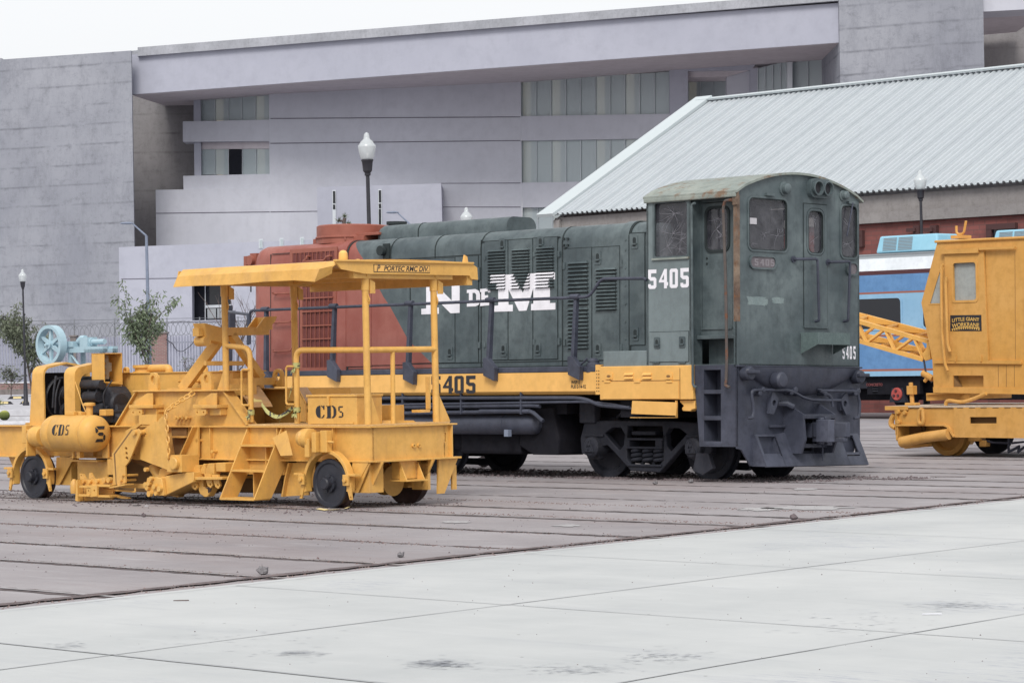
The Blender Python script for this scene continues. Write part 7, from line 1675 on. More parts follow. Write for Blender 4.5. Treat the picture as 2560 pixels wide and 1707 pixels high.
# front blade cluster (left)
pv(cF, [(60,890),(75,890),(80,1190),(45,1180)], -.42, .10, name='side_cheek'); pv(cF, [(70,895),(560,855),(575,900),(590,960),(560,1170),(85,1190)], -.30, .03, name='blade_carrier')
for y0, y1, x0, x1 in ((950,1000,115,275),(1090,1120,105,260),(950,985,290,540),(1100,1130,270,540)):
    a, b_ = M.V(*cF(x0, y1), -.42), M.V(*cF(x1, y0), -.42); MB().box(a.x, b_.x, -.44, -.28, a.z-.0, a.z+.03).obj('carrier_rib', Y, MT, 0, .004)
pv(cF, [(255,965),(350,970),(350,1120),(270,1125)], -.46, .03, name='carrier_lug', holes=([(300,1040),(312,1022),(325,1040),(312,1062)],)); pv(cF, [(200,970),(260,965),(262,1100),(205,1110)], -.43, .02, name='carrier_lug', holes=([(222,1045),(232,1028),(242,1045),(232,1062)],))
for x in (180, 270, 370):
    p = M.V(*cF(x, 910), -.30); MB().lathe([(.03,-.04),(.03,0)], o=(p.x,-.30,p.z), ax='y', n=8).obj('carrier_bolt', Y, MT)
for x, y in ((500,890),):
    p = M.V(*cF(x, y), -.32); MB().cyl((p.x-.04,-.36,p.z),(p.x-.04,-.3,p.z),.04,10).cyl((p.x+.05,-.36,p.z),(p.x+.05,-.3,p.z),.04,10).obj('carrier_boss', Y, MT)
pv(cF, [(105,810),(120,800),(150,805),(195,880),(115,890)], -.25, .03, name='carrier_ear', holes=([(118,830),(128,820),(138,830),(128,842)],)); pv(cF, [(232,870),(240,795),(260,790),(310,880)], -.25, .03, name='carrier_ear')
p = M.V(*cF(30,960), -.3); MB().lathe([(.05,-.1),(.06,-.02),(.05,.05),(.02,.1)], o=(p.x,-.3,p.z-.02), n=12).obj('ball_joint', Y, MT)
bxm('tie_bar', M.V(*cF(560,1000), -.1).x, M.V(*cF(1060,1000), -.1).x, -.12, -.04, .20, .26); bxm('tie_bar', M.V(*cF(420,1100), .3).x, M.V(*cF(1900,1060), .3).x, .3, .5, .12, .22, mat=m_darkyel)
MB().tube(bend([M.V(*cF(x, y), -.3) for x, y in ((440,1020),(640,1040),(890,1060),(880,1010))], .05), .012, 6).obj('grease_line', Y, MT)
pv(cF, [(560,1090),(780,1140),(790,1155),(700,1155),(560,1120)], -.3, .05, name='scraper_blade'); pv(cF, [(1350,1080),(1450,1060),(1495,1110),(1480,1135),(1400,1120)], .0, .1, name='scraper_blade')
# skirt plates on the near side, left half
pv(cF, [(75,630),(500,610),(500,880),(78,885)], .10, .02, name='skirt_plate'); a, b_ = M.V(*cF(15,620), .0), M.V(*cF(400,605), .0); bxm('skirt_flange', a.x, b_.x, -.06, .12, a.z-.012, a.z+.012)
pv(cF, [(495,600),(560,600),(575,820),(500,820)], .0, .08, name='skirt_leg'); pv(cF, [(560,150),(750,150),(620,530),(560,600)], vn+.01, .01, name='web_patch')
pv(cF, [(745,730),(1010,720),(1020,860),(745,860)], .9, .02, name='inner_plate'); bxm('inner_frame', -4.4, -2.2, .9, 1.0, .25, .6, mat=m_darkyel)
bxm('under_gear', -3.2, -1.2, .35, 1.2, .34, .6, mat=m_darkyel, bev=.03); bxm('added_gear_mass', -5.4, -1.4, .45, 1.15, .14, .55, mat=m_darkyel, bev=.04)  # lower dark block added to cut light beneath the machine, bulking out its gear
bxm('drive_shaft_cover', -1.2, .0, .6, .9, .3, .45, bev=.03)
# chain: real links along the path
def chain(pts, par, mat, step=.075, r=.011, wd=.028):
    pts = [Vector(p) for p in pts]; d = [0]
    for a, b in zip(pts, pts[1:]): d.append(d[-1] + (b-a).length)
    n = int(d[-1] / step); ch = MB()
    for k in range(n):
        s0 = d[-1] * k / n; s1 = s0 + step * 1.25
        def at(s):
            s = min(s, d[-1] - 1e-4)
            for i in range(len(pts)-1):
                if d[i] <= s <= d[i+1]: return pts[i].lerp(pts[i+1], (s - d[i])/(d[i+1]-d[i]))
            return pts[-1]
        a, b = at(s0), at(s1); t_ = (b-a).normalized(); sd = t_.cross(Vector((0,1,0)) if k % 2 else Vector((.6,.5,.6))).normalized() * wd
        c_ = (a+b)/2; hl_ = (b-a).length/2
        P = [c_ + t_*hl_*math.cos(q) * 1.05 + sd*math.sin(q) for q in [2*math.pi*i/10 for i in range(11)]]
        ch.tube(P, r, 5, False)
    return ch
cpts = [M.V(487,980,.08), M.V(450,1002,-.1), M.V(413,1028,-.34), M.V(417,1070,-.36), M.V(421,1110,-.38), M.V(421,1148,-.38)]
tag(chain(cpts, None, Y).obj('chain', Y, MT, 50))
# ---- caution tape ----
tm, tt, tbb = nodes('caution_tape'); tco = N(tt, 'ShaderNodeTexCoord').outputs['Object']
cc = ramp(tt, noise_n(tt, tco, 22, 2, .5), [(.56, (.42,.40,.15)), (.58, (.03,.03,.03))]); tt.links.new(cc, tbb.inputs['Base Color']); tbb.inputs['Roughness'].default_value = .4
def tape(pts, w_, tw=0, name='tape'):
    mb = MB(); A = []; n = len(pts)
    for i, p in enumerate(pts):
        d = Vector((0, math.sin(tw*i)*.6, 1)).normalized() * w_ / 2; p = Vector(p); A.append([p - d, p, p + d + Vector((0,.004,0))])
    return mb.slab(A, .003, (0,.7,.7))
ct_ = thing('caution_tape', 'yellow and black caution tape drooping across the machine steps between two rails', 'tape', M.M)
P = bend([M.V(*cH(x, y), .12) for x, y in ((890,1020),(1000,1180),(1200,1290),(1380,1190),(1500,1090))], .2, 6); tape(P, .05, .2).obj('tape_strip', tm, ct_, 0)
P = [M.V(*cH(x, y), .3) for x, y in ((1480,700),(1420,900),(1330,1150),(1240,1370))]; tape(P, .07, .8).obj('tape_strip', tm, ct_, 0)
for x, y, u_ in ((1545,1130,-.735),(655,1180,-1.635),(1530,260,-.735)):
    z = M.V(*cH(x, y), .14).z; w2 = MB().lathe([(.046,z-.035),(.047,z-.035),(.049,z+.035),(.046,z+.035)], o=(u_, .14, 0), n=14).obj('tape_wrap', tm, ct_, 0)
    nf = MB()
    for k in range(5): nf.add([(u_+.03,.09,z-.02),(u_+.05,.08,z-.01),(u_+random.uniform(-.03,.1),.05,z-random.uniform(.05,.12)),(u_+random.uniform(-.03,.06),.06,z-random.uniform(.06,.1))], [(0,1,2,3)])
    nf.obj('tape_tail', tm, ct_, 0)
fl = thing('tape_scrap', 'crumpled yellow tape scrap lying under the right front wheel of the machine', 'tape', M.M)
mb = MB(); P = [M.Z(*cD(x, y), .012) for x, y in ((325,1468),(400,1480),(480,1476),(560,1470),(600,1450),(650,1440))]; A = [[p + Vector((0,-.03,0)), p + Vector((.02,.03,.01))] for p in P]; mb.grid(A); mb.obj('strip', m_ylw, fl, 0)
# loose stones and litter
m_stone = paint('stone_grey', (.17,.16,.17), .9, .3, 0, .5, fade=(.28,.27,.28), sc=8)
def rock(px, py, r, label, mat=None, flatn=.6, seed=1, name='stone'):
    rn = random.Random(seed); p = G(px, py, 0); z0 = 0.0; mb = MB(); n = 8; rg = []
    for i in range(5):
        f = rad(-80 + 40*i); rg.append([Vector((r*math.cos(f)*math.cos(2*math.pi*j/n), r*math.cos(f)*math.sin(2*math.pi*j/n), r*flatn*(math.sin(f)+.95))) * (1 + (.75*noise.noise(Vector((i*.9+seed, j % n*1.3, seed)))) ) for j in range(n)])
    vs = [v for r_ in rg for v in r_]; mb.add(vs, [(i*n+j, i*n+(j+1)%n, (i+1)*n+(j+1)%n, (i+1)*n+j) for i in range(4) for j in range(n)] + [tuple(range(n))[::-1], tuple(range(4*n, 5*n))])
    o = mb.obj(name, mat or m_stone, None, 25); o.location = (p.x, p.y, z0); tag(o, label, 'stone' if name == 'stone' else 'litter'); return o
rock(658, 1436, .05, 'largest loose grey stone lying at a rail joint near the pale paving', None, .7, 3)
rock(1002, 1393, .035, 'small grey stone on the rail groove right of the largest stone', None, .7, 7)
rock(360, 1292, .028, 'small dark reddish lump on the yard in front of the machine steps', m_soil, .7, 11)
rock(1638, 1211, .04, 'pale pebble left in front of the locomotive front wheels', m_stone, .6, 5)
rock(1727, 1207, .045, 'pale pebble closest to the locomotive front wheel', m_stone, .6, 9)
rock(1985, 1299, .05, 'brownish stone in the drain groove at the right', m_soil, .6, 13)
rock(1210, 1167, .12, 'square brown lump of rubble under the locomotive between its trucks', m_soil, .8, 17)
def litter(px, py, L_, w_, ang, mat, label, z=.0):
    p = G(px, py, z); o = MB().hull([(-L_/2,-w_/2,.003),(L_/2,-w_/2,.003),(L_/2,w_/2,.005),(-L_/2,w_/2,.004)], [(-L_/2,-w_/2,.008),(L_/2,-w_/2,.009),(L_/2,w_/2,.011),(-L_/2,w_/2,.009)]).obj('litter', mat, None, 0)
    o.location = (p.x, p.y, z); o.rotation_euler = (0,0,rad(ang)); tag(o, label, 'litter')
litter(342, 1264, .11, .05, -5, m_letblk, 'black scrap lying on the yard in front of the plough arm')
litter(366, 1265, .05, .04, 10, m_curbw, 'white scrap lying beside the black scrap on the yard')
litter(2330, 1536, .13, .02, -8, m_curbw, 'white stick lying on the pale paving at the right', .05)
litter(453, 1502, .12, .008, -6, m_bark, 'thin brown twig on the pale paving at the left', .05)
litter(2370, 1192, .55, .06, -30, m_groove, 'dark flat bar lying on the yard in front of the crane')
# ================= CRANE =================
K = Fr(G(2368, 1139), 46, 0)
KT = thing('rail_crane', 'yellow rail crane with cab, lattice boom and flat deck at the right picture edge', 'crane', K.M)
def k5(x, y): return (2100 + x/2.239, 500 + y/2.239)
def k4(x, y): return (2200 + x/6.03, 900 + y/6.03)
KY = m_yel2
kv = -.62; kw = 2.75        # near side of deck
def kp(f, pts, v, th, mat=KY, name='plate', holes=(), par=None, bev=0.0):
    P = [(p.x, p.z) for p in (K.V(*f(x, y), v) for x, y in pts)]; H_ = [[(p.x, p.z) for p in (K.V(*f(x, y), v) for x, y in h)] for h in holes]
    return MB().pr(P, 'y', v, v + th, H_).obj(name, mat, par or KT, 0, bev)
uR = 9.0
zd = K.V(*k4(600, 690), kv).z
ul = K.V(*k4(75, 700), kv).x
m_kdeck = paint('crane_deck', (.50,.40,.30), .55, .2, .3, .2, dark=(.3,.2,.1), fade=(.62,.56,.50))
MB().box(ul, uR, kv, kv+kw, zd-.03, zd).obj('deck', m_kdeck, KT, 0)
MB().box(ul-.002, K.V(*k4(420,700), kv).x, kv-.004, kv+kw, zd-.075, zd-.002).obj('deck_edge', KY, KT, 0)
kp(k4, [(220,735),(420,728),(1110,715),(1110,990),(1110,1120),(1040,1010),(970,968),(245,968)], kv+.03, .02, name='frame_side'); kp(k4, [(240,965),(960,965),(1025,1000),(1120,1150),(1100,1165),(1005,1015),(955,993),(245,993)], kv-.02, .07, name='frame_flange')
kp(k4, [(1110,712),(2230,706),(2230,1178),(1120,1163),(1110,1120)], kv-.0, .03, name='side_skirt', holes=([(1352,858),(1757,856),(1757,952),(1352,955)],)); kp(k4, [(1345,850),(1765,850),(1765,960),(1345,960)], kv+.12, .02, mat=m_darkyel, name='skirt_pocket')
for x in (1205, 1385, 1560, 1740, 1920, 2100): kp(k4, [(x-45,712),(x+45,712),(x+45,724),(x-45,724)], kv-.006, .006, mat=m_darkyel, name='skirt_slot')
kp(k4, [(220,735),(245,735),(255,1120),(232,1130)], kv+.0, .05, name='corner_post')
# end beam, buffer parts
eu = K.V(*k4(235,900), kv).x
z0_ = K.V(*k4(300,1320), kv+.3).z
MB().pr([(kv, zd-.04), (kv+kw, zd-.04), (kv+kw, zd-.45), (kv+kw-.5, z0_), (kv+.25, z0_), (kv, zd-.62)], 'x', eu, eu+.04).obj('end_beam', KY, KT, 0)
kp(k4, [(245,993),(600,993),(720,1290),(380,1335),(285,1290),(240,1130)], kv+.35, .05, mat=m_darkyel, name='inner_web'); kp(k4, [(285,1290),(380,1335),(730,1300),(730,1255),(400,1290),(320,1270)], kv+.15, .1, name='bottom_plate')
a, b_ = K.V(*k4(320,1235), kv-.02), K.V(*k4(1040,1115), kv-.02); MB().tube([a, (a+b_)/2 + Vector((0,0,.015)), b_], .10, 14).obj('push_pole', KY, KT)
kp(k4, [(275,1170),(325,1165),(325,1280),(285,1290)], kv-.03, .06, name='pole_bracket'); 
P = [K.V(*k4(x, y), kv-.08) for x, y in ((640,740),(605,745),(575,880),(590,950),(640,965),(655,900),(640,740))]; MB().tube(bend(P, .05, 3), .035, 8).obj('tie_down_ring', KY, KT)
P = [K.V(*k4(x, y), kv+.1) for x, y in ((215,820),(170,900),(165,980),(235,1020))]; MB().tube(bend(P, .1, 3), .05, 8).obj('end_hook', KY, KT)
for x, y in ((290,780),(295,930),(390,790)):
    p = K.V(*k4(x, y), kv+.03); MB().lathe([(.035,-.06),(.045,-.03),(.045,0)], o=(p.x,kv+.03,p.z), ax='y', n=10).obj('deck_bolt', KY, KT)
# wheels
def kwheel(u_, v0, s, R, mt):
    w_ = MB().lathe([(.02,-.0),(.12,-.02),(.13,.05),(R*.70,.07),(R*.78,.0),(R-.005,0),(R,.015),(R-.01,.11),(R+.028,.125),(R+.028,.15),(.1,.13)], ax='y', n=40); w_.v = [(x+u_, v0+s*y, z+R) for x, y, z in w_.v]; return w_.obj('wheel', mt, KT, 32)
Rk = .42
kwheel(0, 0, 1, Rk, KY); kwheel(0, 1.52, -1, Rk, m_blk2); MB().cyl((0,.1,Rk),(0,1.4,Rk),.06,10).obj('axle', m_under, KT)
MB().lathe([(.02,-.22),(.13,-.2),(.15,-.1),(.15,.05)], o=(-.12,0,Rk+.12), ax='y', n=18).box(-.35,.1,-.15,.0,Rk-.15,Rk+.22).obj('axle_box', KY, KT, 0)
for ux in (2.6, 4.4, 5.6): kwheel(ux, 0.05, 1, .44, m_blk2); kwheel(ux, 1.5, -1, .44, m_blk2)
MB().box(.7,.95,-.3,-.1,.28,.75).box(.9,1.05,-.25,-.1,.18,.3).obj('rail_clamp', KY, KT, 0, .02)
MB().box(1.6,5.5,-.1,1.5,.5,.62).box(-.4,8,.5,1.0,.65,zd-.03).obj('centre_frame', m_under, KT, 0)
P = [K.V(*k4(x, y), -.2) for x, y in ((1470,1180),(1700,1240),(2000,1250),(2170,1230))]; MB().tube(P, .02, 5).tube([K.V(*k4(x, y), -.2) for x, y in ((1940,1180),(1940,1380),(2100,1300),(2080,1380),(2200,1290))], .02, 5).obj('hanging_hose', m_blk, KT)
# screw jack on the deck corner
p = K.V(*k4(490,650), kv+.45); jp = (p.x, kv+.45, p.z)
MB().box(jp[0]-.12,jp[0]+.12,jp[1]-.08,jp[1]+.08,zd,zd+.05).cyl((jp[0],jp[1],zd),(jp[0]-.03,jp[1],zd+.42),.04,10).box(jp[0]-.08,jp[0]+.06,jp[1]-.07,jp[1]+.07,zd+.2,zd+.36).obj('screw_jack', KY, KT, 0, .01)
# turntable
tt_ = kp(k4, [(695,505),(725,500),(1340,505),(1340,590),(700,612)], kv+.75, 1.3, name='slew_base'); kp(k4, [(695,497),(1260,492),(1215,520),(720,520)], kv+.70, .05, name='slew_flange')
# cab body: near side plane
cv = kv + .45
def CV(x, y): return K.V(*k5(x, y), cv)
body = [(545,235),(1200,205),(1200,1092),(525,1058),(517,900),(455,575)]
Bp = [(p.x, p.z) for p in (CV(x, y) for x, y in body)]
door_h = [(632,345),(762,345),(766,562),(637,562)]
dh = [(p.x, p.z) for p in (CV(x, y) for x, y in door_h)]
kc = MB()
xs = [p[0] for p in Bp]
side = MB().pr(Bp, 'y', cv, cv+.03, [dh, [(p.x, p.z) for p in (CV(x, y) for x, y in ((560,397),(566,405),(566,582),(498,584)))], [(p.x, p.z) for p in (CV(x, y) for x, y in ((632,982),(803,982),(803,1046),(632,1046)))]]).obj('cab_body', KY, KT, 0)
MB().pr(Bp, 'y', cv+1.7, cv+1.73).obj('cab_far_side', KY, KT, 0)
def wallseg(a, b, name, mat=KY, hole=False):
    A, B_ = CV(*a), CV(*b); d = Vector((B_.z - A.z, 0, A.x - B_.x)).normalized() * .02
    return MB().hull([(A.x,cv+.03,A.z),(B_.x,cv+.03,B_.z),(B_.x,cv+1.7,B_.z),(A.x,cv+1.7,A.z)], [(A.x-d.x,cv+.03,A.z-d.z),(B_.x-d.x,cv+.03,B_.z-d.z),(B_.x-d.x,cv+1.7,B_.z-d.z),(A.x-d.x,cv+1.7,A.z-d.z)]).obj(name, mat, KT, 0)
wallseg((545,235),(455,575),'cab_front'); wallseg((455,575),(517,900),'cab_front'); wallseg((517,900),(525,1058),'cab_front')
A = CV(545,235); B_ = CV(1200,205)
MB().hull([(A.x-.05,cv-.04,A.z-.02),(B_.x,cv-.04,B_.z-.02),(B_.x,cv-.04,B_.z+.03),(A.x-.05,cv-.04,A.z+.03)], [(A.x-.05,cv+1.78,A.z+.0),(B_.x,cv+1.78,B_.z+.0),(B_.x,cv+1.78,B_.z+.05),(A.x-.05,cv+1.78,A.z+.05)]).obj('roof', KY, KT, 0, .02)
m_dust = paint('dusty_window', (.33,.35,.34), .35, .2, .4, .1, dark=(.2,.21,.21), fade=(.42,.44,.43), sc=3)
dv = cv - .05
cdr = kp(k5, [(583,285),(803,285),(830,898),(605,902)], dv, .04, name='cab_door', holes=(door_h,))
MB().pr(dh, 'y', cv+.01, cv+.02).obj('door_window', m_dust, cdr, 0)
P_ = [K.V(*k5(x, y), dv) for x, y in ((632,345),(762,345),(766,562),(637,562))]
xm0, xm1, zm0, zm1 = P_[3].x, P_[2].x, P_[2].z, P_[1].z
MB().pr(rrect(xm0-.04, xm1+.03, zm0-.03, zm1+.03, .06), 'y', dv-.012, dv, [rrect(xm0, xm1-.01, zm0+.01, zm1-.01, .05)]).obj('window_frame', KY, cdr, 0)
kp(k5, [(555,390),(568,395),(568,586),(494,586)], cv-.006, .006, name='window_frame', holes=([(557,404),(562,404),(562,578),(504,579)],)); kp(k5, [(560,397),(566,405),(566,582),(498,584)], cv+.01, .01, mat=m_dust, name='front_quarter_window')
kp(k5, [(560,280),(772,268),(772,296),(562,303)], dv-.05, .06, name='door_track'); kp(k5, [(775,266),(975,262),(975,272),(775,280)], dv-.05, .06, name='door_track')
kp(k5, [(525,898),(1008,898),(1012,908),(1012,918),(525,914)], cv-.05, .05, name='sill_rail'); kp(k5, [(520,1046),(1200,1058),(1200,1090),(522,1078)], cv-.03, .03, name='bottom_rail')
for x in (640, 783): kp(k5, [(x,870),(x+8,870),(x+8,905),(x,905)], dv-.02, .02, name='door_guide')
for x in (885, 930, 975): kp(k5, [(x,925),(x+1.6,925),(x+1.6,1046),(x,1046)], cv-.004, .004, mat=m_darkyel, name='panel_seam')
for x in (978,): kp(k5, [(x,300),(x+1.4,300),(x+4.4,895),(x+3,895)], cv-.004, .004, mat=m_darkyel, name='panel_seam')
kp(k5, [(807,290),(812,290),(834,895),(829,895)], cv-.008, .004, mat=m_darkyel, name='panel_seam')
kp(k5, [(632,982),(803,982),(803,1046),(632,1046)], cv+.16, .02, mat=KY, name='foot_pocket'); kp(k5, [(632,982),(634,982),(664,1046),(632,1046)], cv+.03, .12, mat=m_darkyel, name='foot_pocket_side')
def kg(pts, r=.02): MB().tube(bend([K.V(*k5(x, y), cv-.13) for x, y in pts], .07, 4), r, 8).obj('grab_handle', KY, KT)
kg([(575,360),(568,380),(568,560),(572,740),(588,920),(604,955)], .028); kg([(597,430),(592,470),(597,640),(603,810),(617,850)], .028)
# roof hook
pH = CV(612, 215); MB().box(pH.x-.12,pH.x+.12,cv+.2,cv+.5,pH.z,pH.z+.06).tube(bend([(pH.x-.1,cv+.35,pH.z+.24),(pH.x-.1,cv+.35,pH.z+.08),(pH.x+.06,cv+.35,pH.z+.08),(pH.x+.12,cv+.35,pH.z+.32)], .08, 4), .024, 6).obj('roof_hook', KY, KT, 0)
# maker's plate
sg = [K.V(*k5(x, y), dv-.006) for x, y in ((617,733),(792,733),(790,643),(617,645))]
pg = MB().pr([(p.x, p.z) for p in sg], 'y', dv-.006, dv).obj('maker_plate', m_letblk, KT, 0)
m_gold = flat('gold_lettering', (.62,.38,.10), .5); pw = sg[1].x - sg[0].x; ph_ = sg[3].z - sg[0].z
def arcplace(s, size, zc, rise):
    mb = MB(); text_mb(mb, s, size, lambda x, y: (x, 0, y), bold=.002, align='CENTER'); w2 = max(abs(v[0]) for v in mb.v) or 1; k = pw*.44/w2
    mb.v = [(sg[0].x + pw/2 + x*k, dv-.010, sg[0].z + zc*ph_ + z*1.1 - rise*(x*k/(pw/2))**2) for x, y, z in mb.v]; return mb.obj('plate_text', m_gold, pg, 0)
arcplace('LITTLE GIANT', ph_*.28, .63, .03); arcplace('WORKRANE', ph_*.34, .26, .03)
mb = MB()
for i in range(13):
    x = sg[0].x + pw*(.08 + .84*i/12); zz = sg[0].z + ph_*(.20 - .10*((i-6)/6)**2); mb.box(x-.012, x+.012, dv-.010, dv-.008, zz-.03, zz)
mb.obj('plate_ornament', m_gold, pg, 0)
mb = MB()
P = [(sg[0].x + pw*(.05+.9*i/10), sg[0].z + ph_*(.245 - .11*((i-5)/5)**2)) for i in range(11)]
mb.pr(P + [(x, z-.014) for x, z in P[::-1]], 'y', dv-.0105, dv-.008); mb.obj('plate_ornament', m_gold, pg, 0)
# boom: lattice pointing left, behind the locomotive end
bt0, bt1 = K.V(*k5(497,792), cv+.35), K.V(*k5(112,682), cv+.35); bb0, bb1 = K.V(*k5(470,893), cv+.35), K.V(*k5(112,848), cv+.35)
ext = 3.2
def ex(a, b): return b + (b - a).normalized() * ext
wv_ = Vector((0, .95, 0))
bm = MB(); TN0, TN1 = bt0, ex(bt0, bt1); BN0, BN1 = bb0, ex(bb0, bb1) 
BN1.z = TN1.z - .35
m_boom = paint('boom_yellow', (.70,.38,.09), .5, .12, .1, .1)
def brod(a, b, r, nm): MB().tube([a, b], r, 4).obj(nm, m_boom, boom, 0)
boom = MB().tube([TN0, TN1], .055, 4).obj('boom', m_boom, KT, 0)
for a, b in ((BN0, BN1), (TN0+wv_, TN1+wv_*.5), (BN0+wv_, BN1+wv_*.5)): brod(a, b, .055, 'boom_chord')
nB = 14
for (A0, A1, C0, C1_) in ((TN0,TN1,BN0,BN1), (TN0+wv_,TN1+wv_*.5,BN0+wv_,BN1+wv_*.5), (TN0,TN1,TN0+wv_,TN1+wv_*.5), (BN0,BN1,BN0+wv_,BN1+wv_*.5)):
    pts_ = [(A0 if i % 2 else C0).lerp(A1 if i % 2 else C1_, i/nB) for i in range(nB+1)]
    MB().tube(pts_, .032, 4).obj('boom_lacing', m_boom, boom, 0)
MB().pr([(p.x, p.z) for p in (K.V(*k5(x, y), cv+.33) for x, y in ((490,790),(505,800),(512,890),(480,900),(465,860),(490,830)))], 'y', cv+.3, cv+.36).obj('boom_foot', m_boom, boom, 0)
P = [K.V(*k5(x, y), cv+.2) for x, y in ((470,895),(480,960),(515,1020))]; MB().tube(P, .02, 5).obj('hoist_cable', m_blk, KT)
P = [K.V(*k5(x, y), cv+.2) for x, y in ((463,968),(520,1000))]; MB().tube(P, .06, 10).tube([K.V(*k5(495,985), cv+.2), K.V(*k5(474,1015), cv+.2)], .035, 8).obj('front_valve', KY, KT)
P = [K.V(*k4(x, y), kv+.15) for x, y in ((990,680),(1000,620),(1060,610),(1250,640),(1450,570),(1600,500))]; MB().tube(bend(P, .2, 4), .035, 8).obj('supply_pipe', KY, KT)

# ================= COACH =================
kb = T.hit(2200, 1053, 2, 0)                       # kerb foot in the yard frame
kvv = kb.y
mb = MB(); mb.box(-6, 40, kvv, kvv+.25, -.1, .30); o = mb.obj('platform_kerb', m_curbw, None, 0, .02); o.matrix_world = TM.copy(); tag(o, kind='structure')
mb = MB(); mb.box(-6, 40, kvv+.25, kvv+7.5, -.1, .285); o = mb.obj('platform', m_roadg, None, 0); o.matrix_world = TM.copy(); tag(o, kind='structure')
mb = MB(); mb.box(-6, 40, kvv-.35, kvv, 0, .012); o = mb.obj('kerb_gutter', m_soil, None, 0); o.matrix_world = TM.copy(); tag(o, kind='structure')
Q = Fr(T.world((kb.x, kvv+2.2, .30)), 46, 0)
QT = thing('passenger_coach', 'two-tone blue passenger coach with rooftop air units standing behind the yellow crane', 'railway coach', Q.M)
m_b1 = paint('coach_blue', (.095,.215,.42), .4, .2, .2, .1, dark=(.05,.13,.3), fade=(.14,.29,.52)); m_b2 = paint('coach_light_blue', (.22,.40,.57), .4, .08, .1, .1, dark=(.15,.3,.45), fade=(.29,.47,.63))
m_cw = paint('coach_white', (.62,.66,.70), .5, .1, .2, .1, dark=(.3,.33,.36)); m_cbr = flat('coach_brown_line', (.30,.10,.06), .6); m_cdk = flat('coach_maroon', (.07,.02,.025), .6)
m_cgr = flat('coach_roof_grey', (.22,.24,.26), .6); m_ac = paint('ac_light_blue', (.25,.50,.64), .4, .06, .05, .05, dark=(.2,.4,.5), fade=(.31,.56,.69))
def QV(x, y, v=0): return Q.V(*k5(x, y), v)
zf = lambda y, x=300: QV(x, y).z
U0, U1 = QV(-1400, 700).x, QV(-1400, 700).x + 24.5
bands = [(305,322,m_cgr,.5), (322,392,m_cw,.18), (392,416,m_cdk,.02), (416,512,m_b1,0), (512,522,m_cbr,-.004), (522,741,m_b2,0), (741,752,m_b2,-.002), (752,762,m_cbr,-.004), (762,945,m_b1,0), (945,957,m_cbr,-.004), (957,985,m_b2,-.01)]
names = ['roof_rim','roof_side','cornice','letter_band','line','window_band','rib','line','lower_panel','line','skirt_band']
prev = None
for (y0, y1, mt, dv_), nm in zip(bands, names):
    MB().hull([(U0,dv_ if dv_<.1 else dv_-.12,zf(y1)),(U1,dv_ if dv_<.1 else dv_-.12,zf(y1)),(U1,dv_,zf(y0)),(U0,dv_,zf(y0))], [(U0,3.0,zf(y1)),(U1,3.0,zf(y1)),(U1,3.0,zf(y0)),(U0,3.0,zf(y0))]).obj(nm, mt, QT, 0)
MB().box(U0, U1, .5, 2.6, zf(305), zf(305)+.06).obj('roof', m_cgr, QT, 0, .02)
def cwin(x0, x1, y0=549, y1=719):
    a, b = QV(x0, y1), QV(x1, y0); f_ = MB().pr(rrect(a.x, b.x, a.z, b.z, .12), 'y', -.012, .02).obj('window', m_dkglass, QT, 0)
    MB().pr(rrect(a.x-.06, b.x+.06, a.z-.05, b.z+.05, .16), 'y', -.018, -.002, [rrect(a.x, b.x, a.z, b.z, .12)]).obj('window_frame', m_b2, f_, 0)
wst = QV(340, 600).x - QV(100, 600).x
a0 = QV(340, 600).x
uw = a0 - 1.75
def cwu(a, b):
    z0, z1 = zf(719), zf(549); f_ = MB().pr(rrect(a, b, z0, z1, .12), 'y', -.012, .02).obj('window', m_dkglass, QT, 0)
    MB().pr(rrect(a-.06, b+.06, z0-.05, z1+.05, .16), 'y', -.018, -.002, [rrect(a, b, z0, z1, .12)]).obj('window_frame', m_b2, f_, 0)
for k in range(8): cwu(a0 - 2.2 - k*3.3, a0 - k*3.3)
d0 = QV(467, 650).x
for a in (d0, d0 + 3.3, d0+6.6, d0+9.9):
    if a + 2.2 < U1: cwu(a, a + 2.2)
def acunit(x0, x1, yt, yb, label=None):
    a, b = QV(x0, yb, .9), QV(x1, yb, .9); zt2, zb2 = QV(x0, yt, .9).z, QV(x0, yb, .9).z; v0, v1 = .9, 2.1
    ac = MB().hull([(a.x+.03,v0,zb2),(b.x-.03,v0,zb2),(b.x-.03,v1,zb2),(a.x+.03,v1,zb2)], [(a.x+.12,v0+.1,zt2),(b.x-.12,v0+.1,zt2),(b.x-.12,v1-.1,zt2),(a.x+.12,v1-.1,zt2)]).obj('air_unit', m_ac, QT, 0, .05)
    w_ = b.x - a.x
    for i in range(9): 
        t_ = (i+.5)/9; z = zb2 + (zt2-zb2)*(.12+.78*t_)
        for s0, s1 in ((.12,.33),(.36,.58)): MB().box(a.x+w_*s0, a.x+w_*s1, v0+.10*(z-zb2)/(zt2-zb2)-.012, v0+.1, z-.012, z+.012).obj('air_slot', m_cgr, ac, 0)
    MB().box(a.x+.1, b.x-.1, v0+.1, v1, zb2-.12, zb2).obj('unit_feet', m_cgr, ac, 0)
acunit(195, 552, 205, 300)
u_a = QV(845, 300, .9).x; 
p1 = Q.V(*k5(843,210), .9)
acunit(843, 1200, 172, 262)
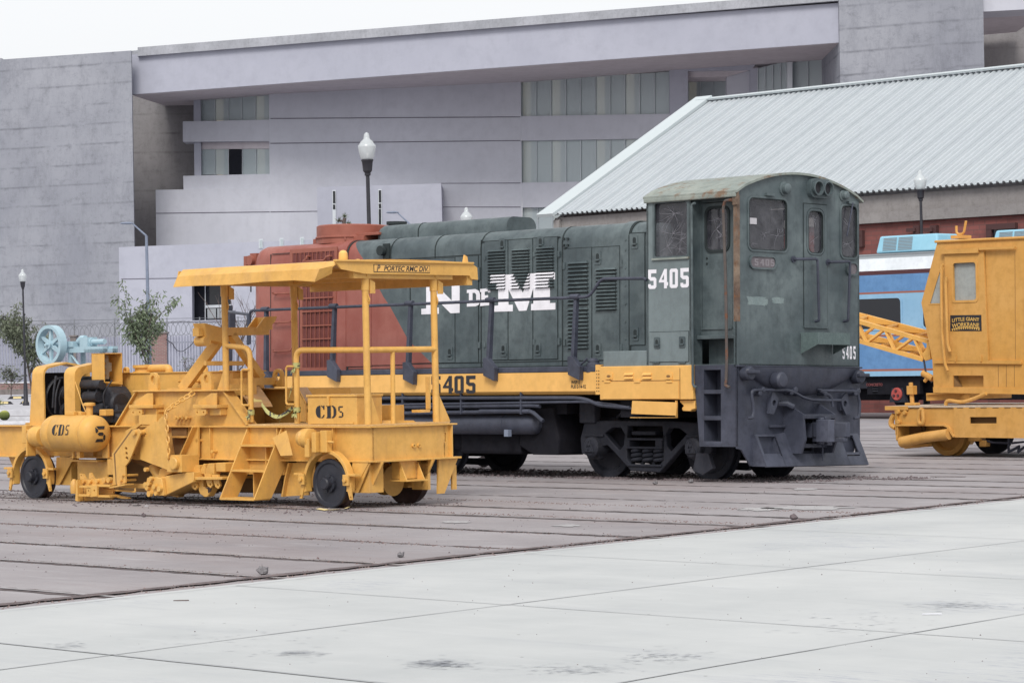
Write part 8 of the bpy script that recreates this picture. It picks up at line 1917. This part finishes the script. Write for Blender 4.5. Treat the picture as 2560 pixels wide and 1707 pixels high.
MB().box(U0+.3, U1-.3, .15, 2.8, zf(1000)-.05, zf(985)).box(U0+1, U1-1, .6, 2.4, .25, zf(1000)).obj('underframe', m_under, QT, 0)
tx = MB(); q = Q.V(*k5(152,1040), .05); text_mb(tx, 'CONCRETO', .11, lambda x, y: (q.x + x, .01, q.z + y), bold=.003); tx.obj('red_text', flat('dull_red', (.16,.035,.035), .7), QT, 0)
MB().box(QV(135,1030).x, QV(430,1030).x, .14, .3, q.z-.25, q.z+.2).obj('equipment_beam', m_under, QT, 0)
def bogie(xc):
    zb = .46; MB().pr([(xc-1.7,.75),(xc-1.5,.95),(xc+1.5,.95),(xc+1.7,.75),(xc+1.5,.35),(xc+1.1,.3),(xc+.8,.6),(xc-.8,.6),(xc-1.1,.3),(xc-1.5,.35)], 'y', .18, .32).obj('bogie_frame', m_blk2, QT, 0, .03)
    for s in (-1.25, 1.25):
        w_ = MB().lathe([(.02,.0),(.46,.0),(.46,.12),(.49,.13),(.49,.15),(.02,.15)], ax='y', n=30); w_.v = [(x+xc+s, y+.42, z+.46) for x, y, z in w_.v]; w_.obj('wheel', m_under, QT)
        MB().pr([(xc+s-.3,.2),(xc+s+.3,.2),(xc+s+.2,.62),(xc+s-.2,.62)], 'y', .1, .25).obj('axle_guard', m_blk2, QT, 0)
        c_ = MB().lathe([(.02,.0),(.17,.0),(.19,.03),(.19,.08)], o=(xc+s,.04,.44), ax='y', n=20).obj('axle_cover', paint('axle_red', (.40,.07,.06), .6, .2, .1, .1), QT)
        for q_ in (90, 210, 330): MB().lathe([(.04,-.03),(.045,0)], o=(xc+s+.09*math.cos(rad(q_)), .04, .44+.09*math.sin(rad(q_))), ax='y', n=10).obj('cover_bolt', m_cdk, c_)
    for i in range(4):
        for s in (-.45, .4): MB().cyl((xc+s,.2,.52+i*.07),(xc+s,.2,.55+i*.07),.13,12).obj('spring', m_blk2, QT)
xc = Q.V(*k5(315,1120), .05).x - 1.25 + .0
bogie(xc); bogie(xc + 2.5 + 11) ; bogie(xc - 13)
